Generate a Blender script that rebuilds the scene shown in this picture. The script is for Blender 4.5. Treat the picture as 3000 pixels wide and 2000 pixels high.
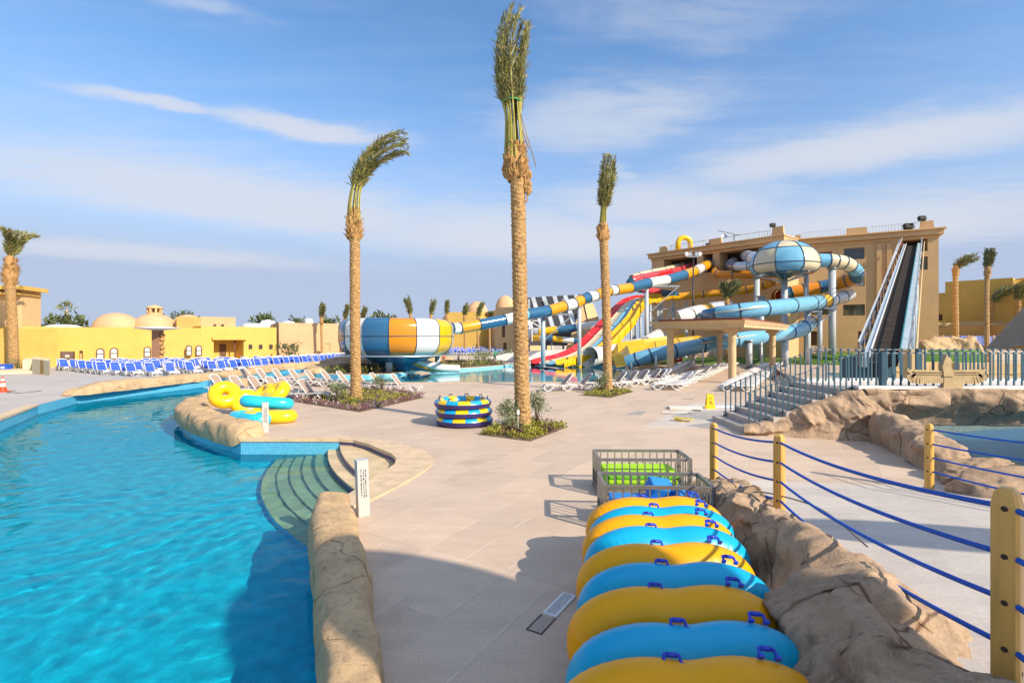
import bpy, bmesh, math, random
from mathutils import Vector, Matrix, noise, Euler
from mathutils.geometry import tessellate_polygon
R = random.Random(7)
scene = bpy.context.scene
C = scene.collection
for o_ in list(bpy.data.objects): bpy.data.objects.remove(o_)
# ------------------------------------------------------------------ camera, sky, sun, exposure
F, CAMH, YH = 1500.0, 3.0, 990.0          # focal length and horizon of the photograph (3000 px wide)
cam = bpy.data.objects.new('camera', bpy.data.cameras.new('camera')); C.objects.link(cam)
cam.location = (0, 0, CAMH); cam.rotation_euler = (math.pi/2, 0, 0)
cam.data.lens = 18.0; cam.data.sensor_width = 36.0; cam.data.shift_y = -10/3000
cam.data.clip_start = 0.05; cam.data.clip_end = 4000
scene.camera = cam
SUN_AZ, SUN_EL = math.radians(130), math.radians(32.5)
world = bpy.data.worlds.new("World"); scene.world = world; world.use_nodes = True
def build_sky():
    nt = world.node_tree; N = nt.nodes; L = nt.links
    sky = N.new('ShaderNodeTexSky'); sky.sky_type = 'NISHITA'; sky.sun_disc = False
    sky.sun_elevation = SUN_EL; sky.sun_rotation = SUN_AZ; sky.air_density = 1.0; sky.dust_density = 0.6; sky.ozone_density = 2.0
    tc = N.new('ShaderNodeTexCoord'); sep = N.new('ShaderNodeSeparateXYZ'); L.new(tc.outputs['Generated'], sep.inputs[0])
    def M(op, a, b=None, c=None):
        n = N.new('ShaderNodeMath'); n.operation = op
        for i, x in enumerate((a, b, c)):
            if x is None: continue
            if isinstance(x, (int, float)): n.inputs[i].default_value = x
            else: L.new(x, n.inputs[i])
        return n.outputs[0]
    def ramp(x, a, b):
        n = N.new('ShaderNodeMapRange'); n.interpolation_type = 'SMOOTHSTEP'; L.new(x, n.inputs[0])
        n.inputs[1].default_value = a; n.inputs[2].default_value = b; return n.outputs[0]
    def mix(f, a, b):
        n = N.new('ShaderNodeMix'); n.data_type = 'RGBA'; L.new(f, n.inputs[0])
        for i, x in ((6, a), (7, b)):
            if isinstance(x, tuple): n.inputs[i].default_value = (*x, 1)
            else: L.new(x, n.inputs[i])
        return n.outputs[2]
    z = sep.outputs[2]
    # a thin even veil low over the desert: the sky pales towards the horizon all the way round
    veil = M('MAXIMUM', M('MULTIPLY', M('SUBTRACT', 1.0, ramp(z, 0.10, 0.36)), 0.97), M('MULTIPLY', M('SUBTRACT', 1.0, ramp(z, 0.10, 0.50)), 0.72))
    tint = N.new('ShaderNodeVectorMath'); tint.operation = 'MULTIPLY'; L.new(sky.outputs[0], tint.inputs[0]); tint.inputs[1].default_value = (0.58, 0.76, 0.88)
    base = mix(veil, tint.outputs[0], (1.80, 2.12, 2.86))
    # cirrus on a high flat layer: streaks and banks with ragged edges
    den = M('MAXIMUM', z, 0.03)
    px = M('DIVIDE', sep.outputs[0], den); py = M('DIVIDE', sep.outputs[1], den)
    comb = N.new('ShaderNodeCombineXYZ'); L.new(px, comb.inputs[0]); L.new(py, comb.inputs[1])
    def noise_(vec, scale, det, rough=0.6, dist=0.0, color=False):
        t = N.new('ShaderNodeTexNoise'); t.inputs['Scale'].default_value = scale; t.inputs['Detail'].default_value = det
        t.inputs['Roughness'].default_value = rough; t.inputs['Distortion'].default_value = dist; L.new(vec, t.inputs[0]); return t.outputs[1 if color else 0]
    wn = noise_(comb.outputs[0], 1.3, 4, color=True)
    ctr = N.new('ShaderNodeVectorMath'); ctr.operation = 'SUBTRACT'; L.new(wn, ctr.inputs[0]); ctr.inputs[1].default_value = (0.5, 0.5, 0.5)
    sc = N.new('ShaderNodeVectorMath'); sc.operation = 'SCALE'; L.new(ctr.outputs[0], sc.inputs[0]); sc.inputs['Scale'].default_value = 0.55
    wv = N.new('ShaderNodeVectorMath'); wv.operation = 'ADD'; L.new(comb.outputs[0], wv.inputs[0]); L.new(sc.outputs[0], wv.inputs[1])
    def mapped(vec, loc, rot, scl, kind='POINT'):
        mp = N.new('ShaderNodeMapping'); mp.vector_type = kind; mp.inputs['Location'].default_value = (*loc, 0); mp.inputs['Rotation'].default_value = (0, 0, math.radians(rot)); mp.inputs['Scale'].default_value = (*scl, 1); L.new(vec, mp.inputs[0]); return mp.outputs[0]
    def bank(cx, cy, rot, a, b, amp):
        v = mapped(wv.outputs[0], (cx, cy), rot, (a, b), 'TEXTURE'); ln = N.new('ShaderNodeVectorMath'); ln.operation = 'LENGTH'; L.new(v, ln.inputs[0])
        return M('MULTIPLY', M('SUBTRACT', 1.0, ramp(ln.outputs['Value'], 0.15, 1.15)), amp)
    cov = None
    for q in ((-1.55, 2.22, 26, 0.46, 0.12, 0.9), (-0.98, 2.48, 24, 0.60, 0.20, 1.0), (-1.9, 3.85, 40, 2.8, 1.35, 1.0), (0.2, 5.2, 20, 3.0, 1.9, 1.0), (1.85, 2.72, -34, 1.4, 0.62, 1.0), (0.45, 2.35, -15, 0.75, 0.5, 0.7), (-0.92, 1.58, 25, 0.25, 0.09, 0.55), (3.0, 4.9, -30, 3.2, 2.0, 1.0), (0.65, 3.1, 50, 0.5, 0.12, 0.6), (0.5, 1.6, 10, 0.7, 0.3, 0.4), (-4.5, 6.0, 30, 3.0, 1.3, 0.8), (1.2, 3.9, 15, 1.5, 0.9, 0.9), (-2, -3.5, 20, 3, 1.4, 0.9), (3, -3, -20, 2.4, 1.2, 0.9), (0.2, 0.1, 35, 1.6, 0.8, 0.95), (-2.2, 0.4, 15, 1.4, 0.7, 0.8), (2.3, 0.2, -20, 1.3, 0.7, 0.8), (0.3, -1.6, 10, 1.8, 0.6, 0.8)):  # later banks, overhead and behind the camera, are added to whiten the fill
        bk = bank(*q); cov = bk if cov is None else M('MAXIMUM', cov, bk)
    streak = noise_(mapped(comb.outputs[0], (0, 0), -26, (0.8, 3.4)), 1.7, 9, 0.62, 0.8)
    fluff = noise_(comb.outputs[0], 3.2, 8, 0.65, 0.3)
    tex = M('ADD', M('MULTIPLY', streak, 0.65), M('MULTIPLY', fluff, 0.35))
    m = M('MULTIPLY', ramp(M('ADD', tex, M('MULTIPLY', M('SUBTRACT', cov, 0.55), 0.42)), 0.15, 0.62), M('ADD', 0.20, M('MULTIPLY', cov, 0.80)))
    m = M('MULTIPLY', m, ramp(z, 0.0, 0.07))
    col = mix(M('MULTIPLY', m, 0.86), base, (2.75, 2.88, 3.2))
    L.new(col, N['Background'].inputs[0]); N['Background'].inputs[1].default_value = 0.15
build_sky()
sun = bpy.data.objects.new('sun', bpy.data.lights.new('sun', 'SUN')); C.objects.link(sun)
sun.data.energy = 3.7; sun.data.angle = math.radians(0.6); sun.data.color = (1.0, 0.87, 0.69)
SUNV = Vector((math.sin(SUN_AZ)*math.cos(SUN_EL), math.cos(SUN_AZ)*math.cos(SUN_EL), math.sin(SUN_EL)))
sun.rotation_euler = SUNV.to_track_quat('Z', 'Y').to_euler(); sun.location = SUNV*60
vs = scene.view_settings
vs.view_transform = 'Standard'; vs.look = 'None'; vs.exposure = 0.8; vs.gamma = 1; vs.use_curve_mapping = False
scene.render.engine = 'CYCLES'
scene.cycles.max_bounces = 8; scene.cycles.transparent_max_bounces = 12; scene.cycles.caustics_reflective = False; scene.cycles.caustics_refractive = True
scene.cycles.use_denoising = True
# ------------------------------------------------------------------ helpers
def G(px, py, z=0.0):                      # a measured point of the photograph, on a level of known height
    Y = (CAMH - z)*F/(py - YH); return Vector(((px - 1500)/F*Y, Y, z))
def A(px, py, Y):                          # ... or at a known distance
    return Vector(((px - 1500)/F*Y, Y, CAMH - (py - YH)/F*Y))
def lerp(a, b, t): return a + (b - a)*t
class MB:
    def __init__(s): s.v = []; s.f = []; s.m = []; s.s = []; s.uv = None
    def add(s, vs_, fs, mat=0, smooth=False):
        o = len(s.v); s.v += [tuple(v) for v in vs_]
        for i, f in enumerate(fs):
            s.f.append([o + k for k in f]); s.m.append(mat[i] if isinstance(mat, list) else mat); s.s.append(smooth)
        return s
    def box(s, c, size, rot=None, mat=0, taper=1.0):
        hx, hy, hz = size[0]/2, size[1]/2, size[2]/2; vs_ = []
        for z in (-hz, hz):
            k = taper if z > 0 else 1.0
            for x, y in ((-hx, -hy), (hx, -hy), (hx, hy), (-hx, hy)): vs_.append(Vector((x*k, y*k, z)))
        if rot is not None:
            m = rot if isinstance(rot, Matrix) else Matrix.Rotation(rot, 3, 'Z')
            vs_ = [m @ v for v in vs_]
        c = Vector(c)
        return s.add([v + c for v in vs_], [(3, 2, 1, 0), (4, 5, 6, 7), (0, 1, 5, 4), (1, 2, 6, 5), (2, 3, 7, 6), (3, 0, 4, 7)], mat)
    def bar(s, p0, p1, w, h, mat=0, up=(0, 0, 1)):
        p0, p1 = Vector(p0), Vector(p1); d = p1 - p0; L = d.length
        if L < 1e-6: return s
        d /= L; u = Vector(up)
        if abs(d.dot(u)) > 0.98: u = Vector((0, 1, 0))
        x = d.cross(u).normalized(); z = x.cross(d).normalized()
        m = Matrix((x, d, z)).transposed()
        return s.box((p0 + p1)/2, (w, L, h), m, mat)
    def tube(s, path, r, n=8, mat=0, closed=False, caps=True, smooth=True, flat=1.0, a0=0.0, a1=None, up=None):
        P = [Vector(p) for p in path]; k = len(P); vs_ = []; fs = []; ms = []
        prev = None
        for i in range(k):
            if closed: t = P[(i+1) % k] - P[i-1]
            else: t = P[min(i+1, k-1)] - P[max(i-1, 0)]
            t.normalize()
            if up is not None: x = t.cross(Vector(up)).normalized()
            elif prev is None:
                ref = Vector((0, 0, 1)) if abs(t.z) < 0.9 else Vector((1, 0, 0)); x = t.cross(ref).normalized()
            else: x = (prev - t*prev.dot(t)).normalized()
            prev = x; y = x.cross(t).normalized()
            rr = r[i] if isinstance(r, (list, tuple)) else r
            full = a1 is None
            for j in range(n if full else n+1):
                a = (2*math.pi*j/n) if full else (a0 + (a1 - a0)*j/n)
                vs_.append(P[i] + (x*math.cos(a) + y*math.sin(a)*flat)*rr)
        w = n if a1 is None else n+1
        for i in range(k if closed else k-1):
            b = ((i+1) % k)*w
            for j in range(n):
                j2 = (j+1) % w if a1 is None else j+1
                fs.append((i*w + j, i*w + j2, b + j2, b + j)); ms.append(mat[i] if isinstance(mat, list) else mat)
        if caps and not closed and a1 is None:
            fs.append(tuple(range(n-1, -1, -1))); ms.append(ms[0]); fs.append(tuple((k-1)*n + j for j in range(n))); ms.append(ms[-2])
        return s.add(vs_, fs, ms, smooth)
    def cyl(s, p0, p1, r0, r1=None, n=12, mat=0, smooth=True):
        return s.tube([p0, p1], [r0, r0 if r1 is None else r1], n, mat, smooth=smooth)
    def lathe(s, prof, n=24, c=(0, 0, 0), mat=0, smooth=True, matf=None, capb=False, capt=False, rot=0.0):
        c = Vector(c); vs_ = []; fs = []; ms = []
        for r, z in prof:
            for j in range(n):
                a = 2*math.pi*j/n + rot; vs_.append(c + Vector((r*math.cos(a), r*math.sin(a), z)))
        for i in range(len(prof)-1):
            for j in range(n):
                j2 = (j+1) % n; fs.append((i*n + j, i*n + j2, (i+1)*n + j2, (i+1)*n + j)); ms.append(matf(i, j) if matf else mat)
        if capb: fs.append(tuple(range(n-1, -1, -1))); ms.append(mat)
        if capt: fs.append(tuple((len(prof)-1)*n + j for j in range(n))); ms.append(mat)
        return s.add(vs_, fs, ms, smooth)
    def prism(s, poly, z0, z1, mat=0):
        n = len(poly); vs_ = [(p[0], p[1], z0) for p in poly] + [(p[0], p[1], z1) for p in poly]
        return s.add(vs_, [tuple(range(n-1, -1, -1)), tuple(range(n, 2*n))] + [(i, (i+1) % n, n + (i+1) % n, n + i) for i in range(n)], mat)
    def extrude(s, pts, d, mat=0):           # a closed 3-D outline pushed along the vector d
        n = len(pts); d = Vector(d); vs_ = [Vector(p) for p in pts] + [Vector(p) + d for p in pts]
        return s.add(vs_, [tuple(range(n)), tuple(range(2*n-1, n-1, -1))] + [((i+1) % n, i, n + i, n + (i+1) % n) for i in range(n)], mat)
    def quad(s, a, b, c, d, mat=0): return s.add([a, b, c, d], [(0, 1, 2, 3)], mat)
    def build(s, name, mats, parent=None, loc=None, bevel=0.0, fix=False):
        me = bpy.data.meshes.new(name); me.from_pydata(s.v, [], s.f)
        if not isinstance(mats, (list, tuple)): mats = [mats]
        for m in mats: me.materials.append(m)
        me.polygons.foreach_set('material_index', s.m); me.polygons.foreach_set('use_smooth', s.s)
        if s.uv:
            ul = me.uv_layers.new(name='UVMap'); k = 0
            for p in me.polygons:
                for li in p.loop_indices: ul.data[li].uv = s.uv[k]; k += 1
        if fix or bevel:
            bm = bmesh.new(); bm.from_mesh(me)
            if fix: bmesh.ops.recalc_face_normals(bm, faces=bm.faces)
            if bevel: bmesh.ops.bevel(bm, geom=bm.edges[:], offset=bevel, segments=2, affect='EDGES', profile=0.6)
            bm.to_mesh(me); bm.free()
        me.update()
        o = bpy.data.objects.new(name, me); C.objects.link(o)
        if parent: o.parent = parent
        if loc is not None: o.location = loc
        return o
def thing(name, label, cat, loc=(0, 0, 0), rz=0.0, group=None):
    o = bpy.data.objects.new(name, None); C.objects.link(o); o.location = loc; o.rotation_euler = (0, 0, rz)
    o.empty_display_size = 0.2; o['label'] = label; o['category'] = cat
    if group: o['group'] = group
    return o
def tag(o, label, cat, group=None, kind=None):
    o['label'] = label; o['category'] = cat
    if group: o['group'] = group
    if kind: o['kind'] = kind
    return o
def struct(o, kind='structure', label=None):
    o['kind'] = kind
    if label: o['label'] = label
    return o
CH = {}
def copy_tree(o, parent=None):
    c = o.copy(); C.objects.link(c)
    if parent is not None: c.parent = parent
    for ch in list(o.children): copy_tree(ch, c)
    return c
def dup(o, parent=None, **kw):
    c = o.copy(); C.objects.link(c); c.parent = parent
    if 'loc' in kw: c.location = kw['loc']
    if 'rz' in kw: c.rotation_euler = (0, 0, kw['rz'])
    return c
ORD = ['first', 'second', 'third', 'fourth', 'fifth', 'sixth', 'seventh', 'eighth', 'ninth', 'tenth', 'eleventh', 'twelfth', 'thirteenth', 'fourteenth', 'fifteenth', 'sixteenth', 'seventeenth', 'eighteenth', 'nineteenth', 'twentieth', 'twenty-first', 'twenty-second', 'twenty-third', 'twenty-fourth', 'twenty-fifth', 'twenty-sixth', 'twenty-seventh', 'twenty-eighth', 'twenty-ninth', 'thirtieth'] + ['thirty-' + w for w in ('first', 'second', 'third', 'fourth', 'fifth', 'sixth', 'seventh', 'eighth', 'ninth')] + ['fortieth'] + ['forty-' + w for w in ('first', 'second', 'third', 'fourth', 'fifth', 'sixth', 'seventh', 'eighth', 'ninth')]
# ------------------------------------------------------------------ materials
def mat(name, col, rough=0.55, var=0.12, scale=3.0, bump=0.0, bscale=30.0, metal=0.0, coat=0.0, spec=0.5, col2=None, detail=5, coord='Object', stretch=None, trans=0.0, bdist=0.02, sheen=0):
    m = bpy.data.materials.new(name); m.use_nodes = True; nt = m.node_tree; N = nt.nodes; L = nt.links
    p = N['Principled BSDF']; p.inputs['Roughness'].default_value = rough; p.inputs['Metallic'].default_value = metal
    p.inputs['Coat Weight'].default_value = coat; p.inputs['Coat Roughness'].default_value = 0.08; p.inputs['Specular IOR Level'].default_value = spec
    tc = N.new('ShaderNodeTexCoord'); src = tc.outputs[coord]
    if coord == 'World':
        pass
    if stretch:
        mp = N.new('ShaderNodeMapping'); mp.inputs['Scale'].default_value = stretch; L.new(src, mp.inputs[0]); src = mp.outputs[0]
    t = N.new('ShaderNodeTexNoise'); t.inputs['Scale'].default_value = scale; t.inputs['Detail'].default_value = detail; t.inputs['Roughness'].default_value = 0.6
    L.new(src, t.inputs[0])
    cr = N.new('ShaderNodeValToRGB'); L.new(t.outputs[0], cr.inputs[0])
    c2 = col2 or tuple(min(1, c*(1 + var)) for c in col); c1 = tuple(c*(1 - var) for c in col)
    cr.color_ramp.elements[0].position = 0.32; cr.color_ramp.elements[1].position = 0.68
    cr.color_ramp.elements[0].color = (*c1, 1); cr.color_ramp.elements[1].color = (*c2, 1)
    L.new(cr.outputs[0], p.inputs['Base Color'])
    if bump:
        t2 = N.new('ShaderNodeTexNoise'); t2.inputs['Scale'].default_value = bscale; t2.inputs['Detail'].default_value = 6; L.new(src, t2.inputs[0])
        b = N.new('ShaderNodeBump'); b.inputs['Strength'].default_value = bump; b.inputs['Distance'].default_value = bdist
        L.new(t2.outputs[0], b.inputs['Height']); L.new(b.outputs[0], p.inputs['Normal'])
    m['ramp'] = cr.name
    return m
def nodes(m): return m.node_tree.nodes, m.node_tree.links
def rock_mat(name, col, scale=1.0, crack=0.35):
    m = mat(name, col, rough=0.85, var=0.16, scale=1.6*scale, bump=0.0, spec=0.25, coord='Object'); N, L = nodes(m); p = N['Principled BSDF']
    tc = [n for n in N if n.type == 'TEX_COORD'][0]; base = p.inputs['Base Color'].links[0].from_socket
    w = N.new('ShaderNodeTexNoise'); w.inputs['Scale'].default_value = 1.1*scale; w.inputs['Detail'].default_value = 4; L.new(tc.outputs['Object'], w.inputs[0])
    mx = N.new('ShaderNodeMix'); mx.data_type = 'VECTOR'; mx.inputs[0].default_value = 0.35; L.new(tc.outputs['Object'], mx.inputs[4]); L.new(w.outputs[1], mx.inputs[5])
    v = N.new('ShaderNodeTexVoronoi'); v.feature = 'DISTANCE_TO_EDGE'; v.inputs['Scale'].default_value = 1.5*scale; L.new(mx.outputs[1], v.inputs[0])
    mr = N.new('ShaderNodeMapRange'); mr.inputs[1].default_value = 0.0; mr.inputs[2].default_value = 0.022; L.new(v.outputs[0], mr.inputs[0])
    n2 = N.new('ShaderNodeTexNoise'); n2.inputs['Scale'].default_value = 0.9*scale; L.new(tc.outputs['Object'], n2.inputs[0])
    gate = N.new('ShaderNodeMapRange'); gate.inputs[1].default_value = 0.50; gate.inputs[2].default_value = 0.60; L.new(n2.outputs[0], gate.inputs[0])
    inv = N.new('ShaderNodeMath'); inv.operation = 'SUBTRACT'; inv.inputs[0].default_value = 1; L.new(mr.outputs[0], inv.inputs[1])
    mul = N.new('ShaderNodeMath'); mul.operation = 'MULTIPLY'; L.new(inv.outputs[0], mul.inputs[0]); L.new(gate.outputs[0], mul.inputs[1])
    # stained bands
    n3 = N.new('ShaderNodeTexNoise'); n3.inputs['Scale'].default_value = 7*scale; n3.inputs['Detail'].default_value = 8; n3.inputs['Roughness'].default_value = 0.7; L.new(tc.outputs['Object'], n3.inputs[0])
    st = N.new('ShaderNodeMapRange'); st.inputs[1].default_value = 0.52; st.inputs[2].default_value = 0.80; st.inputs[4].default_value = 0.6; L.new(n3.outputs[0], st.inputs[0])
    m1 = N.new('ShaderNodeMix'); m1.data_type = 'RGBA'; L.new(st.outputs[0], m1.inputs[0]); L.new(base, m1.inputs[6]); m1.inputs[7].default_value = (col[0]*0.62, col[1]*0.52, col[2]*0.42, 1)
    m2 = N.new('ShaderNodeMix'); m2.data_type = 'RGBA'; L.new(mul.outputs[0], m2.inputs[0]); L.new(m1.outputs[2], m2.inputs[6]); m2.inputs[7].default_value = (col[0]*crack, col[1]*crack*0.8, col[2]*crack*0.7, 1)
    L.new(m2.outputs[2], p.inputs['Base Color'])
    n4 = N.new('ShaderNodeTexNoise'); n4.inputs['Scale'].default_value = 55*scale; n4.inputs['Detail'].default_value = 6; n4.inputs['Roughness'].default_value = 0.8; L.new(tc.outputs['Object'], n4.inputs[0])
    g4 = N.new('ShaderNodeMapRange'); g4.inputs[1].default_value = 0.3; g4.inputs[2].default_value = 0.7; g4.inputs[3].default_value = 0.78; g4.inputs[4].default_value = 1.16; L.new(n4.outputs[0], g4.inputs[0])
    pit = N.new('ShaderNodeTexNoise'); pit.inputs['Scale'].default_value = 16*scale; pit.inputs['Detail'].default_value = 4; L.new(mx.outputs[1], pit.inputs[0])
    pm = N.new('ShaderNodeMapRange'); pm.inputs[1].default_value = 0.68; pm.inputs[2].default_value = 0.76; pm.inputs[3].default_value = 1.0; pm.inputs[4].default_value = 0.45; L.new(pit.outputs[0], pm.inputs[0])
    sm_ = N.new('ShaderNodeMapping'); sm_.inputs['Scale'].default_value = (11*scale, 11*scale, 1.6*scale); L.new(tc.outputs['Object'], sm_.inputs[0])
    sn = N.new('ShaderNodeTexNoise'); sn.inputs['Scale'].default_value = 1.0; sn.inputs['Detail'].default_value = 5; sn.inputs['Roughness'].default_value = 0.65; L.new(sm_.outputs[0], sn.inputs[0])
    sr = N.new('ShaderNodeMapRange'); sr.inputs[1].default_value = 0.50; sr.inputs[2].default_value = 0.72; sr.inputs[3].default_value = 1.04; sr.inputs[4].default_value = 0.66; L.new(sn.outputs[0], sr.inputs[0])
    gk0 = N.new('ShaderNodeMath'); gk0.operation = 'MULTIPLY'; L.new(g4.outputs[0], gk0.inputs[0]); L.new(pm.outputs[0], gk0.inputs[1])
    gk = N.new('ShaderNodeMath'); gk.operation = 'MULTIPLY'; L.new(gk0.outputs[0], gk.inputs[0]); L.new(sr.outputs[0], gk.inputs[1])
    vs4 = N.new('ShaderNodeVectorMath'); vs4.operation = 'SCALE'; L.new(m2.outputs[2], vs4.inputs[0]); L.new(gk.outputs[0], vs4.inputs['Scale']); L.new(vs4.outputs[0], p.inputs['Base Color'])
    a0 = N.new('ShaderNodeMath'); a0.operation = 'MULTIPLY_ADD'; L.new(n4.outputs[0], a0.inputs[0]); a0.inputs[1].default_value = 0.30; L.new(n3.outputs[0], a0.inputs[2])
    a1_ = N.new('ShaderNodeMath'); a1_.operation = 'MULTIPLY_ADD'; L.new(pm.outputs[0], a1_.inputs[0]); a1_.inputs[1].default_value = 0.35; L.new(a0.outputs[0], a1_.inputs[2])
    add = N.new('ShaderNodeMath'); add.operation = 'MULTIPLY_ADD'; L.new(mul.outputs[0], add.inputs[0]); add.inputs[1].default_value = -0.8; L.new(a1_.outputs[0], add.inputs[2])
    b = N.new('ShaderNodeBump'); b.inputs['Strength'].default_value = 0.75; b.inputs['Distance'].default_value = 0.035; L.new(add.outputs[0], b.inputs['Height']); L.new(b.outputs[0], p.inputs['Normal'])
    return m
def tile_mat(name, c1, c2, grout, size=0.045, rough=0.18):
    m = mat(name, c1, rough=rough, spec=0.6); N, L = nodes(m); p = N['Principled BSDF']
    uv = N.new('ShaderNodeUVMap'); br = N.new('ShaderNodeTexBrick'); L.new(uv.outputs[0], br.inputs[0])
    br.offset = 0.0; br.squash = 1.0
    br.inputs['Color1'].default_value = (*c1, 1); br.inputs['Color2'].default_value = (*c2, 1); br.inputs['Mortar'].default_value = (*grout, 1)
    br.inputs['Scale'].default_value = 1.0; br.inputs['Brick Width'].default_value = size; br.inputs['Row Height'].default_value = size; br.inputs['Mortar Size'].default_value = size*0.07; br.inputs['Bias'].default_value = 0.0
    L.new(br.outputs[0], p.inputs['Base Color'])
    return m
def deck_mat(name, col):
    m = mat(name, col, rough=0.62, var=0.05, scale=0.25, spec=0.35); N, L = nodes(m); p = N['Principled BSDF']
    tc = [n for n in N if n.type == 'TEX_COORD'][0]; base = p.inputs['Base Color'].links[0].from_socket
    s = N.new('ShaderNodeTexNoise'); s.inputs['Scale'].default_value = 34; s.inputs['Detail'].default_value = 8; s.inputs['Roughness'].default_value = 0.75; L.new(tc.outputs['Object'], s.inputs[0])
    mr = N.new('ShaderNodeMapRange'); mr.inputs[1].default_value = 0.3; mr.inputs[2].default_value = 0.7; mr.inputs[3].default_value = 0.80; mr.inputs[4].default_value = 1.14; L.new(s.outputs[0], mr.inputs[0])
    mp = N.new('ShaderNodeMapping'); mp.inputs['Scale'].default_value = (0.5, 2.2, 1); mp.inputs['Rotation'].default_value = (0, 0, 0.5); L.new(tc.outputs['Object'], mp.inputs[0])
    s2 = N.new('ShaderNodeTexNoise'); s2.inputs['Scale'].default_value = 1.6; s2.inputs['Detail'].default_value = 7; s2.inputs['Roughness'].default_value = 0.65; L.new(mp.outputs[0], s2.inputs[0])
    mr2 = N.new('ShaderNodeMapRange'); mr2.inputs[1].default_value = 0.3; mr2.inputs[2].default_value = 0.7; mr2.inputs[3].default_value = 0.90; mr2.inputs[4].default_value = 1.07; L.new(s2.outputs[0], mr2.inputs[0])
    rot = N.new('ShaderNodeMapping'); rot.inputs['Rotation'].default_value = (0, 0, -math.atan2(0.86, 0.51)); L.new(tc.outputs['Object'], rot.inputs[0])
    of = N.new('ShaderNodeVectorMath'); of.operation = 'ADD'; L.new(rot.outputs[0], of.inputs[0]); of.inputs[1].default_value = (-0.3 + 1.34*30, -4.77 + 0.67*60, 0)
    br = N.new('ShaderNodeTexBrick'); br.offset = 0.0; br.inputs['Scale'].default_value = 1.0; br.inputs['Brick Width'].default_value = 1.34; br.inputs['Row Height'].default_value = 0.67; br.inputs['Mortar Size'].default_value = 0.0
    br.inputs['Color1'].default_value = (0.93, 0.93, 0.93, 1); br.inputs['Color2'].default_value = (1.05, 1.05, 1.05, 1); L.new(of.outputs[0], br.inputs[0])
    s5 = N.new('ShaderNodeTexNoise'); s5.inputs['Scale'].default_value = 0.55; s5.inputs['Detail'].default_value = 9; s5.inputs['Roughness'].default_value = 0.68; s5.inputs['Distortion'].default_value = 0.8; L.new(tc.outputs['Object'], s5.inputs[0])
    m5 = N.new('ShaderNodeMapRange'); m5.inputs[1].default_value = 0.55; m5.inputs[2].default_value = 0.70; m5.inputs[3].default_value = 1.0; m5.inputs[4].default_value = 0.86; L.new(s5.outputs[0], m5.inputs[0])
    k0 = N.new('ShaderNodeMath'); k0.operation = 'MULTIPLY'; L.new(mr.outputs[0], k0.inputs[0]); L.new(m5.outputs[0], k0.inputs[1])
    k1 = N.new('ShaderNodeMath'); k1.operation = 'MULTIPLY'; L.new(k0.outputs[0], k1.inputs[0]); L.new(br.outputs[0], k1.inputs[1])
    k = N.new('ShaderNodeMath'); k.operation = 'MULTIPLY'; L.new(k1.outputs[0], k.inputs[0]); L.new(mr2.outputs[0], k.inputs[1])
    vm = N.new('ShaderNodeVectorMath'); vm.operation = 'SCALE'; L.new(base, vm.inputs[0]); L.new(k.outputs[0], vm.inputs['Scale'])
    L.new(vm.outputs[0], p.inputs['Base Color'])
    b = N.new('ShaderNodeBump'); b.inputs['Strength'].default_value = 0.25; b.inputs['Distance'].default_value = 0.004; L.new(s.outputs[0], b.inputs['Height']); L.new(b.outputs[0], p.inputs['Normal'])
    return m
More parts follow.
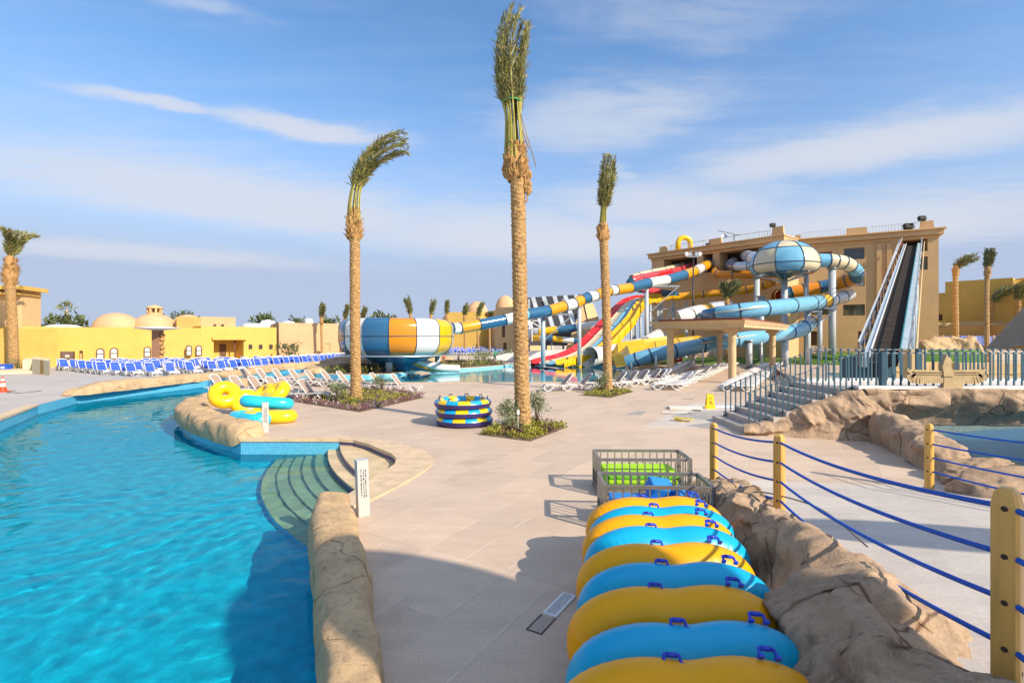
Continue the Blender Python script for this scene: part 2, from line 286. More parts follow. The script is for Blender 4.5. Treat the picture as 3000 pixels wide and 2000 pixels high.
def water_mat(name, tint, scale=1.0, bump=0.25, stretch=(1, 1, 1), rot=0.0, gloss=(0.95, 0.97, 1.0)):
    m = bpy.data.materials.new(name); m.use_nodes = True; N, L = nodes(m); N.remove(N['Principled BSDF']); out = [n for n in N if n.type == 'OUTPUT_MATERIAL'][0]
    tc = N.new('ShaderNodeTexCoord'); mp = N.new('ShaderNodeMapping'); mp.inputs['Scale'].default_value = stretch; mp.inputs['Rotation'].default_value = (0, 0, rot); L.new(tc.outputs['Object'], mp.inputs[0])
    h = None
    for sc, w, dist in ((1.1*scale, 0.55, 1.0), (3.6*scale, 0.30, 1.4), (11*scale, 0.15, 0.5)):
        t = N.new('ShaderNodeTexNoise'); t.inputs['Scale'].default_value = sc; t.inputs['Detail'].default_value = 3; t.inputs['Distortion'].default_value = dist; L.new(mp.outputs[0], t.inputs[0])
        q = N.new('ShaderNodeMath'); q.operation = 'MULTIPLY_ADD'; L.new(t.outputs[0], q.inputs[0]); q.inputs[1].default_value = w
        if h is None: q.inputs[2].default_value = 0
        else: L.new(h, q.inputs[2])
        h = q.outputs[0]
    b = N.new('ShaderNodeBump'); b.inputs['Strength'].default_value = bump; b.inputs['Distance'].default_value = 0.25; L.new(h, b.inputs['Height'])
    geo = N.new('ShaderNodeNewGeometry'); dt = N.new('ShaderNodeVectorMath'); dt.operation = 'DOT_PRODUCT'; b2 = N.new('ShaderNodeBump'); b2.inputs['Strength'].default_value = bump*0.3; b2.inputs['Distance'].default_value = 0.25; L.new(h, b2.inputs['Height']); L.new(geo.outputs['Incoming'], dt.inputs[0]); L.new(b2.outputs[0], dt.inputs[1])
    def MM(op, x, y):
        n = N.new('ShaderNodeMath'); n.operation = op
        for i, q_ in enumerate((x, y)):
            if isinstance(q_, (int, float)): n.inputs[i].default_value = q_
            else: L.new(q_, n.inputs[i])
        return n.outputs[0]
    fre = MM('ADD', MM('MULTIPLY', MM('POWER', MM('SUBTRACT', 1.0, MM('ABSOLUTE', dt.outputs['Value'], 0)), 5.0), 0.98), 0.02)   # same reflectance from either side of the surface
    tr = N.new('ShaderNodeBsdfTransparent'); tr.inputs[0].default_value = (*tint, 1)
    gl = N.new('ShaderNodeBsdfGlossy'); gl.inputs['Roughness'].default_value = 0.03; gl.inputs[0].default_value = (*gloss, 1); L.new(b.outputs[0], gl.inputs['Normal'])
    mx = N.new('ShaderNodeMixShader'); L.new(fre, mx.inputs[0]); L.new(tr.outputs[0], mx.inputs[1]); L.new(gl.outputs[0], mx.inputs[2]); L.new(mx.outputs[0], out.inputs[0])
    return m
M_deck = deck_mat('pale_paving', (0.59, 0.452, 0.340))
M_deckfar = deck_mat('white_paving', (0.50, 0.455, 0.42))
M_white_floor = deck_mat('white_floor_paint', (0.58, 0.515, 0.45))
M_joint = mat('joint_grout', (0.66, 0.56, 0.46), rough=0.8)
M_sand = mat('sand', (0.52, 0.43, 0.33), rough=0.9, scale=0.3, var=0.15, bump=0.3, bscale=3)
M_coping = mat('coping_stone', (0.62, 0.46, 0.29), rough=0.6, scale=2.5, var=0.16, bump=0.25, bscale=18, bdist=0.008)
M_step = mat('step_stone', (0.62, 0.47, 0.27), rough=0.55, scale=1.6, var=0.2, bump=0.2, bscale=14, bdist=0.006)
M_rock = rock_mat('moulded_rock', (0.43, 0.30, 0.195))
M_rock_y = rock_mat('tan_rock', (0.56, 0.385, 0.215), 1.2, 0.6)  # orange-tan rock colour
M_tile = tile_mat('turquoise_mosaic', (0.05, 0.33, 0.55), (0.085, 0.45, 0.66), (0.22, 0.52, 0.66))
M_tile_light = tile_mat('pale_blue_mosaic', (0.16, 0.44, 0.56), (0.24, 0.52, 0.62), (0.35, 0.56, 0.63), 0.06)
M_tile_navy = tile_mat('violet_mosaic', (0.06, 0.045, 0.16), (0.10, 0.075, 0.22), (0.13, 0.11, 0.22), 0.06)
M_floor = mat('pool_floor_mosaic', (0.001, 0.54, 0.86), rough=0.6, scale=5, var=0.20, detail=5, col2=(0.002, 0.64, 0.94))
M_floor_pale = mat('pool_floor_pale', (0.10, 0.44, 0.60), rough=0.6, scale=4, var=0.12)
M_floor_deep = mat('pool_floor_slate', (0.05, 0.16, 0.29), rough=0.6, scale=2, var=0.2)
M_water = water_mat('river_water', (0.72, 0.97, 0.98), 1.3, 0.26, (1, 1.6, 1), 0.35, (0.42, 0.72, 0.82))
M_water_calm = water_mat('calm_pool_water', (0.80, 0.96, 0.97), 0.6, 0.018, (0.4, 1, 1))
M_water_right = water_mat('shaded_pool_water', (0.70, 0.95, 0.98), 2.0, 0.4, (1, 1.5, 1), 0.0, (0.30, 0.52, 0.78))
# ------------------------------------------------------------------ outlines of the three pools
RIVER = [(-0.75, -6), (-0.75, 0), (-0.95, 2), (-1.5, 3.9), (-2.2, 5.9), (-2.95, 7.6), (-3.35, 8.75), (-3.12, 9.57), (-2.90, 10.98), (-2.80, 11.55), (-2.74, 12.1), (-2.83, 12.68), (-3.1, 13.25), (-3.48, 13.7), (-4.0, 14.4), (-4.6, 14.95), (-5.1, 15.1),
         (-8.0, 15.1), (-9.3, 16.1), (-10.6, 17.2), (-12.0, 18.7), (-13.2, 20.3), (-14.1, 22.3), (-14.9, 25), (-16.2, 28), (-17.4, 31), (-17.6, 36), (-18.2, 42), (-18.5, 48.5), (-21.6, 48.5), (-21.2, 42), (-21.5, 36), (-22.2, 32), (-22.9, 27), (-21.3, 23), (-18.9, 18.9), (-16.5, 13.5), (-14.6, 8), (-14, 0), (-14, -6)]
SPLASH = [(-15.4, 36.2), (-12, 34.7), (0, 34.6), (6.6, 35.0), (8.9, 37.8), (9.8, 43), (10.8, 49), (12.2, 54), (9.5, 56.5), (6, 57.5), (3, 60.5), (-3, 60), (-8, 56.5), (-13, 55), (-17.0, 50), (-17.1, 46), (-16.6, 40)]
LAGOON = [(11.2, 15.0), (11.0, 14.0), (10.7, 13.1), (10.35, 12.2), (10.2, 11.3), (11.0, 10.3), (13, 9.6), (20, 9.2), (40, 9), (40, 27), (22, 24), (13, 20.5)]
HOLES = [RIVER, SPLASH, LAGOON]
def sheet(name, outer, holes, z, m):
    loops = [[Vector((x, y, 0)) for x, y in outer]] + [[Vector((x, y, 0)) for x, y in h] for h in holes]
    flat = [v for l in loops for v in l]; tris = tessellate_polygon(loops)
    mb = MB(); fs = []
    for t in tris:
        a, b, c = (flat[i] for i in t)
        fs.append(tuple(t) if (b - a).cross(c - a).z > 0 else tuple(reversed(t)))
    mb.add([(v.x, v.y, z) for v in flat], fs); return mb.build(name, m)
def inside(p, poly):
    x, y = p; c = False; n = len(poly)
    for i in range(n):
        x1, y1 = poly[i]; x2, y2 = poly[i-1]
        if (y1 > y) != (y2 > y) and x < (x2 - x1)*(y - y1)/(y2 - y1) + x1: c = not c
    return c
def pool_wall(name, poly, z0, z1, m, a=0, b=None, closed=True, off=0.0):
    mb = MB(); mb.uv = []; u = 0.0; n = len(poly); b = n if b is None else b
    for i in range(a, b):
        p, q = Vector((*poly[i % n], 0)), Vector((*poly[(i+1) % n], 0)); l = (q - p).length
        mb.quad((p.x, p.y, z0), (q.x, q.y, z0), (q.x, q.y, z1), (p.x, p.y, z1)); mb.uv += [(u, z0), (u + l, z0), (u + l, z1), (u, z1)]; u += l
    return mb.build(name, m)
BIG = [(-1500, -300), (1500, -300), (1500, 2500), (-1500, 2500)]
ground = struct(sheet('ground', BIG, HOLES, -0.03, M_sand))
deck = struct(sheet('pool_deck', [(-60, -9), (60, -9), (60, 74), (-60, 74)], HOLES, 0.0, M_deck))
# light joint lines between the big slabs (thin strips 3 mm proud), family along the sight line of the drain and across it
jd = Vector((0.51, 0.86)); jn = Vector((0.86, -0.51))
def joints():
    mb = MB()
    def strip(a, b, w):
        d = (b - a).normalized(); n = Vector((-d.y, d.x))*w/2
        mb.quad((a.x - n.x, a.y - n.y, 0.003), (a.x + n.x, a.y + n.y, 0.003), (b.x + n.x, b.y + n.y, 0.003), (b.x - n.x, b.y - n.y, 0.003)[:3])
    def free(p): return not any(inside((p.x, p.y), h) for h in HOLES) and p.x < 11
    def run(o, d, length, w, gap):
        k = 0.0; rr = random.Random(int(o.x*97 + o.y*31))
        while k < length:
            if free(o + d*k) and free(o + d*(k+0.5)) and rr.random() > gap: strip(o + d*k, o + d*(k+0.5), w)
            k += 0.5
    for i in range(-26, 34): run(jn*(-4.77 + 0.67*i) - jd*6, jd, 40, 0.013, 0.22)
    for i in range(-4, 22): run(jd*(0.3 + 1.34*i) - jn*16, jn, 40, 0.006, 0.75)
    return mb
j_ = joints()
j_.f = [tuple(reversed(f)) for f in j_.f]
j_.build('joint_line', M_joint, deck)['kind'] = 'stuff'
far_deck = struct(sheet('terrace_paving', [(-70, 16), (-18.93, 18.95), (-21.32, 23), (-22.95, 27), (-22.25, 32), (-21.55, 36), (-21.25, 42), (-21.65, 48.6), (-14, 66), (-14, 74), (-70, 74)], [], 0.004, M_deckfar))
# pools: floor, wall and water
river_floor = struct(sheet('river_floor', RIVER, [], -1.35, M_floor))
splash_floor = struct(sheet('pool_floor', SPLASH, [], -0.75, M_floor_pale))
lagoon_floor = struct(sheet('lagoon_floor', LAGOON, [], -1.3, M_floor_deep))
WZ, WS, WL = -0.43, -0.16, -0.35

WAVES = [(5.2, 0.3, 0.0), (6.1, 2.0, 1.0), (7.7, -0.9, 2.0), (9.4, 1.2, 3.3), (11.2, 2.7, 0.6), (12.9, 0.0, 4.1), (14.6, -1.9, 5.0), (16.8, 1.7, 2.6), (19.0, 0.75, 1.7), (21.5, -0.4, 3.9)]
def ripple_sheet(name, poly, z, m):
    from mathutils.geometry import delaunay_2d_cdt
    n = len(poly); pts = [Vector(p) for p in poly]; edges = [(i, (i+1) % n) for i in range(n)]; rr = random.Random(3)
    def grid(x0, x1, y0, y1, st):
        y = y0
        while y < y1:
            x = x0
            while x < x1:
                q = Vector((x + rr.uniform(-.2, .2)*st, y + rr.uniform(-.2, .2)*st))
                if inside(q, poly): pts.append(q)
                x += st
            y += st
    grid(-15, 0, 3.2, 12.0, 0.085); grid(-15, 0, 12.0, 16.2, 0.12); grid(-23, 0, 16.2, 30, 0.22); grid(-23, 0, 30, 49, 0.6); grid(-15, 0, -6, 2.8, 0.8)
    v, e, f, *_ = delaunay_2d_cdt(pts, edges, [], 1, 1e-5); mb = MB(); vs_ = []
    for p in v:
        h = 0.0
        w1, w2 = noise.noise(Vector((p.x*0.35, p.y*0.35, 1.0))), noise.noise(Vector((p.x*0.35, p.y*0.35, 7.0)))
        for i_, (k, a, ph) in enumerate(WAVES): h += 0.0135/k*math.sin(k*((p.x + w1)*math.cos(a) + (p.y + w2)*math.sin(a)) + ph)
        h += 0.0045*noise.noise(Vector((p.x*2.3, p.y*2.3, 0.3))) + 0.0028*noise.noise(Vector((p.x*5.3, p.y*5.3, 5.3)))
        vs_.append((p.x, p.y, z + h))
    fs = []
    for t in f:
        for i in range(1, len(t)-1):
            a, b, c = v[t[0]], v[t[i]], v[t[i+1]]; cr = (b - a).cross(c - a); fs.append((t[0], t[i], t[i+1]) if cr > 0 else (t[0], t[i+1], t[i]))
    mb.add(vs_, fs, 0, True); return mb.build(name, m)
def glass_water(name, tint):
    m = bpy.data.materials.new(name); m.use_nodes = True; N, L = nodes(m); N.remove(N['Principled BSDF']); out = [n for n in N if n.type == 'OUTPUT_MATERIAL'][0]
    rf = N.new('ShaderNodeBsdfRefraction'); rf.inputs['Color'].default_value = (*tint, 1); rf.inputs['Roughness'].default_value = 0.0; rf.inputs['IOR'].default_value = 1.33
    gl = N.new('ShaderNodeBsdfGlossy'); gl.inputs['Roughness'].default_value = 0.0; gl.inputs[0].default_value = (0.34, 0.52, 0.62, 1)     # as through a polarising filter
    geo = N.new('ShaderNodeNewGeometry'); dt = N.new('ShaderNodeVectorMath'); dt.operation = 'DOT_PRODUCT'; L.new(geo.outputs['Incoming'], dt.inputs[0]); L.new(geo.outputs['Normal'], dt.inputs[1])
    def MM(op, x, y):
        n = N.new('ShaderNodeMath'); n.operation = op
        for i, q_ in enumerate((x, y)):
            if isinstance(q_, (int, float)): n.inputs[i].default_value = q_
            else: L.new(q_, n.inputs[i])
        return n.outputs[0]
    fre = MM('ADD', MM('MULTIPLY', MM('POWER', MM('SUBTRACT', 1.0, MM('ABSOLUTE', dt.outputs['Value'], 0)), 5.0), 0.98), 0.02)
    mx = N.new('ShaderNodeMixShader'); L.new(fre, mx.inputs[0]); L.new(rf.outputs[0], mx.inputs[1]); L.new(gl.outputs[0], mx.inputs[2]); L.new(mx.outputs[0], out.inputs[0]); return m
rw_ = ripple_sheet('river_water', RIVER, WZ, glass_water('river_water', (0.66, 0.97, 0.94))); struct(rw_)
rw_.cycles.is_caustics_caster = True; river_floor.cycles.is_caustics_receiver = True; sun.data.cycles.is_caustics_light = True
struct(sheet('pool_water', SPLASH, [], WS, M_water_calm)); struct(sheet('lagoon_water', LAGOON, [], WL, M_water_right))
for w__ in (pool_wall('river_wall', RIVER, -1.35, 0.0, M_tile, 16, 40), pool_wall('river_wall', RIVER, -1.35, 0.0, M_tile, 0, 7), pool_wall('step_bay_wall', RIVER, -1.35, 0.0, M_tile_navy, 7, 16)): struct(w__); w__.cycles.is_caustics_receiver = True
struct(pool_wall('pool_wall', SPLASH, -0.75, 0.0, M_tile_light)); struct(pool_wall('lagoon_wall', LAGOON, -1.3, 0.0, M_rock))
# raised coping along the tiled edges: separate stones
def coping(poly, a, b, w, piece, name, m, parent, side=1, h=0.035, wf=None):
    pts = []
    for i in range(a, b):
        p, q = Vector(poly[i % len(poly)]), Vector(poly[(i+1) % len(poly)]); k = max(1, int(round((q - p).length/0.18)))
        for j in range(k): pts.append(lerp(p, q, j/k))
    pts.append(Vector(poly[b % len(poly)]))
    cum = [0]
    for i in range(1, len(pts)): cum.append(cum[-1] + (pts[i] - pts[i-1]).length)
    nrm = []
    for i in range(len(pts)):
        t = (pts[min(i+2, len(pts)-1)] - pts[max(i-2, 0)]).normalized(); nrm.append(Vector((t.y, -t.x))*side)
    i = 0; T = cum[-1]
    while i < len(pts)-1:
        j = i
        while j < len(pts)-1 and cum[j] - cum[i] < piece: j += 1
        seg = list(range(i, j+1)); mb = MB(); W = w if wf is None else None
        inn, outp = [], []
        for s_ in seg:
            ww = w if wf is None else wf(cum[s_]/T)
            tt = (pts[min(s_+1, len(pts)-1)] - pts[max(s_-1, 0)]).normalized(); sh = tt*(0.004 if s_ == seg[0] else (-0.004 if s_ == seg[-1] else 0))
            inn.append(pts[s_] - nrm[s_]*0.035 + sh); outp.append(pts[s_] + nrm[s_]*ww + sh)
        ring = [(p.x, p.y) for p in inn] + [(p.x, p.y) for p in reversed(outp)]
        mb.prism(ring, -0.05, h + R.uniform(-0.003, 0.003)); mb.build(name, m, parent, fix=True); i = j
bay = thing('pool_coping', 'broad pale sandstone coping curving round the bay of pool steps', 'coping')
coping(RIVER, 6, 16, 0.6, 0.95, 'coping_stone', M_coping, bay, 1, wf=lambda t: 0.30 + 0.55*math.sin(math.pi*min(1, t*1.05))**0.8)
coping(RIVER, 16, 17, 0.32, 0.95, 'coping_stone', M_coping, bay, 1)
lc = thing('pool_coping', 'narrow sandstone coping on the straight far river bank beside the traffic cone', 'coping')
coping(RIVER, 34, 36, 0.40, 1.2, 'coping_stone', M_coping, lc, 1)
sc_ = thing('pool_coping', 'flat sandstone rim along the near edge of the slide pool', 'coping')
coping(SPLASH, 0, 4, 0.35, 2.5, 'coping_stone', M_coping, sc_, 1, h=0.02)
sf_ = thing('pool_coping', 'pale rim of the slide pool below the racing slide runouts', 'coping')
coping(SPLASH, 4, 17, 0.4, 3.0, 'coping_stone', M_coping, sf_, 1, h=0.03)
# ------------------------------------------------------------------ steps into the river
P_ = [(-5.08, 15.1), (-5.42, 15.1), (-5.76, 15.1), (-6.06, 15.1), (-6.36, 15.1), (-6.64, 15.1), (-6.92, 15.1)]
Q_ = [(-2.95, 11.1), (-2.98, 10.6), (-3.02, 10.15), (-3.07, 9.8), (-3.12, 9.5), (-3.2, 9.2), (-3.35, 8.8)]
Z_ = [-0.15, -0.29, -0.455, -0.60, -0.75, -0.90, -1.05]
steps = thing('pool_steps', 'curved sandstone steps leading down from the coping into the turquoise river', 'steps')
def arc(p, q, sag, n=18):
    p, q = Vector(p), Vector(q); d = q - p; nr = Vector((d.y, -d.x)).normalized(); out = []
    for i in range(n+1):
        t = i/n; out.append(p + d*t + nr*sag*4*t*(1-t))
    return out
M_step_riser = mat('dark_step_face', (0.26, 0.22, 0.17), rough=0.5, scale=6, var=0.2)  # darker than the treads, used on the submerged risers
for k in range(7):
    sag = 0.18 + 0.075*k; front = arc(P_[k], Q_[k], sag)
    if k == 0: back = [Vector(p) for p in RIVER[8:17]]; back = [Vector((-2.90, 10.98))] + back[1:]
    else: back = list(reversed([p - Vector((-0.03, -0.02)) for p in arc(P_[k-1], Q_[k-1], 0.18 + 0.075*(k-1))]))
    ring = front + back
    if k == 0: ring = front + [Vector(p) for p in RIVER[8:16]]
    mb = MB(); pl = [Vector((p.x, p.y, 0)) for p in ring]; tr = tessellate_polygon([pl]); fs = []
    for t in tr:
        a, b, c = (pl[i] for i in t); fs.append(tuple(t) if (b-a).cross(c-a).z > 0 else tuple(reversed(t)))
    mb.add([(p.x, p.y, Z_[k]) for p in pl], fs, 0)
    for i in range(len(front)-1):
        a, b = front[i], front[i+1]; t_ = 0.035
        mb.quad((a.x, a.y, Z_[k]), (a.x, a.y, Z_[k]-t_), (b.x, b.y, Z_[k]-t_), (b.x, b.y, Z_[k]), 0)
        mb.quad((a.x, a.y, Z_[k]-t_), (a.x, a.y, -1.35), (b.x, b.y, -1.35), (b.x, b.y, Z_[k]-t_), 1)
    mb.uv = None
    o = mb.build('step', [M_step, mat('riser_mosaic', (0.085, 0.065, 0.19), rough=0.3, scale=30, var=0.4) if k == 0 else (bpy.data.materials['riser_mosaic'] if k < 2 else M_floor if k == 6 else M_step_riser)], steps); o.cycles.is_caustics_receiver = True
# ------------------------------------------------------------------ moulded rock
def fbm(p, o=6): return noise.fractal(Vector(p), 1.0, 2.1, o)
def rock_sweep(path, prof, nseg, seed, amp, freq, ends=True):
    """path: list of (x, y, width, height, z0); prof: outline points (u in -1..1 across, v in 0..1 up)"""
    P = [Vector(p[:2]) for p in path]; cum = [0]
    for i in range(1, len(P)): cum.append(cum[-1] + (P[i] - P[i-1]).length)
    T = cum[-1]; mb = MB(); vs_ = []; fs = []; m = len(prof)
    def at(t):
        d = t*T
        for i in range(1, len(P)):
            if d <= cum[i] + 1e-9:
                k = (d - cum[i-1])/max(1e-9, cum[i] - cum[i-1]); a, b = path[i-1], path[i]
                return [lerp(a[j], b[j], k) for j in range(5)]
        return list(path[-1])
    for s in range(nseg+1):
        t = s/nseg; x, y, w, h, z0 = at(t); a, b = at(max(0, t-0.02)), at(min(1, t+0.02))
        d = Vector((b[0]-a[0], b[1]-a[1])).normalized(); n = Vector((d.y, -d.x)); e = 1.0
        if ends: e = min(1.0, (min(t, 1-t)*T/(w*0.45) + 0.02))**0.5
        for u, v in prof:
            p = Vector((x + n.x*u*w/2*(0.55 + 0.45*e), y + n.y*u*w/2*(0.55 + 0.45*e), z0 + h*v*e))
            q = Vector((p.x*freq + seed, p.y*freq, p.z*freq*1.3)); k = amp*(0.35 + 0.65*min(1, v*1.6))
            dv = Vector((fbm(q), fbm(q + Vector((31, 7, 3))), fbm(q + Vector((5, 57, 11)))*0.8))
            rd = 1 - abs(fbm(q*1.7 + Vector((9, 9, 9)), 4)); dv += Vector((n.x*u, n.y*u, 0.4))*(rd - 0.75)*0.55
            vs_.append(p + dv*k)
    for s in range(nseg):
        for j in range(m-1): fs.append((s*m + j, s*m + j + 1, (s+1)*m + j + 1, (s+1)*m + j))
    fs.append(tuple(range(m-1, -1, -1))); fs.append(tuple(nseg*m + j for j in range(m)))
    mb.add(vs_, fs, 0, True); return mb
def profile(kind, n=30):
    if kind == 'hump': return [(-1 + 0*i, 0) if i == 0 else ((1, 0) if i == n else (-math.cos(math.pi*i/n)*1.0, math.sin(math.pi*i/n)**0.55)) for i in range(n+1)]
    if kind == 'kerb':   # steep sides, flat top
        pts = [(-1.05, -0.55), (-1.08, -0.2), (-1.08, 0.2), (-1.02, 0.55), (-0.92, 0.8), (-0.75, 0.93), (-0.5, 0.98), (-0.25, 1.0), (0, 1.0), (0.25, 1.0), (0.5, 0.98), (0.72, 0.9), (0.86, 0.72), (0.94, 0.45), (0.98, 0.2), (1.0, 0)]
        return pts
def rock(name, path, kind, nseg, seed, amp, freq, m, label, cat='rock', ends=True):
    o = rock_sweep(path, profile(kind), nseg, seed, amp, freq, ends).build(name, m, fix=True)
    return tag(o, label, cat)
rock('rock_kerb', [(-3.08, 8.8, 0.50, 0.46, 0), (-2.72, 7.7, 0.68, 0.42, 0), (-1.98, 5.95, 0.62, 0.40, 0), (-1.33, 4.2, 0.50, 0.40, 0), (-0.62, 1.9, 0.55, 0.4, 0), (-0.3, 0.2, 0.55, 0.4, 0)], 'kerb', 130, 3.1, 0.055, 1.7, M_rock_y, 'long smooth sandy rock kerb between the dark river edge and the shaded paving')
rock('rock_kerb', [(-7.72, 15.32, 0.95, 0.42, 0), (-8.85, 16.25, 1.0, 0.42, 0), (-10.25, 17.45, 1.0, 0.42, 0), (-11.65, 18.95, 1.05, 0.4, 0), (-12.9, 20.6, 1.1, 0.38, 0), (-13.8, 22.5, 1.1, 0.36, 0), (-14.3, 25, 1.0, 0.42, 0), (-15.7, 28, 1.0, 0.5, 0), (-16.9, 31, 1.0, 0.5, 0), (-17.0, 34, 0.9, 0.45, 0)], 'kerb', 170, 8.8, 0.12, 1.7, M_rock_y, 'rugged rock kerb curling round the deck corner with the yellow tube pile')
rock('rock_kerb', [(-23.0, 26.4, 1.1, 0.36, 0), (-22.85, 28.5, 1.2, 0.55, 0), (-22.5, 32, 1.2, 0.55, 0), (-22.0, 36, 1.1, 0.5, 0), (-21.7, 42, 1.1, 0.5, 0), (-22.0, 48.5, 1.1, 0.55, 0), (-19.5, 54, 1.2, 0.6, 0), (-15, 60, 1.2, 0.6, 0)], 'kerb', 150, 14.2, 0.13, 1.1, M_rock_y, 'long golden rock kerb on the far river bank in front of the blue sunbeds')
rock('rock_kerb', [(-19.2, 17.4, 0.9, 0.45, 0), (-19.45, 18.35, 0.9, 0.5, 0), (-20.1, 19.4, 0.7, 0.36, 0)], 'hump', 30, 21.7, 0.12, 1.5, M_rock_y, 'small rounded boulder on the river coping at the photo left edge')
# rock wall beside the ring tubes
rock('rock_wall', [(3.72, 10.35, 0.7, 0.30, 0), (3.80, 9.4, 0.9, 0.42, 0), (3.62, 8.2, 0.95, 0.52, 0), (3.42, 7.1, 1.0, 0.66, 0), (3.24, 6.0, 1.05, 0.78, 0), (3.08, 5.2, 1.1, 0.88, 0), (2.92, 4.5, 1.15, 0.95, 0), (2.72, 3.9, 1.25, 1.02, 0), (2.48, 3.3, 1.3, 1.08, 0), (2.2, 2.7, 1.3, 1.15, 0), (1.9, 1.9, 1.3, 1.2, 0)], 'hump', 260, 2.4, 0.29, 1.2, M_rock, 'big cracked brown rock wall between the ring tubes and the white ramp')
def boulder(loc, size, seed, label, m=None, amp=0.3, rz=0.0, sub=5):
    bm = bmesh.new(); bmesh.ops.create_icosphere(bm, subdivisions=sub, radius=1)
    for v in bm.verts:
        q = v.co*1.1 + Vector((seed, seed*2, 0)); k = 1 + amp*fbm(q, 5) + amp*0.5*(0.6 - abs(fbm(q*1.6 + Vector((4, 4, 4)), 4)))
        c = v.co*k
        for ax in range(3): c[ax] = math.copysign(abs(c[ax])**0.82, c[ax])
        v.co = Vector((c.x*size[0], c.y*size[1], c.z*size[2]))
    for f in bm.faces: f.smooth = True
    me = bpy.data.meshes.new('boulder'); bm.to_mesh(me); bm.free(); me.materials.append(m or M_rock)
    o = bpy.data.objects.new('boulder', me); C.objects.link(o); o.location = loc; o.rotation_euler = (0, 0, rz)
    return tag(o, label, 'rock')
# ramp, white floor patches, kerb
mb = MB(); sl = 0.114; y0 = 10.2
mb.add([(3.7, y0, 0.008), (12, y0, 0.008), (12, -3, sl*(y0+3)), (1.6, -3, sl*(y0+3)), (2.45, 2.5, sl*(y0-2.5)), (3.3, 5.8, sl*(y0-5.8))], [(0, 5, 4, 3, 2, 1)])
struct(mb.build('white_ramp', M_white_floor, fix=True))
rp = MB()
poly = [(10.2*0.43, 10.85), (5.6, 10.75), (7.4, 10.45), (8.9, 10.7), (8.9, 10.15), (3.6, 10.15)]
rp.prism([(3.9, 10.15), (8.8, 10.15), (8.9, 10.35), (7.0, 10.5), (5.4, 10.8), (4.1, 10.75)], 0.0, 0.005); struct(rp.build('white_paint_edge', M_white_floor))
mb = MB(); pts = [G(1885, 1250), G(2070, 1252), G(2180, 1256), G(2185, 1235), G(2260, 1180), G(2030, 1180)]
mb.prism([(p.x, p.y) for p in pts], 0.0, 0.006); struct(mb.build('white_floor', M_white_floor))
M_yellow = mat('yellow_plaster', (0.66, 0.42, 0.105), rough=0.85, scale=0.6, var=0.07, spec=0.2, bump=0.15, bscale=6)
M_peach = mat('peach_plaster', (0.60, 0.385, 0.215), rough=0.85, scale=0.6, var=0.07, spec=0.2, bump=0.15, bscale=6)
M_orange = mat('ochre_plaster', (0.60, 0.34, 0.11), rough=0.85, scale=0.6, var=0.08, spec=0.2)
M_tan = mat('tan_plaster', (0.62, 0.40, 0.20), rough=0.85, scale=0.5, var=0.07, spec=0.2, bump=0.12, bscale=4)
M_tan_l = mat('cream_plaster', (0.60, 0.42, 0.22), rough=0.85, scale=0.6, var=0.06, spec=0.2)
M_cream = mat('cream_render', (0.74, 0.66, 0.50), rough=0.8, scale=0.6, var=0.05)
M_white = mat('white_paint', (0.72, 0.71, 0.68), rough=0.5, var=0.04)
M_dark = mat('interior_shade', (0.03, 0.025, 0.022), rough=0.8)  # near-black colour standing in for shade inside openings
M_brown = mat('brown_wood', (0.13, 0.06, 0.03), rough=0.6, scale=4, var=0.3)
M_redroof = mat('red_roof', (0.28, 0.12, 0.08), rough=0.8, var=0.2)
M_glass = mat('window_glass', (0.05, 0.06, 0.06), rough=0.06, spec=0.8, var=0.3, scale=0.4)
M_blind = mat('pale_blind', (0.55, 0.60, 0.56), rough=0.3, var=0.1, spec=0.6)
M_yard_reflection = mat('painted_yard_reflection', (0.12, 0.12, 0.05), rough=0.1, spec=0.7, scale=0.6, var=0.6)  # mottled olive pane colour stands in for the yard's reflection
M_steel = mat('galvanised_steel', (0.42, 0.45, 0.46), rough=0.35, metal=0.75, scale=3, var=0.1)
M_rail = mat('pale_railing', (0.55, 0.60, 0.62), rough=0.4)
M_black = mat('black_metal', (0.02, 0.02, 0.022), rough=0.45)
M_grey = mat('grey_metal', (0.20, 0.21, 0.21), rough=0.45)
def U(px, P, Q):
    P, Q = Vector(P), Vector(Q); k = (px - 1500)/F; d = Q - P
    t = (k*P.y - P.x)/(d.x - k*d.y); return t*d.length, P.y + d.y*t
def frect(P, Q, px0, py0, px1, py1):
    u0, Y0 = U(px0, P, Q); u1, Y1 = U(px1, P, Q); Y = (Y0 + Y1)/2
    return u0, u1, CAMH - (py1 - YH)/F*Y, CAMH - (py0 - YH)/F*Y
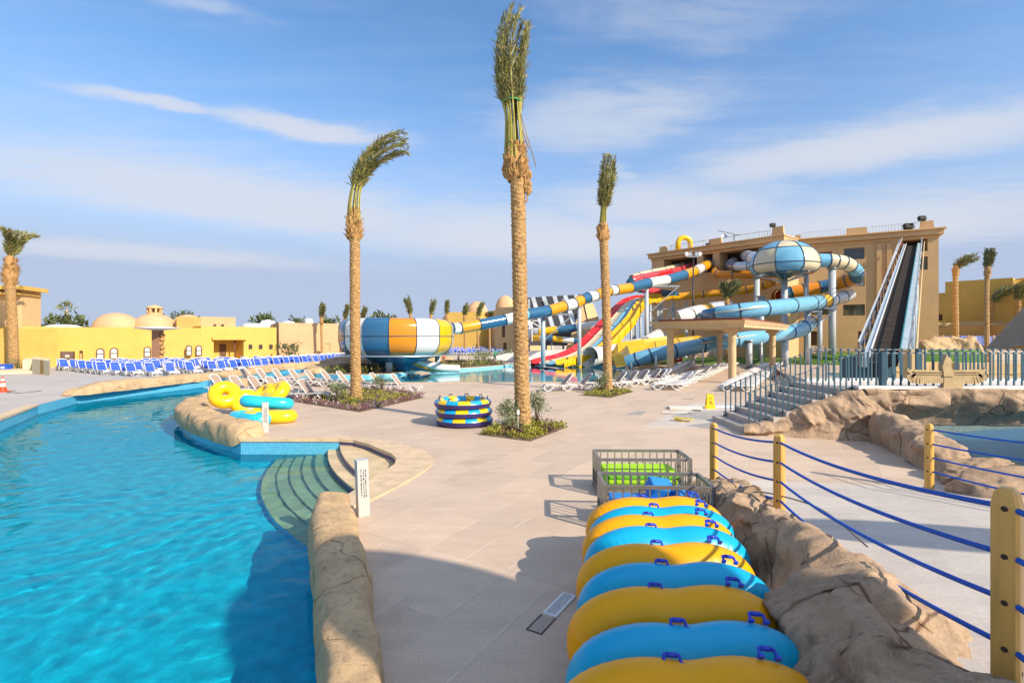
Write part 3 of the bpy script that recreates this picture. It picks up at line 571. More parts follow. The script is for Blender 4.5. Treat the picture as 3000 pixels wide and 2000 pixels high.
def facade(root, P, Q, z0, z1, ops, m, depth=6.0, name='wall', reveal=0.35, roof=True):
    """wall block from P (left) to Q (right) with real openings; local x runs along the wall, y away from the viewer"""
    P, Q = Vector(P), Vector(Q); d = Q - P; W = d.length; mb = MB()
    xs = sorted({0.0, W, *[max(0, min(W, v)) for o in ops for v in o[:2]]}); zs = sorted({z0, z1, *[max(z0, min(z1, v)) for o in ops for v in o[2:4]]})
    for i in range(len(xs)-1):
        for j in range(len(zs)-1):
            xm, zm = (xs[i]+xs[i+1])/2, (zs[j]+zs[j+1])/2
            if any(o[0] < xm < o[1] and o[2] < zm < o[3] for o in ops): continue
            mb.quad((xs[i], 0, zs[j]), (xs[i+1], 0, zs[j]), (xs[i+1], 0, zs[j+1]), (xs[i], 0, zs[j+1]))
    for o in ops:
        a, b, c, e = o[:4]; r = o[4] if len(o) > 4 else reveal
        mb.quad((a, 0, c), (a, 0, e), (a, r, e), (a, r, c)); mb.quad((b, 0, e), (b, 0, c), (b, r, c), (b, r, e))
        mb.quad((a, 0, e), (b, 0, e), (b, r, e), (a, r, e)); mb.quad((a, 0, c), (a, r, c), (b, r, c), (b, 0, c))
        if r > 1.0: mb.quad((a, r, c), (a, r, e), (b, r, e), (b, r, c))
    mb.quad((0, 0, z0), (0, 0, z1), (0, depth, z1), (0, depth, z0)); mb.quad((W, 0, z1), (W, 0, z0), (W, depth, z0), (W, depth, z1))
    mb.quad((0, 0, z1), (W, 0, z1), (W, depth, z1), (0, depth, z1)); mb.quad((0, depth, z0), (0, depth, z1), (W, depth, z1), (W, depth, z0))
    o = mb.build(name, m, root); o.location = (P.x - root.location.x, P.y - root.location.y, -root.location.z); o.rotation_euler = (0, 0, math.atan2(d.y, d.x))
    return o
def window(wall, a, b, c, e, y=0.16, frame=M_brown, pane=M_glass, arch=False, mull=1, t=0.07):
    mb = MB(); 
    for x in (a + t/2, b - t/2): mb.box((x, y, (c+e)/2), (t, 0.06, e-c))
    for z in (c + t/2, e - t/2): mb.box(((a+b)/2, y, z), (b-a-2*t-0.004, 0.06, t))
    for i in range(mull): mb.box((lerp(a, b, (i+1)/(mull+1)), y, (c+e)/2), (t*0.7, 0.05, e-c-2*t-0.004))
    f = mb.build('window', frame, wall)
    MB().box(((a+b)/2, y+0.06, (c+e)/2), (b-a-0.02, 0.02, e-c-0.02)).build('pane', pane, f)
    return f
def arch_window(wall, x, c, w, h, frame=M_brown, pane=M_blind, y=-0.09, d=0.11):
    r = w/2; sp = c + h - r
    def outline(rr, off): return [(x - rr, y, c + off), (x + rr, y, c + off), (x + rr, y, sp)] + [(x + rr*math.cos(a), y, sp + rr*math.sin(a)) for a in [math.pi*i/10 for i in range(1, 10)]] + [(x - rr, y, sp)]
    o1, o2 = outline(r, 0), outline(r - 0.10, 0.10); n = len(o1); mb = MB(); v = o1 + o2 + [(p[0], p[1]+d, p[2]) for p in o1] + [(p[0], p[1]+d, p[2]) for p in o2]
    fs = []
    for i in range(n):
        j = (i+1) % n; fs += [(i, j, n+j, n+i), (n+i, n+j, 3*n+j, 3*n+i), (j, i, 2*n+i, 2*n+j)]
    mb.add(v, fs); mb.box((x, y+0.03, c + (h-0.1)*0.55), (w-0.2, 0.05, 0.07))
    f = mb.build('window', frame, wall, fix=True)
    MB().extrude([(p[0], y+0.05, p[2]) for p in outline(r-0.05, 0.05)], (0, 0.05, 0)).build('pane', pane, f, fix=True)
    return f
def parapet_box(root, wall, a, b, z, h, m, th=0.4, y=0.0, name='parapet'):
    mb = MB(); c = min(0.5, (b-a)*0.3); n = 5      # block with concave shoulders
    pts = [(a - c, y, z)] + [(a - c + c*math.sin(t), y, z + h*(1 - math.cos(t))*0.55) for t in [math.pi/2*i/n for i in range(1, n+1)]] + [(a, y, z+h), (b, y, z+h)] + [(b + c - c*math.sin(t), y, z + h*(1 - math.cos(t))*0.55) for t in [math.pi/2*i/n for i in range(n, 0, -1)]] + [(b + c, y, z)]
    o = mb.extrude(pts, (0, th, 0)).build(name, m, wall, fix=True); return o
def railing(wall, a, b, z, h=0.95, y=0.2, step=0.35, m=M_rail):
    mb = MB(); x = a
    while x <= b: mb.box((x, y, z + h/2), (0.05, 0.05, h)); x += step
    mb.box(((a+b)/2, y, z + h + 0.03), (b-a, 0.06, 0.06)); o = mb.build('roof_railing', m, wall); o['kind'] = 'stuff'; return o
# ------------------------------------------------------------------ slide tower
TL, TM, TP, TQ = (23.6, 86.5), (37.3, 70.4), (41.2, 73.6), (55.0, 66.0)
tower = thing('slide_tower', 'tall sandy brown slide tower building with roof railings and open top floor', 'building', (40, 76, 0))
zc = 16.3
lw_ops = [frect(TL, TM, 1945, 753, 2042, 800), frect(TL, TM, 2060, 741, 2088, 800), frect(TL, TM, 2108, 724, 2290, 800)]
lw_ops = [(a, b, 13.1, 15.95, 2.6) for a, b, c, e in lw_ops]
lw = facade(tower, TL, TM, 0, zc, lw_ops, M_tan, 7)
rw_ops = [(*frect(TP, TQ, 2388, 738, 2437, 775), 2.5), (*frect(TP, TQ, 2472, 726, 2533, 760), 0.5), (*frect(TP, TQ, 2505, 812, 2533, 838), 0.3), (*frect(TP, TQ, 2470, 892, 2534, 924), 0.3), (*frect(TP, TQ, 2376, 893, 2430, 922), 0.3), (*frect(TP, TQ, 2632, 700, 2718, 738), 2.5), (*frect(TP, TQ, 2376, 970, 2394, 1012), 0.5), (*frect(TP, TQ, 2514, 970, 2530, 1008), 0.5), (*frect(TP, TQ, 2690, 752, 2718, 790), 0.4)]
rw = facade(tower, TP, TQ, 0, zc, rw_ops, M_tan, 8)
facade(tower, TM, TP, 0, zc, [], M_tan_l, 0.5)
for o in lw_ops: MB().box(((o[0]+o[1])/2, o[4]-0.05, (o[2]+o[3])/2), (o[1]-o[0]-0.02, 0.06, o[3]-o[2]-0.02)).build('dark_backing', M_dark, lw)  # near-black sheet stands in for the unlit room behind the opening
for k, o in enumerate(rw_ops):
    if k in (0, 5): MB().box(((o[0]+o[1])/2, o[4]-0.05, (o[2]+o[3])/2), (o[1]-o[0]-0.02, 0.06, o[3]-o[2]-0.02)).build('dark_backing', M_dark, rw)
    elif k == 1: window(rw, *o[:4], y=0.3, frame=M_grey, pane=M_glass, mull=0, t=0.12)
    elif k in (6, 7): MB().box(((o[0]+o[1])/2, 0.3, (o[2]+o[3])/2), (o[1]-o[0]-0.02, 0.06, o[3]-o[2]-0.02)).build('door', M_brown, rw)
    else: window(rw, *o[:4], y=0.15, frame=M_brown, pane=(M_blind if k == 2 else M_yard_reflection), mull=1)
for w_, P, Q in ((lw, TL, TM), (rw, TP, TQ)):
    W = (Vector(Q) - Vector(P)).length
    mb = MB(); mb.box((W/2, 3.2, zc + 0.32), (W + (0.9 if w_ is rw else 0.7), 7.6, 0.62)); mb.box((W/2, 3.2, zc + 0.74), (W + (1.3 if w_ is rw else 0.9), 8.2, 0.2)); mb.box((W/2, 0.1, zc - 0.2), (W + 0.2, 0.5, 0.36))
    mb.build('cornice', M_tan if w_ is lw else M_orange if False else M_tan, w_, bevel=0.04)
zt = zc + 0.842
def blk(w_, P, Q, p0, p1, h=1.0): a, _ = U(p0, P, Q); b, _ = U(p1, P, Q); parapet_box(tower, w_, a, b, zt, h, M_tan)
blk(lw, TL, TM, 1932, 1952); blk(lw, TL, TM, 2076, 2112); blk(lw, TL, TM, 2262, 2294, 1.3)
blk(rw, TP, TQ, 2480, 2540); blk(rw, TP, TQ, 2697, 2735, 1.1); blk(rw, TP, TQ, 2330, 2346, 0.7)
for w_, P, Q, p0, p1 in ((lw, TL, TM, 1960, 2070), (lw, TL, TM, 2120, 2256), (rw, TP, TQ, 2352, 2472), (rw, TP, TQ, 2548, 2690)):
    a, _ = U(p0, P, Q); b, _ = U(p1, P, Q); railing(w_, a, b, zt)
for x0 in (2575, 2605): 
    a, _ = U(x0, TP, TQ); MB().box((a, -0.12, zc/2 - 0.3), (0.55, 0.22, zc - 0.7)).build('pilaster', M_tan, rw)
# things standing on the tower roof
def on_roof(px, P, Q, w_): u, Y = U(px, P, Q); return A(px, 0, Y).x, Y
x, y = on_roof(2012, TL, TM, lw); yt = thing('roof_slide_arch', 'bright yellow looped tube end rising above the tower parapet', 'slide', (x, y + 1.2, zt))
MB().tube([(-1.0, 0, 0), (-1.0, 0, 1.3), (-0.7, 0, 1.9), (0, 0, 2.1), (0.7, 0, 1.9), (1.0, 0, 1.3), (1.0, 0, 0)], 0.42, 10).build('arch_tube', mat('yellow_gelcoat_roof', (0.80, 0.50, 0.01), rough=0.25), yt)
M_spk = mat('dark_housing', (0.04, 0.045, 0.04), rough=0.75, spec=0.2)
for i, (px, P, Q, w_, s, zz, lab) in enumerate(((2074, TL, TM, lw, 0.8, 0, 'small dark floodlight on the low parapet block at the middle of the tower left wing'), (2263, TL, TM, lw, 1.0, 1.3, 'dark floodlight on the tall corner parapet block of the tower'), (2700, TP, TQ, rw, 1.2, 1.1, 'boxy floodlight topmost at the tower end beside the conveyor head'), (2660, TP, TQ, rw, 1.5, 0.1, 'dark roof machine behind the railing above the conveyor opening'), (2150, TL, TM, lw, 1.1, 0.2, 'thin dish antenna on bent arm over the tower roof railing'))):
    x, y = on_roof(px, P, Q, w_); t = thing('floodlight' if i != 4 else 'antenna', lab, 'light' if i < 3 else ('machine' if i == 3 else 'antenna'), (x, y - 0.05, zt + zz))
    if i == 4:
        m1 = MB(); m1.bar((0, 0, 0), (0, 0, 1.0), 0.08, 0.08); m1.bar((0, 0, 1.0), (-2.4, 0, 1.5), 0.07, 0.07); m1.bar((0, 0, 0.9), (1.2, 0, 0.9), 0.07, 0.07); m1.build('mast', M_black, t)
        MB().lathe([(0.05, 0), (0.3, 0.07), (0.45, 0.2)], 14, (0, 0, 0)).build('dish', M_steel, t, loc=(-1.6, -0.2, 0.55)).rotation_euler = (1.0, 0, 0)
    else:
        m1 = MB(); m1.box((0, 0, 0.30*s), (0.7*s, 0.4*s, 0.45*s), Matrix.Rotation(-0.3, 3, 'X')); m1.build('housing', M_spk, t, bevel=0.03)
        m2 = MB(); m2.box((-0.35*s, 0, 0.08*s), (0.08, 0.1, 0.3*s)); m2.box((0.35*s, 0, 0.08*s), (0.08, 0.1, 0.3*s)); m2.build('bracket', M_black, t)
# ------------------------------------------------------------------ domed building on the left
A1, B1, B2 = (-66, 51.0), (-36.6, 61.0), (-34.0, 72.0)
dome_b = thing('domed_building', 'long yellow building with three peach domes behind the blue sunbeds', 'building', (-40, 60, 0))
LA, LB = (-54.0, 52.0), (-37.9, 62.4)
wops = []
def R4(px0, py0, px1, py1, d=0.3, P=LA, Q=LB): return (*frect(P, Q, px0, py0, px1, py1), d)
dops = [R4(64, 1034, 85, 1049), R4(125, 1032, 143, 1046), R4(232, 1027, 243, 1062, 0.6)]
dw = facade(dome_b, LA, LB, 0, 4.2, dops, M_yellow, 12)
for i, o in enumerate(dops):
    if i < 2: window(dw, *o[:4], y=0.2, frame=M_brown, pane=M_blind if i == 0 else M_glass, mull=0)
    else: MB().box(((o[0]+o[1])/2, 0.5, (o[2]+o[3])/2), (o[1]-o[0]-0.02, 0.06, o[3]-o[2]-0.02)).build('door', M_peach, dw)
for px, py0, py1, w in ((294, 1020, 1054, 25), (334, 1018, 1052, 25), (432, 1015, 1046, 22), (471, 1015, 1050, 14)):
    a, b, c, e = frect(LA, LB, px - w/2, py0, px + w/2, py1); arch_window(dw, (a+b)/2, c, (b-a), e - c, pane=M_blind)
EA, EB = (-37.9, 62.4), (-32.2, 70.0)
pops = [R4(626, 996, 714, 1052, 2.2, EA, EB)]
dw2 = facade(dome_b, EA, EB, 0, 4.45, pops, M_yellow, 10)
o = pops[0]; MB().box(((o[0]+o[1])/2, -0.12, o[3] + 0.18), (o[1]-o[0]+0.5, 0.5, 0.3)).build('lintel', M_yellow, dw2)
MB().box((o[0]+ (o[1]-o[0])*0.55, 2.1, 1.1), (0.75, 0.1, 2.2)).build('door', M_brown, dw2)
MB().cyl((o[0] + (o[1]-o[0])*0.75, 0.4, 0), (o[0] + (o[1]-o[0])*0.75, 0.4, o[3]), 0.09).build('porch_post', M_brown, dw2)
for px in (553, 582):
    a, b, c, e = frect(EA, EB, px - 9, 1011, px + 9, 1042); arch_window(dw2, (a+b)/2, c, b-a, e-c, pane=M_blind)
for px in (733, 763, 793):
    a, b, c, e = frect(EA, EB, px - 5, 1009, px + 5, 1022); window(dw2, a, b, c, e, y=-0.07, pane=M_glass, mull=0, t=0.05)
def dome(px, Y, rpx, top, base, lantern, lab):
    c = A(px, 990, Y); r = rpx/F*Y; zt_ = CAMH - (top - YH)/F*Y; zb = CAMH - (base - YH)/F*Y
    mb = MB(); prof = [(r*math.cos(t), zb + (zt_-zb)*math.sin(t)) for t in [math.pi/2*i/12 for i in range(13)]]; prof[-1] = (0.01, zt_); prof = [(r, zb-1.5)] + prof
    d = mb.lathe(prof, 32, (c.x - dome_b.location.x, Y - dome_b.location.y, 0)).build('dome', M_peach, dome_b)
    if lantern:
        m2 = MB(); cc = (c.x - dome_b.location.x, Y - dome_b.location.y, 0)
        m2.lathe([(0.82, zt_-0.15), (0.82, zt_+0.1)], 16, cc); 
        for k in range(8): a = 2*math.pi*k/8; m2.box((cc[0] + 0.72*math.cos(a), cc[1] + 0.72*math.sin(a), zt_+0.35), (0.22, 0.22, 0.6), a)
        m2.lathe([(0.9, zt_+0.62), (0.9, zt_+0.75), (0.5, zt_+0.95), (0.02, zt_+1.08)], 16, cc); m2.build('lantern', M_tan, d)
    return d
dome(342, 62, 59, 916, 962, False, ''); dome(453, 64, 57, 918, 962, True, ''); dome(551, 66, 45, 921, 962, False, '')
mb = MB(); c0, c1 = A(588, 990, 66), A(690, 990, 68)
pb = facade(dome_b, (c0.x, c0.y), (c1.x, c1.y), 3.9, 5.75, [], M_peach, 5, name='penthouse')
for px in (629, 652): a, b, c, e = frect((c0.x, c0.y), (c1.x, c1.y), px - 5, 949, px + 5, 964); arch_window(pb, (a+b)/2, c, b-a, e-c, pane=M_dark)
MB().box((-1.25, -1.0, 4.75), (2.5, 2.0, 1.7)).build('stair_box', M_orange, pb)
for px, Y, w, h, b, m in ((75, 60, 60, 9, 966, M_cream), (185, 60, 110, 18, 968, M_white), (260, 62, 60, 6, 966, M_peach)):
    c = A(px, b, Y); ww = w/F*Y; hh = h/F*Y; MB().lathe([(ww/2, 0), (ww/2*0.9, hh*0.5), (ww/2*0.55, hh*0.9), (0.02, hh)], 20, (c.x - dome_b.location.x, Y - dome_b.location.y, c.z)).build('roof_vault', m, dome_b)
# peach block to the right of it
peach = thing('peach_building', 'flat roofed peach building beside the bowl slide with white rooftop vaults', 'building', (-24, 76, 0))
PA, PB = (-32.6, 71.6), (-22.5, 78.0)
pw = facade(peach, PA, PB, 0, 5.15, [], M_peach, 10)
PC, PD = (-24.6, 76.6), (-10, 79)
pw2 = facade(peach, (-23.2, 74.0), (-14.5, 76.0), 0, 4.1, [], M_yellow, 2)
for px, sz in ((832, 5), (858, 5)):
    a, b, c, e = frect(PA, PB, px - sz, 1008, px + sz, 1019); window(pw, a, b, c, e, y=-0.07, pane=M_glass, mull=0, t=0.05)
a, b, c, e = frect((-23.2, 74.0), (-14.5, 76.0), 950, 1003, 970, 1030); window(pw2, a, b, c, e, y=-0.07, frame=M_tan, pane=M_tan_l, mull=0, t=0.15)
for px, Y, w, h, b in ((745, 78, 70, 16, 962), (785, 79, 48, 26, 962), (845, 80, 40, 12, 952), (905, 82, 24, 14, 946)):
    c = A(px, b, Y); ww = w/F*Y; hh = h/F*Y; MB().lathe([(ww/2, -0.6), (ww/2, hh*0.4), (ww/2*0.75, hh*0.85), (0.02, hh)], 16, (c.x - peach.location.x, Y - peach.location.y, c.z)).build('roof_vault', M_white, peach)
# left edge building
le = thing('cream_pavilion', 'pale yellow two storey pavilion cut by the photo left edge behind the palm', 'building', (-56, 53, 0))
w_ = facade(le, (-62, 51.0), (-51.3, 53.6), 3.6, 8.0, [], M_tan_l, 3, name='upper_wall'); MB().box((5.4, 1.0, 8.2), (12.4, 4.4, 0.4)).build('cornice', M_yellow, w_); MB().box((5.4, 1.0, 7.6), (11.6, 3.6, 0.2)).build('cornice', M_yellow, w_)
w_ = facade(le, (-62, 47.5), (-47.6, 47.8), 0, 3.9, [], M_yellow, 6, name='lower_wall')
# ------------------------------------------------------------------ hotel blocks far behind
def hotel(name, label, pts, z1, m, wins, cat='building', dome_px=None):
    t = thing(name, label, cat, (pts[0][0], pts[0][1], 0))
    for k in range(len(pts)-1):
        P, Q = pts[k], pts[k+1]; W = (Vector(Q)-Vector(P)).length; ops = []
        for (fu, w, zz, h) in wins.get(k, []): ops.append((fu*W, fu*W + w, zz, zz + h, 0.4))
        wl = facade(t, P, Q, 0, z1[k] if isinstance(z1, list) else z1, ops, m[k] if isinstance(m, list) else m, 8)
        for o in ops: MB().box(((o[0]+o[1])/2, 0.35, (o[2]+o[3])/2), (o[1]-o[0]-0.02, 0.04, o[3]-o[2]-0.02)).build('window', M_brown, wl)
    return t
def PX(px, Y): return ((px-1500)/F*Y, Y)
h1 = hotel('hotel_wing', 'yellow hotel wing with small windows seen between bowl slide and central palm', [PX(1335, 125), PX(1408, 118), PX(1424, 124), PX(1452, 116), PX(1545, 108)], [8.0, 9.0, 9.3, 9.8, 10.2], [M_yellow, M_yellow, M_tan, M_tan_l, M_yellow],
   {0: [(0.12, 1.5, 2.6, 2.4), (0.5, 1, 3.6, 1.6), (0.72, 1, 3.6, 1.6)], 1: [(0.06, 0.8, 3.8, 1.5), (0.3, 0.8, 3.8, 1.5), (0.06, 0.8, 1.0, 1.5), (0.62, 1.2, 2.6, 3.0)], 3: [(0.2, 1.2, 3.2, 3.2), (0.25, 1.2, 0.4, 1.6), (0.65, 0.9, 3.6, 1.5)], 4: [(0.1, 1.4, 2.6, 2.8), (0.35, 1.2, 2.4, 2.8), (0.6, 1.0, 3.4, 2.0), (0.1, 1.0, 6.6, 1.6), (0.45, 1.0, 6.6, 1.6), (0.8, 1.0, 6.6, 1.6)]})
for px, Y, w, zz, h in ((1345, 128, 60, 8, 1.6), (1395, 126, 70, 8.6, 3.6), (1480, 120, 60, 9.9, 3.3), (1330, 130, 80, 7.5, 2.2)):
    c = PX(px, Y); r = w/F*Y/2; MB().lathe([(r, -0.2), (r*0.95, h*0.35), (r*0.7, h*0.75), (r*0.3, h*0.97), (0.05, h)], 20, (c[0] - h1.location.x, c[1] - h1.location.y + 3, zz)).build('dome', M_peach, h1)
h2 = hotel('yellow_villa', 'plain yellow villa with dark little windows just right of the slide tower', [PX(2738, 95), PX(2838, 92)], 11.3, M_yellow, {0: [(0.05, 0.9, 6.2, 1.2), (0.05, 0.9, 1.2, 1.2), (0.75, 0.9, 6.5, 1.3)]})
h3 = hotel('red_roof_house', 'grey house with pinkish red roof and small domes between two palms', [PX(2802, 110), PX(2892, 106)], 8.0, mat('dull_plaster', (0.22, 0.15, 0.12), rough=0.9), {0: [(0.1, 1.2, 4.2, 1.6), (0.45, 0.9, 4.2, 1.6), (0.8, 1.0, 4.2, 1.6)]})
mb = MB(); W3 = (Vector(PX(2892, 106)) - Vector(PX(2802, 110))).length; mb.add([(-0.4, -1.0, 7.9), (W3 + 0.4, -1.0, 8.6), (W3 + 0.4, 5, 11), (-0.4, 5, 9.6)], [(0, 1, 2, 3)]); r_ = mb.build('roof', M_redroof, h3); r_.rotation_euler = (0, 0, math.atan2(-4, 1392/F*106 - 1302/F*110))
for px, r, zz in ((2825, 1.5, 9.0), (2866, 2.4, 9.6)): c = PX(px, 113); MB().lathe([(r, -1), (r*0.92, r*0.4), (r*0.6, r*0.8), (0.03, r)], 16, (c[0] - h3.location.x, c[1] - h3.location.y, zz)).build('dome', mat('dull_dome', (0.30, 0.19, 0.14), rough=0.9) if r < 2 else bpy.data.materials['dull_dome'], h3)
h4 = hotel('ochre_block', 'large plain ochre block at the photo right edge behind leaning palm', [PX(2890, 84), PX(2968, 78), PX(2975, 80), PX(3090, 72)], [11.8, 12.2, 12.2, 12.6], [M_yellow, M_yellow, M_yellow, M_yellow], {})
h5 = hotel('terrace_wall', 'low ochre terrace wall with pale balustrade below the red roofed house', [PX(2745, 80), PX(2895, 78), PX(3050, 70)], [4.9, 4.9, 4.6], M_orange, {}, 'wall')
mb = MB()
for k in range(34): p = lerp(Vector((*PX(2800, 79.4), 0)), Vector((*PX(2890, 78.1), 0)), k/33); mb.box((p.x - h5.location.x, p.y - h5.location.y, 5.25), (0.12, 0.12, 0.7))
o = mb.build('baluster_row', M_tan_l, h5); o['kind'] = 'stuff'
for p0, p1, Y in ((2745, 2798, 79.8), (2900, 2975, 77.4)): c = PX((p0+p1)/2, Y); MB().box((c[0] - h5.location.x, c[1] - h5.location.y, 5.1), ((p1-p0)/F*Y, 0.5, 0.5)).build('parapet', M_tan_l, h5)
# blue site fence, rockery and leaning canopy at the right
M_bluecloth = mat('blue_fence_cloth', (0.16, 0.20, 0.45), rough=0.8, var=0.3, scale=1.2)
bf = thing('cloth_fence', 'blue cloth site fence on pale leaning posts below the ochre terrace', 'fence', (*PX(2800, 74), 0))
p, q = Vector((*PX(2690, 72), 0)), Vector((*PX(2960, 72), 0)); mb = MB(); n = 26
mb.add([((lerp(p, q, i/n)).x - bf.location.x, (lerp(p, q, i/n)).y - bf.location.y + 0.12*math.sin(i*1.9), z) for z in (1.9, 3.3) for i in range(n+1)], [(i, i+1, n+2+i, n+1+i) for i in range(n)]); mb.build('cloth', M_bluecloth, bf)
for px in (2735, 2768, 2796, 2842, 2916): c = PX(px, 71.7); MB().bar((c[0]-bf.location.x, c[1]-bf.location.y, 0.8), (c[0]-bf.location.x-0.25, c[1]-bf.location.y, 3.4), 0.14, 0.14).build('post', M_tan_l, bf)
rock('rockery', [(PX(2675, 66)[0], 66, 3, 2.7, 0), (PX(2780, 66)[0], 66, 3, 2.9, 0), (PX(2885, 65)[0], 65, 3, 3.1, 0)], 'hump', 60, 40.2, 0.7, 0.35, M_rock_y, 'low golden rockery ridge behind the lawn at the conveyor foot')
M_canopy = mat('brown_timber_boards', (0.36, 0.25, 0.165), rough=0.8, scale=1.5, var=0.15, stretch=(1, 1, 6))
cn = thing('sloping_shelter', 'big brown boarded shelter with steep sloping side cut by the right edge', 'shelter', (*PX(2990, 38), 0))
a_, b_, t_ = A(2893, 1024, 40), A(3060, 1006, 36), A(3040, 862, 38)
for k in range(12):
    u0, u1 = k/12, (k+1)/12 - 0.006; mb = MB(); o0 = cn.location
    l0, l1 = lerp(a_, b_, u0), lerp(a_, b_, u1); h0, h1_ = lerp(a_, t_, u0), lerp(a_, t_, u1)
    mb.extrude([l0 - o0, l1 - o0, h1_ - o0, h0 - o0], (0.1, 0.35, 0)).build('board', M_canopy, cn, fix=True)
def gel(name, c, rough=0.22): return mat(name, c, rough=rough, var=0.06, scale=0.8, spec=0.5, coat=0.25)
G_blue = gel('blue_gelcoat', (0.028, 0.125, 0.25)); G_white = gel('white_gelcoat', (0.70, 0.69, 0.66)); G_or = gel('orange_gelcoat', (0.66, 0.235, 0.008)); G_yel = gel('yellow_gelcoat', (0.76, 0.43, 0.006)); G_amb = gel('amber_gelcoat', (0.70, 0.315, 0.010))
G_red = gel('red_gelcoat', (0.66, 0.018, 0.022)); G_crm = gel('cream_gelcoat', (0.66, 0.56, 0.37)); G_lb = gel('sky_blue_gelcoat', (0.16, 0.41, 0.58)); G_dk = gel('teal_gelcoat', (0.025, 0.12, 0.20)); G_pink = gel('rose_gelcoat', (0.55, 0.06, 0.07)); G_grey = gel('pale_grey_gelcoat', (0.48, 0.52, 0.56))
G_flange = mat('dark_flange', (0.03, 0.075, 0.12), rough=0.4)
MATS = [G_blue, G_white, G_or, G_yel, G_red, G_crm, G_lb, G_dk, G_pink, G_grey, G_amb]
MI = dict(b=0, w=1, o=2, y=3, r=4, c=5, l=6, d=7, p=8, g=9, a=10)
def spline(pts, per=8):
    P = [Vector(p) for p in pts]; out = []
    for i in range(len(P)-1):
        p0, p1, p2, p3 = P[max(i-1, 0)], P[i], P[i+1], P[min(i+2, len(P)-1)]
        for k in range(per):
            t = k/per; out.append(0.5*((2*p1) + (-p0+p2)*t + (2*p0-5*p1+4*p2-p3)*t*t + (-p0+3*p1-3*p2+p3)*t**3))
    out.append(P[-1]); return out
def flume(name, label, pts, r, cols, flange=True, n=12, trough=None, every=None, fl_m=None):
    """pts: (px, py, distance); cols: colour letter per span between points; every span is a fibreglass section of its own"""
    W = [A(*p) for p in pts]; S = spline(W, 6); base = Vector((W[len(W)//2].x, W[len(W)//2].y, 0)); t = thing(name, label, 'water slide', base)
    S = [p - base for p in S]; rr = r if isinstance(r, (list, tuple)) else [r]*len(pts)
    for k in range(len(pts)-1):
        seg = S[k*6:(k+1)*6+1]; rad = [lerp(rr[k], rr[k+1], i/6) for i in range(7)]; c = cols[k % len(cols)]
        if c == '-': continue
        mb = MB(); tr = trough and trough[k]
        if tr: mb.tube(seg, rad, 10, 0, a0=math.pi, a1=2*math.pi, caps=False); mb.tube([p for p in seg], [q*0.94 for q in rad], 10, 0, a0=math.pi, a1=2*math.pi, caps=False)
        else: mb.tube(seg, rad, n, 0, caps=False)
        o = mb.build('slide_section', MATS[MI[c]], t)
        if flange:
            f = MB(); p, q = seg[0], seg[1]; d = (q-p).normalized()*0.07; f.tube([p - d, p + d], rad[0]*1.07, n, 0, caps=True if not tr else False, **(dict(a0=math.pi, a1=2*math.pi) if tr else {})); 
            f.build('flange', fl_m or G_flange, o)
            if every:
                for i in range(1, 6):
                    f = MB(); p, q = seg[i], seg[i+1]; d = (q-p).normalized()*0.04; f.tube([p-d, p+d], rad[i]*1.04, n, 0, caps=False); f.build('rib', MATS[MI[c]], o)
    return t
def column(px, ptop, pbase, Y, r, label, z=None, cap=True, z0=0.0, arms=()):
    b = A(px, 990, Y); top = A(px, ptop, Y).z; t = thing('slide_column', label, 'column', (b.x, Y, z0))
    MB().cyl((0, 0, 0), (0, 0, top - z0), r, r, 14).build('post', M_column, t)
    MB().cyl((0, 0, 0), (0, 0, 0.06), r*1.7, r*1.7, 14).build('base_plate', M_steel, t)
    if cap: MB().cyl((0, 0, top-z0), (0, 0, top-z0+0.12), r*1.5, r*1.5, 14).build('top_plate', M_steel, t)
    for dx, dz in arms:
        m = MB(); m.bar((0, 0, top-z0-0.1), (dx, 0, top-z0-0.1), 0.18, 0.18); m.bar((0, 0, top-z0-abs(dx)*0.9), (dx*0.95, 0, top-z0-0.2), 0.12, 0.12); m.build('bracket_arm', M_steel, t)
    return t
M_column = mat('grey_painted_steel', (0.44, 0.49, 0.52), rough=0.4, scale=0.5, var=0.08)
# ------------------------------------------------------------------ big barrel bowl
bw = A(1165, 990, 46); bowl = thing('bowl_slide', 'giant barrel shaped bowl slide in white blue and orange gores over the pool', 'water slide', (bw.x, 46, 0))
zT, zB, RB = A(0, 936, 46).z, A(0, 1038, 46).z, 5.0; zmid = lerp(zB, zT, 0.52)
ng = 14; gc = ['b', 'o', 'w', 'o', 'b', 'w', 'b', 'o', 'w', 'y', 'w', 'b', 'w', 'o']
def gore_prof():
    h = zT - zB; pts = []
    for i in range(9): a = -math.pi/2 + math.pi/2*i/8; pts.append((RB - 1.15 + 1.15*math.cos(a), zB + 1.35 + 1.35*math.sin(a)))
    for i in range(1, 9): a = math.pi/2*i/8; pts.append((RB - 0.9 + 0.9*math.cos(a), zT - 0.85 + 0.85*math.sin(a)))
    return pts
pr = gore_prof(); off = math.radians(-90 + 4.6)
seq = {0: 'o', 1: 'w', 2: 'y', 3: 'w', -1: 'b', -2: 'w', -3: 'b', -4: 'o'}
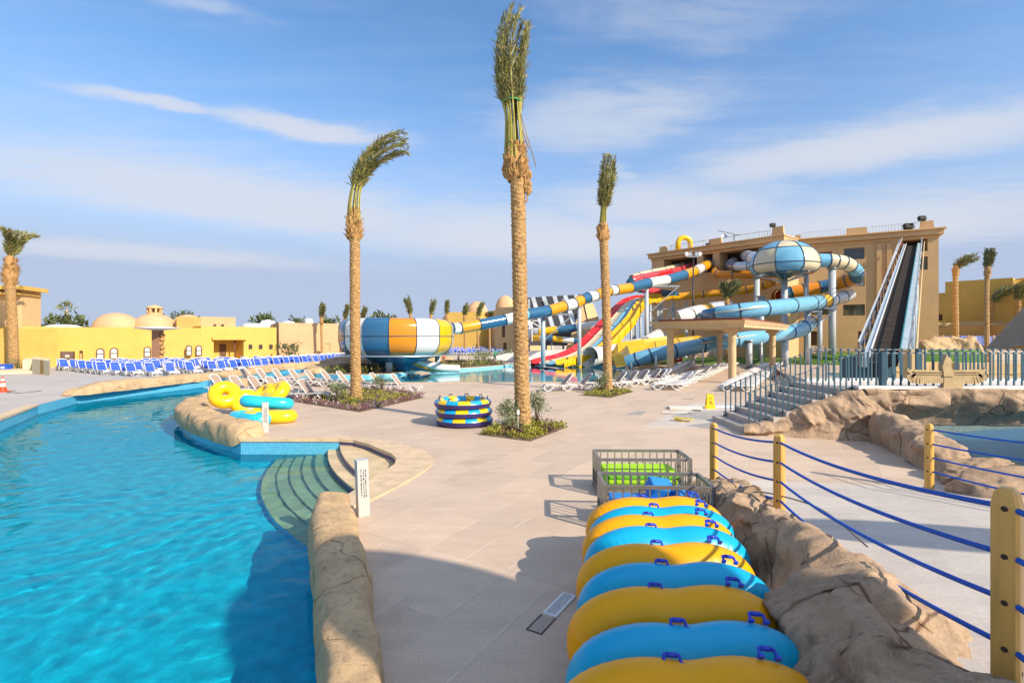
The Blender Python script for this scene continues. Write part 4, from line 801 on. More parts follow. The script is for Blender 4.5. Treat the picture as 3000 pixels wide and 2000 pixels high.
for k in range(ng):
    kk = k if k <= 9 else k - ng; c = seq.get(kk, 'b' if k % 2 else 'w'); a0, a1 = off + 2*math.pi*k/ng, off + 2*math.pi*(k+1)/ng
    mb = MB(); nn = 6; vs_ = []; fs = []
    for j in range(nn+1):
        a = lerp(a0 + 0.004, a1 - 0.004, j/nn); vs_ += [(q*math.cos(a), q*math.sin(a), z) for q, z in pr]
    m = len(pr)
    for j in range(nn):
        for i in range(m-1): fs.append((j*m+i, (j+1)*m+i, (j+1)*m+i+1, j*m+i+1))
    mb.add(vs_, fs, 0, True); o = mb.build('gore_panel', MATS[MI[c]], bowl)
    f = MB(); f.tube([((q+0.03)*math.cos(a0), (q+0.03)*math.sin(a0), z) for q, z in pr], 0.035, 5, 0); f.build('seam', G_flange, o)
f = MB(); f.tube([((RB+0.02)*math.cos(a), (RB+0.02)*math.sin(a), zmid) for a in [2*math.pi*i/56 for i in range(56)]], 0.035, 5, 0, closed=True); f.build('waist_seam', G_flange, bowl)
MB().lathe([(RB-0.95, zT), (RB-1.3, zT-0.6), (2.0, zB+0.5), (0.8, zB+0.1)], 40, mat=0).build('bowl_floor', G_lb, bowl)
MB().lathe([(RB-1.1, zB+0.02), (3.0, zB-0.35), (1.4, zB-0.9), (1.15, zB-1.5)], 36, mat=0).build('funnel', G_blue, bowl)
MB().lathe([(RB+0.05, zB-0.05), (RB+0.05, zB+0.06), (RB-0.3, zB+0.06), (RB-0.3, zB-0.05), (RB+0.05, zB-0.05)], 40).build('ring_beam', M_steel, bowl)
m = MB(); m.cyl((-0.3, -2.0, 0), (-0.3, -2.0, zB-0.1), 0.3); m.build('support_leg', M_column, bowl)
m = MB()
for x0, z0, x1, z1 in ((-0.3, 0.9, -3.4, zB-0.05), (-0.3, 0.9, 2.6, zB-0.05)): m.bar((x0, -2.0, z0), (x1, -2.2, z1), 0.14, 0.14)
m.bar((-3.6, -2.1, zB-0.1), (3.4, -2.1, zB-0.1), 0.2, 0.2); m.build('brace', M_steel, bowl)
for x, y in ((1.6, 1.0), (-3.0, 2.6), (3.2, 2.6)): MB().cyl((x, y, 0), (x, y, zB-0.1), 0.25).build('support_leg', M_column, bowl)
for c, x0, dz in (('o', 1.6, 0.0), ('w', 2.4, 0.1), ('b', 0.9, 0.0)):
    S = spline([(x0*0.6, -0.3, zB-0.5), (x0+0.5, -0.2, zB-0.9), (x0+1.6, 0.1, zB-1.2), (x0+3.1, 0.4, zB-1.3)], 6); MB().tube(S, 0.34, 12, 0, caps=False).build('drain_tube', MATS[MI[c]], bowl)
# tube that feeds it from the tower
flume('tube_slide', 'long striped tube slide climbing from the barrel bowl up to the tower', [(1322, 962, 46.5), (1347, 961, 47.2), (1404, 951, 48.3), (1478, 937, 49.5), (1505, 930, 50), (1545, 921, 51), (1605, 911, 52.5), (1652, 897, 54), (1681, 890, 55), (1704, 879, 56), (1722, 872, 56.6), (1744, 866, 57.5), (1764, 857, 58.5), (1783, 853, 59.5), (1803, 850, 60.5), (1846, 843, 62), (1898, 830, 65), (1954, 820, 67.5), (2003, 806, 70.5), (2034, 795, 73), (2052, 786, 75), (2074, 775, 78), (2090, 767, 82)],
      [0.52, 0.52, 0.52, 0.52, 0.52, 0.55, 0.58, 0.6, 0.6, 0.6, 0.6, 0.6, 0.6, 0.6, 0.6, 0.62, 0.66, 0.68, 0.7, 0.72, 0.72, 0.72, 0.72], 'wabwlbawabwaawabwbawab', every=False)
for px, pt, Y, r, arms, lab in ((1591, 918, 53, 0.24, ((3.2, 0),), 'thick grey column with side arm carrying the striped tube beside the black ramp'), (1697, 900, 55.5, 0.21, (), 'grey column under the striped tube in front of the tan pyramid wall'), (1894, 836, 65, 0.26, ((4.2, 0),), 'tall grey column with long bracket below the striped tube crossing'), (2217, 815, 68, 0.38, (), 'very thick grey column under the orange tube bend'), (2068, 780, 80, 0.4, (), 'grey column against the tower below the striped tube start'),
        (2298, 800, 60.5, 0.36, (), 'thick column under the middle of the striped dome'), (2362, 795, 62, 0.27, (), 'column under the right rim of the striped dome'), (2438, 788, 60, 0.39, (), 'massive tall column standing under the corrugated cream tube'), (2402, 900, 59, 0.25, ((2.0, 0),), 'shorter pale column under the sky blue flume end'), (2367, 910, 57.5, 0.27, ((1.5, 0),), 'pale column left of its twin under the sky blue flume'), (2230, 870, 62, 0.42, (), 'stubby pale pipe column beside the orange tube mouth'), (2195, 1000, 50, 0.28, (), 'low wide column below the lower sky blue flume'), (2300, 985, 54, 0.34, (), 'low column below the outer bend of the lower sky blue flume')):
    column(px, pt, 0, Y, r, lab, arms=arms)
# lattice stair tower legs behind the lanes
lt = thing('lattice_scaffold', 'pale steel lattice frame standing behind the racing lanes', 'scaffold', (*PX(1930, 76), 0)); m = MB()
o0 = lt.location; zt_ = A(0, 885, 76).z
for px in (1855, 1892, 1928, 1938, 1972, 2010):
    c = PX(px, 76); MB().bar((c[0]-o0.x, 0, 0), (c[0]-o0.x, 0, zt_), 0.32, 0.32).build('upright', M_column, lt)
for px0, px1, p0, p1 in ((1892, 1938, 905, 965), (1938, 1972, 960, 900), (1972, 2010, 905, 960), (1892, 1938, 1010, 960), (1938, 2010, 905, 905), (1892, 1972, 960, 960), (1855, 1938, 890, 890)):
    a, b = A(px0, p0, 75.8), A(px1, p1, 75.8); MB().bar((a.x-o0.x, -0.2, a.z), (b.x-o0.x, -0.2, b.z), 0.16, 0.16).build('diagonal', M_steel, lt)
# ------------------------------------------------------------------ four lane racer
def lane_pt(px, py): 
    k = (px - 1500)/F; t = (2.5 - k*58)/(k*17 - 17.5); t = max(-0.06, t); X, Y = 2.5 + 17.5*t, 58 + 17*t
    return Vector((X, Y, CAMH - (py - YH)/F*Y))
prof_px = [(1556, 1064), (1575, 1058), (1600, 1053), (1625, 1047), (1650, 1038), (1680, 1022), (1705, 1001), (1730, 975), (1755, 950), (1778, 925), (1800, 903), (1822, 886), (1845, 877), (1868, 873), (1895, 872)]
L0 = [lane_pt(*p) for p in prof_px]; side = Vector((0.70, -0.71, 0))
racer = thing('racing_slide', 'wide four lane racing slide with red cream sky blue and yellow lanes', 'water slide', (8, 62, 0)); o0 = racer.location
S = spline(L0, 4)
for k, c in enumerate('rcly'):
    mb = MB(); wv = 1.18; pts = []
    prf = [(0.0, 0.42), (0.03, 0.44), (0.10, 0.06), (0.25, -0.02), (0.5, -0.05), (0.75, -0.02), (0.90, 0.03), (0.97, 0.10), (1.0, 0.10)]
    prf = prf if c in 'ry' else [(0.0, 0.10), (0.03, 0.10), (0.10, 0.02), (0.3, -0.02), (0.5, -0.04), (0.7, -0.02), (0.90, 0.02), (0.97, 0.10), (1.0, 0.10)]
    if c == 'r': prf[0] = (-0.03, -0.45); prf[1] = (-0.02, 0.40); prf[2] = (0.03, 0.40); prf[3] = (0.10, 0.06)
    sq = [1.0 if i < len(S)*0.6 else lerp(1.0, 0.45, (i/len(S) - 0.6)/0.4) for i in range(len(S))]
    vs_ = []; n = len(prf)
    for i, p in enumerate(S):
        for u, h in prf: vs_.append(p - o0 + side*((k + u)*wv*sq[i]) + Vector((0, 0, h)))
    fs = [(i*n+j, i*n+j+1, (i+1)*n+j+1, (i+1)*n+j) for i in range(len(S)-1) for j in range(n-1)]
    mb.add(vs_, fs, 0, True); ln = mb.build('lane', MATS[MI[c]], racer)
    for i in range(6, len(S)-2, 7):
        f = MB(); f.tube([S[i] - o0 + side*((k + u)*wv*sq[i]) + Vector((0, 0, h + 0.015)) for u, h in prf[1:-1]], 0.022, 4, 0, smooth=False); f.build('joint_flange', G_grey if c != 'y' else G_or, ln)
# yellow outer skirt of the last lane and its ribs
mb = MB(); vs_ = []
for i, p in enumerate(S):
    e = p - o0 + side*(4.0*1.18*sq[i]); vs_ += [e + Vector((0, 0, 0.44)), e + side*0.15 + Vector((0, 0, 0.40)), e + side*0.12 + Vector((0, 0, -0.75 if i > 6 else -0.3))]
mb.add(vs_, [(i*3+j, i*3+j+1, (i+1)*3+j+1, (i+1)*3+j) for i in range(len(S)-1) for j in range(2)], 0, True); sk = mb.build('side_skirt', G_yel, racer)
for i in range(2, len(S)-2, 3):
    e = S[i] - o0 + side*(4.0*1.18*sq[i] + 0.16); MB().bar(e + Vector((0, 0, -0.7)), e + Vector((0, 0, 0.36)), 0.04, 0.06).build('rib', G_yel, sk)
for i in (10, 18, 26, 34, 42, 50):
    for kk in (0.4, 3.6):
        p = S[i] - o0 + side*(kk*1.18*sq[i]); 
        if p.z > 0.8: MB().cyl((p.x, p.y, 0), (p.x, p.y, p.z - 0.1), 0.14).build('support_leg', M_column, racer)
# yellow orange pipe from the tower to the last lane
flume('tube_slide', 'orange yellow tube slide looping from the tower down to the yellow lane', [(2130, 762, 84), (2118, 770, 82), (2104, 782, 79), (2094, 795, 76), (2103, 802, 73), (2150, 804, 71), (2215, 806, 69), (2258, 813, 68), (2268, 824, 68.5), (2240, 836, 70), (2190, 848, 71.5), (2140, 855, 73), (2060, 862, 74.5), (1988, 868, 75)], 0.52, 'aaoaooooaaaaa')
flume('tube_slide', 'yellow open chute linking the orange pipe to the top of the racing lanes', [(1988, 868, 75), (1962, 867, 74.4), (1940, 872, 73.6), (1922, 882, 72.8)], 0.62, 'yyy', trough=[1, 1, 1], fl_m=G_or)
flume('tube_slide', 'rose red tube slide sweeping left out of the tower and turning under itself', [(2045, 772, 85), (2010, 785, 81), (1965, 797, 78), (1920, 806, 75), (1880, 814, 73), (1852, 822, 72), (1846, 834, 72.5), (1875, 846, 74), (1930, 856, 76), (1990, 866, 79)], 0.55, 'pprppddpd')
flume('open_flume', 'cream corrugated flume above the rose tube beside the tower', [(2010, 775, 86), (1985, 783, 83), (1945, 792, 80), (1905, 800, 77.5), (1870, 808, 76), (1852, 816, 75)], 0.55, 'ccccc', every=True)
flume('tube_slide', 'short pale blue tube from the tower opening into the striped dome', [(2170, 752, 82), (2150, 765, 78), (2138, 776, 74), (2160, 780, 70), (2200, 779, 66), (2225, 777, 64)], 0.62, 'bgbgg')
flume('tube_slide', 'white tube just above the pale blue one by the dome edge', [(2180, 738, 82), (2190, 750, 74), (2205, 756, 67), (2225, 757, 64)], 0.85, 'www')
# ------------------------------------------------------------------ striped dome
dm = A(2297, 990, 60); DR = 3.75; z0d, z1d = A(0, 778, 60).z, A(0, 706, 60).z; zbb = A(0, 802, 60).z
sd = thing('dome_slide', 'striped space bowl dome in cream and blue gores high beside the tower', 'water slide', (dm.x, 60, 0))
for k in range(8):
    a0, a1 = math.radians(-86 + 45*k), math.radians(-86 + 45*(k+1)); rows = []
    for i in range(13):
        t = math.pi/2*i/12; rows.append((DR*math.cos(t) if i < 12 else 0.02, z0d + (z1d - z0d)*math.sin(t)))
    rows = [(DR*0.80, zbb), (DR*0.93, zbb+0.25), (DR*0.99, lerp(zbb, z0d, 0.6))] + rows
    for part, (i0, i1) in enumerate(((0, 3), (3, 8), (8, len(rows)-1))):
        mb = MB(); vs_ = []; fs = []; nn = 5; seg = rows[i0:i1+1]; m_ = len(seg)
        for j in range(nn+1): a = lerp(a0, a1, j/nn); vs_ += [(q*math.cos(a), q*math.sin(a), z) for q, z in seg]
        for j in range(nn):
            for i in range(m_-1): fs.append((j*m_+i, (j+1)*m_+i, (j+1)*m_+i+1, j*m_+i+1))
        mb.add(vs_, fs, 0, True); o = mb.build('gore_panel', [G_crm, G_lb][(k + (1 if part == 2 else 0)) % 2], sd)
        f = MB(); f.tube([((q+0.03)*math.cos(a0), (q+0.03)*math.sin(a0), z) for q, z in seg], 0.055, 5, 0); f.build('seam', G_flange, o)
        f = MB(); q, z = seg[0]; f.tube([((q+0.02)*math.cos(a), (q+0.02)*math.sin(a), z) for a in [lerp(a0, a1, j/8) for j in range(9)]], 0.05, 5, 0); f.build('seam', G_flange, o)
MB().lathe([(DR*0.8, zbb+0.01), (1.2, zbb-0.25), (0.7, zbb-0.5)], 24).build('under_bowl', G_dk, sd)
m = MB()
for a in (0.3, 1.5, 2.7, 3.9, 5.1): m.bar((0.4*math.cos(a), 0.4*math.sin(a), zbb-0.9), (DR*0.85*math.cos(a), DR*0.85*math.sin(a), zbb-0.05), 0.14, 0.14)
m.build('brace', M_steel, sd)
flume('tube_slide', 'fat tube leaving the dome in blue and ribbed cream curling back under it', [(2384, 763, 60), (2427, 763, 59.8), (2447, 765, 59.8), (2470, 769, 60), (2492, 780, 60.4), (2508, 795, 61), (2508, 812, 62), (2482, 822, 63), (2446, 832, 64), (2400, 842, 64.6), (2352, 850, 65), (2318, 857, 65.3), (2292, 866, 65.6)], 0.80, 'lcccldoodoodo'.replace('d', 'b'), every=False)
for i, (px, py, Y) in enumerate(((2437, 764, 59.8), (2452, 766, 59.8), (2464, 768, 59.9), (2476, 772, 60), (2487, 777, 60.3))): pass
mo = thing('tube_mouth', 'bright orange round tube mouth above the sky blue flume', 'water slide', A(2290, 867, 65.4)); MB().tube([(0.3, 0.4, 0.05), (-0.9, -1.2, -0.2)], [0.85, 0.98], 20, 0, caps=False).build('bell', G_or, mo); MB().tube([(0.25, 0.3, 0.02), (0.28, 0.35, 0.03)], 0.82, 20, 0).build('throat', mat('orange_inside', (0.7, 0.10, 0.01), rough=0.4), mo)
# ------------------------------------------------------------------ sky blue flumes
def cream_rail(t, pts, dz):
    b = t.location; S = [p - b + Vector((0, -0.02, dz)) for p in spline([A(*p) for p in pts], 6)]; MB().tube(S, 0.06, 5, 0).build('edge_rail', G_crm, t)
up = [(2398, 886, 58.5), (2375, 888, 57), (2318, 895, 54.5), (2240, 903, 52.5), (2165, 911, 52), (2105, 919, 53), (2068, 924, 55)]
t = flume('flume_slide', 'upper sky blue flume with cream rail crossing in front of the columns', up, [0.85, 0.85, 0.82, 0.8, 0.78, 0.75, 0.7], 'lllllb'); cream_rail(t, [(p[0], p[1]-4, p[2]-0.9) for p in up], 0)
flume('flume_slide', 'yellow and white tube turning back at the right end of the upper flume', [(2398, 885, 58.8), (2421, 881, 60), (2440, 878, 61), (2468, 870, 62.5), (2490, 862, 64)], [0.8, 0.78, 0.75, 0.75, 0.7], 'ywgg')
flume('flume_slide', 'white funnel tube with yellow band at the left end of the upper flume', [(1990, 936, 56), (2022, 926, 56), (2052, 917, 57), (2075, 908, 58.5), (2100, 902, 60), (2135, 897, 62)], [1.0, 1.0, 0.95, 0.8, 0.75, 0.7], 'wwygg', flange=False)
lo = [(2372, 946, 60.5), (2350, 962, 57), (2310, 973, 54.5), (2236, 984, 52), (2150, 997, 50.5), (2055, 1012, 49.5), (1975, 1028, 49), (1905, 1042, 49), (1866, 1052, 49.2), (1838, 1062, 49.6)]
t = flume('flume_slide', 'lower sky blue flume with cream rail running down to the pool', lo, [0.82, 0.84, 0.82, 0.78, 0.75, 0.72, 0.7, 0.68, 0.66, 0.66], 'lllllllll'); cream_rail(t, [(p[0], p[1]-6, p[2]-0.85) for p in lo[:6]], 0)
for px, pt, Y in ((1850, 1062, 48.4), (1922, 1040, 48.2), (2059, 1020, 48.8), (2231, 1003, 51)):
    b = A(px, 990, Y); tt = thing('thin_strut', {1850: 'thin white strut under the flume tip nearest the pool', 1922: 'thin white strut under the flume left of the pergola', 2059: 'thin white strut under the flume right of the red totem', 2231: 'thin white strut under the flume between the right pergola columns'}[px], 'strut', (b.x, Y, 0)); MB().cyl((0, 0, 0), (0, 0, A(0, pt, Y).z), 0.09, n=8).build('post', M_white, tt); MB().cyl((0, 0, 0), (0, 0, 0.04), 0.2, n=8).build('foot_plate', M_steel, tt)
# wide yellow chute: flat bed with tall side wall
yc = thing('yellow_chute', 'broad yellow chute with tall angled side wall ending in the pool', 'water slide', (*PX(1900, 53), 0)); b = yc.location
lowp = [(1806, 1076, 51.5), (1838, 1070, 51), (1850, 1046, 50.6), (1925, 1028, 50.6), (2000, 1010, 51), (2066, 998, 51.6)]; top = [(1792, 1040, 53.5), (1822, 1036, 53), (1838, 1010, 52.4), (1920, 999, 52.4), (1985, 990, 52.8), (2048, 983, 53.2)]
lp, tp = [A(*p) - b for p in lowp], [A(*p) - b for p in top]
mb = MB(); n = len(lp); v = lp + tp + [p + Vector((0.05, 0.25, 0.02)) for p in tp] + [p + Vector((-0.3, 3.0, 0.0)) - Vector((0, 0, 0.9)) for p in tp] + [p + Vector((-0.3, 3.4, 0.2)) for p in tp]
fs = [(k*n+i, k*n+i+1, (k+1)*n+i+1, (k+1)*n+i) for k in range(4) for i in range(n-1)]; mb.add(v, fs, 0, False); mb.build('chute_bed', G_yel, yc)
for i in range(2, n): MB().bar(lp[i] + Vector((0, -0.06, 0)), tp[i] + Vector((0, -0.06, 0)), 0.07, 0.07).build('rib', G_yel, yc)
# white tube mouth at the pool
wt = thing('white_tube_exit', 'big white tube slide mouth opening at the pool edge beside the right palm', 'water slide', (*PX(1760, 57), 0)); b = wt.location
S = spline([A(1722, 1046, 55.6) - b, A(1748, 1043, 56.5) - b, A(1790, 1036, 58) - b, A(1840, 1024, 60) - b, A(1890, 1008, 63) - b, A(1925, 988, 66) - b, A(1958, 968, 70) - b], 5)
MB().tube(S[2:8], [1.10, 1.06, 1.04, 1.03, 1.02, 1.01], 22, 0, caps=False).build('mouth', G_white, wt); MB().tube([S[2] - (S[3]-S[2]).normalized()*0.05, S[2] + (S[3]-S[2]).normalized()*0.05], 1.16, 22, 0, caps=False).build('mouth_rim', G_white, wt); MB().tube(S[:3], [1.12, 1.11, 1.10], 14, 0, a0=math.pi*1.05, a1=math.pi*1.95, caps=False).build('mouth_lip', G_white, wt)
MB().tube(S[7:19], 1.0, 18, 0, caps=False).build('slide_section', G_white, wt); MB().tube(S[18:], 0.95, 18, 0, caps=False).build('slide_section', G_white, wt)
MB().tube([S[7], S[8]], 1.08, 18, 0).build('throat', mat('tube_shade', (0.42, 0.38, 0.33), rough=0.5), wt)  # greyer plug, the shade inside the tube put into its colour
# ------------------------------------------------------------------ striped half pipe behind
hp = thing('half_pipe', 'huge half pipe ramp striped black and white behind the central palm', 'water slide', (*PX(1630, 92), 0)); b = hp.location
M_stripe = mat('charcoal_gelcoat', (0.045, 0.042, 0.045), rough=0.4)
N_ = 14; pL, pR = 1515, 1735
for k in range(N_):
    u0, u1 = (k + (0.22 if k % 2 else 0))/N_, (k + 1 + (0 if k % 2 else 0.22))/N_ - 0.002; mb = MB(); vs_ = []; prof = [(0, 0.6, 992), (3, 1.0, 962), (6.5, 1.0, 930), (9.2, 1.0, 905), (10.6, 1.0, 884), (10.9, 1.0, 866)]
    for dx, sh, py in prof:
        for u in (u0, u1):
            px = lerp(pL, pR, u); sft = (py - 866)/126*42; p = A(px - 10 + sft*0.9, py + lerp(0, -3, u)*1 + (lerp(8, -2, u)), 92 + dx*0.6); vs_.append(p - b)
    fs = [(i*2, i*2+1, i*2+3, i*2+2) for i in range(len(prof)-1)]
    n0 = len(vs_); vs_ += [v + Vector((0.1, 0.5, -0.1)) for v in vs_]; fs += [(n0+f[3], n0+f[2], n0+f[1], n0+f[0]) for f in fs]; fs += [(2*len(prof)-2, 2*len(prof)-1, n0+2*len(prof)-1, n0+2*len(prof)-2)]
    mb.add(vs_, fs); mb.build('stripe_panel', M_stripe if k % 2 == 0 else G_grey, hp)
for px in (1550, 1600, 1650, 1700): c = A(px, 870, 97.8) - b; MB().bar((c.x, c.y, 0), (c.x, c.y, c.z-0.4), 0.35, 0.35).build('support_leg', M_column, hp)
mb = MB(); v = [A(1545, 965, 91.4) - b, A(1735, 955, 91.4) - b, A(1735, 1012, 91.4) - b, A(1545, 1012, 91.4) - b]; mb.extrude(v, (0, 0.6, 0)); mb.build('front_wall', mat('dark_grey_panel', (0.07, 0.065, 0.07), rough=0.7), hp)
py_ = thing('pyramid_wall', 'tan stepped pyramid wall with pale sunlit side behind the slide column', 'wall', (*PX(1715, 84), 0)); b = py_.location
v = [A(1668, 945, 84)-b, A(1711, 890, 86)-b, A(1736, 945, 84)-b]; mb = MB(); a0, a1, a2 = A(1655, 1030, 83)-b, A(1707, 890, 87)-b, A(1740, 1030, 83)-b; mb.extrude([a0, a2, a1], (0.5, 4, 0)); mb.build('face', M_tan, py_, fix=True)
mb = MB(); mb.add([A(1712, 889, 86.8)-b, A(1738, 889, 88)-b, A(1790, 1030, 86)-b, A(1741, 1030, 82.9)-b], [(0, 1, 2, 3)]); mb.build('side', M_tan_l, py_)
# smaller tubes in the distance behind the column
flume('tube_slide', 'small distant tube with grey yellow blue and white sections behind the grey column', [(1548, 982, 84), (1555, 978, 83), (1580, 972, 82), (1632, 966, 82), (1688, 960, 82), (1705, 956, 82), (1760, 950, 82)], 0.62, 'ggybww', flange=False)
flume('tube_slide', 'lower small distant tube with yellow and white sections beside the red lane', [(1562, 990, 82), (1585, 990, 81), (1600, 990, 80.5), (1620, 992, 80), (1648, 995, 80), (1680, 998, 80), (1700, 1000, 80)], 0.48, 'ywbywb', flange=False)
for px, Y, lab in ((1617, 80.5, 'short pale post under the small distant tube'),): column(px, 1000, 0, Y, 0.18, lab)
fr = thing('steel_frame', 'white steel frame scaffold between central palm and grey column', 'scaffold', (*PX(1560, 78), 0)); b = fr.location
for p0, p1 in (((1545, 940), (1590, 939)), ((1545, 963), (1582, 962)), ((1559, 935), (1559, 1000)), ((1560, 944), (1588, 962)), ((1566, 930), (1545, 950))): MB().bar(A(*p0, 78)-b, A(*p1, 78)-b, 0.15, 0.15).build('beam', M_white, fr)
wl_ = thing('white_wall', 'low white curved pool wall between central palm and the red lane', 'wall', (*PX(1555, 66), 0)); b = wl_.location
mb = MB(); prevs = [(1440, 1058, 1046), (1480, 1056, 1036), (1530, 1056, 1030), (1560, 1054, 1027), (1640, 1050, 1024), (1700, 1046, 1020)]
for i in range(len(prevs)-1): 
    a0, a1 = A(prevs[i][0], prevs[i][1], 66)-b, A(prevs[i+1][0], prevs[i+1][1], 66)-b; t0, t1 = A(prevs[i][0], prevs[i][2], 66)-b, A(prevs[i+1][0], prevs[i+1][2], 66)-b
    MB().extrude([a0, a1, t1, t0], (0, 0.5, 0)).build('wall_block', M_white, wl_)
# ------------------------------------------------------------------ conveyor
cv = thing('tube_conveyor', 'steep dark tube conveyor belt rising to the tower top opening', 'conveyor', (*PX(2590, 28), 0)); b = cv.location
T0, T1, B0, B1 = A(2656, 720, 66.6), A(2688, 718, 66.0), A(2546, 1062, 26.6), A(2632, 1066, 26.0)
M_belt = mat('dark_rubber_belt', (0.042, 0.034, 0.030), rough=0.95, scale=2, var=0.2, spec=0.1); M_cvside = mat('pale_blue_steel', (0.42, 0.50, 0.55), rough=0.4); M_teal = mat('teal_edge', (0.02, 0.20, 0.22), rough=0.4)
nb = 40; ts = [0] + [1 - (1 - i/nb) for i in range(1, nb+1)]
for i in range(nb):
    t0, t1 = i/nb, (i+1)/nb; g_ = 0.0006
    MB().extrude([lerp(B0, T0, t0+g_)-b, lerp(B1, T1, t0+g_)-b, lerp(B1, T1, t1)-b, lerp(B0, T0, t1)-b], (0, 0.05, -0.15)).build('belt_slat', M_belt, cv)
ax = (B1 - B0).normalized()
for P0, P1, s, nm in ((B0, T0, -1, 'l'), (B1, T1, 1, 'r')):
    mb = MB(); w = 0.3
    e = ax*s; mb.extrude([P0 + e*0.03 + Vector((0, 0, 0.26)) - b, P0 + e*w + Vector((0, 0, 0.26)) - b, P1 + e*w*1.0 + Vector((0, 0, 0.26)) - b, P1 + e*0.03 + Vector((0, 0, 0.26)) - b], (0, 0.04, -0.5)); mb.build('side_beam', M_cvside, cv)
    MB().bar(P0 + e*0.02 + Vector((0, 0, 0.28)) - b, P1 + e*0.02 + Vector((0, 0, 0.28)) - b, 0.06, 0.10).build('belt_guide', M_teal if nm == 'r' else M_white, cv)
    for i in range(14):
        t_ = i/13; p = lerp(P0, P1, t_) + e*(w+0.15) - b; z_ = p.z
        MB().bar(p + Vector((0, 0, -0.2)), p + Vector((0, 0, 1.05)), 0.06, 0.06).build('handrail_post', M_brown if nm == 'l' else M_steel, cv)
    MB().bar(lerp(P0, P1, 0.0) + e*(w+0.15) + Vector((0, 0, 1.05)) - b, P1 + e*(w+0.15) + Vector((0, 0, 1.05)) - b, 0.07, 0.07).build('handrail', M_rail if nm == 'l' else M_steel, cv)
    if nm == 'r':
        S = []
        for i in range(27):
            t_ = i/26; S.append(lerp(P0, P1, t_) + e*(w+0.4) + Vector((0, 0, 0.45 + 0.05*math.sin(i*2.4))) - b)
        MB().tube(S, 0.05, 6, 0).build('cable_chain', M_tan_l, cv)
for t_ in (0.12, 0.3, 0.5, 0.7, 0.88):
    for P0, P1, s in ((B0, T0, -1), (B1, T1, 1)): p = lerp(P0, P1, t_) - b; MB().cyl((p.x, p.y, 0), (p.x, p.y, p.z-0.3), 0.2, n=10).build('support_leg', M_cvside, cv)
p0, p1 = lerp(B0, T0, 0.0) - b, lerp(B1, T1, 0.0) - b
# landing stairs rail left of the conveyor foot
sr = thing('ramp_handrail', 'long sloping steel handrail on posts left of the conveyor', 'railing', (*PX(2500, 34), 0)); b = sr.location
r0, r1 = A(2492, 1085, 29), A(2636, 702, 66.5); MB().bar(r0-b, r1-b, 0.09, 0.09).build('top_rail', M_rail, sr); MB().bar(r0-b-Vector((0, 0, 0.5)), r1-b-Vector((0, 0, 0.6)), 0.06, 0.06).build('mid_rail', M_rail, sr)
for i in range(17): p = lerp(r0, r1, i/16) - b; MB().bar(p - Vector((0, 0, 1.3)), p, 0.09, 0.09).build('post', M_brown, sr)
M_trunk = mat('palm_bark', (0.40, 0.24, 0.095), rough=0.9, scale=9, var=0.40, bump=0.5, bscale=22, bdist=0.03)
M_boot = mat('palm_fibre', (0.42, 0.235, 0.085), rough=0.9, scale=10, var=0.3)
M_leaf = mat('palm_leaf', (0.165, 0.17, 0.05), rough=0.5, scale=0.9, var=0.4, col2=(0.38, 0.36, 0.12))
M_leaf_y = mat('palm_stalk', (0.36, 0.32, 0.06), rough=0.5, scale=2, var=0.25)
M_leaf_dry = mat('palm_dry', (0.30, 0.20, 0.08), rough=0.8, scale=3, var=0.3)
M_leaf_far = mat('palm_leaf_far', (0.15, 0.17, 0.06), rough=0.6, scale=1, var=0.25)
M_tie = mat('green_tie', (0.02, 0.35, 0.12), rough=0.5)
def trunk_mesh(base, top, r0, r1, rings, seed, n=18, amp=0.16):
    rr = random.Random(seed); base, top = Vector(base), Vector(top); H = (top - base).length; rows = rings*4; mb = MB(); vs_ = []; ph = [rr.uniform(-0.18, 0.18) for _ in range(n)]
    for i in range(rows+1):
        t = i/rows; c = lerp(base, top, t) + Vector((0.05*math.sin(t*3+seed), 0.04*math.sin(t*2.2+seed*2), 0)); r = lerp(r0, r1, t) * (1 + 0.28*math.exp(-t*28))
        for j in range(n):
            a = 2*math.pi*j/n; fr = (i/4 + (j*3/n) + ph[j]) % 1.0; saw = fr if fr < 0.82 else (1-fr)/0.18*0.82
            k = 1 + amp*(saw - 0.4) + 0.075*noise.noise(Vector((math.cos(a)*2, math.sin(a)*2, i*0.31 + seed)))*1.3 + 0.04*noise.noise(Vector((a*3, i*0.9, seed)))
            vs_.append(c + Vector((math.cos(a), math.sin(a), 0))*r*k)
    mb.add(vs_, [(i*n+j, i*n+(j+1) % n, (i+1)*n+(j+1) % n, (i+1)*n+j) for i in range(rows) for j in range(n)], 0, False)
    mb.f.append(list(range(rows*n, rows*n+n))); mb.m.append(0); mb.s.append(False)
    return mb
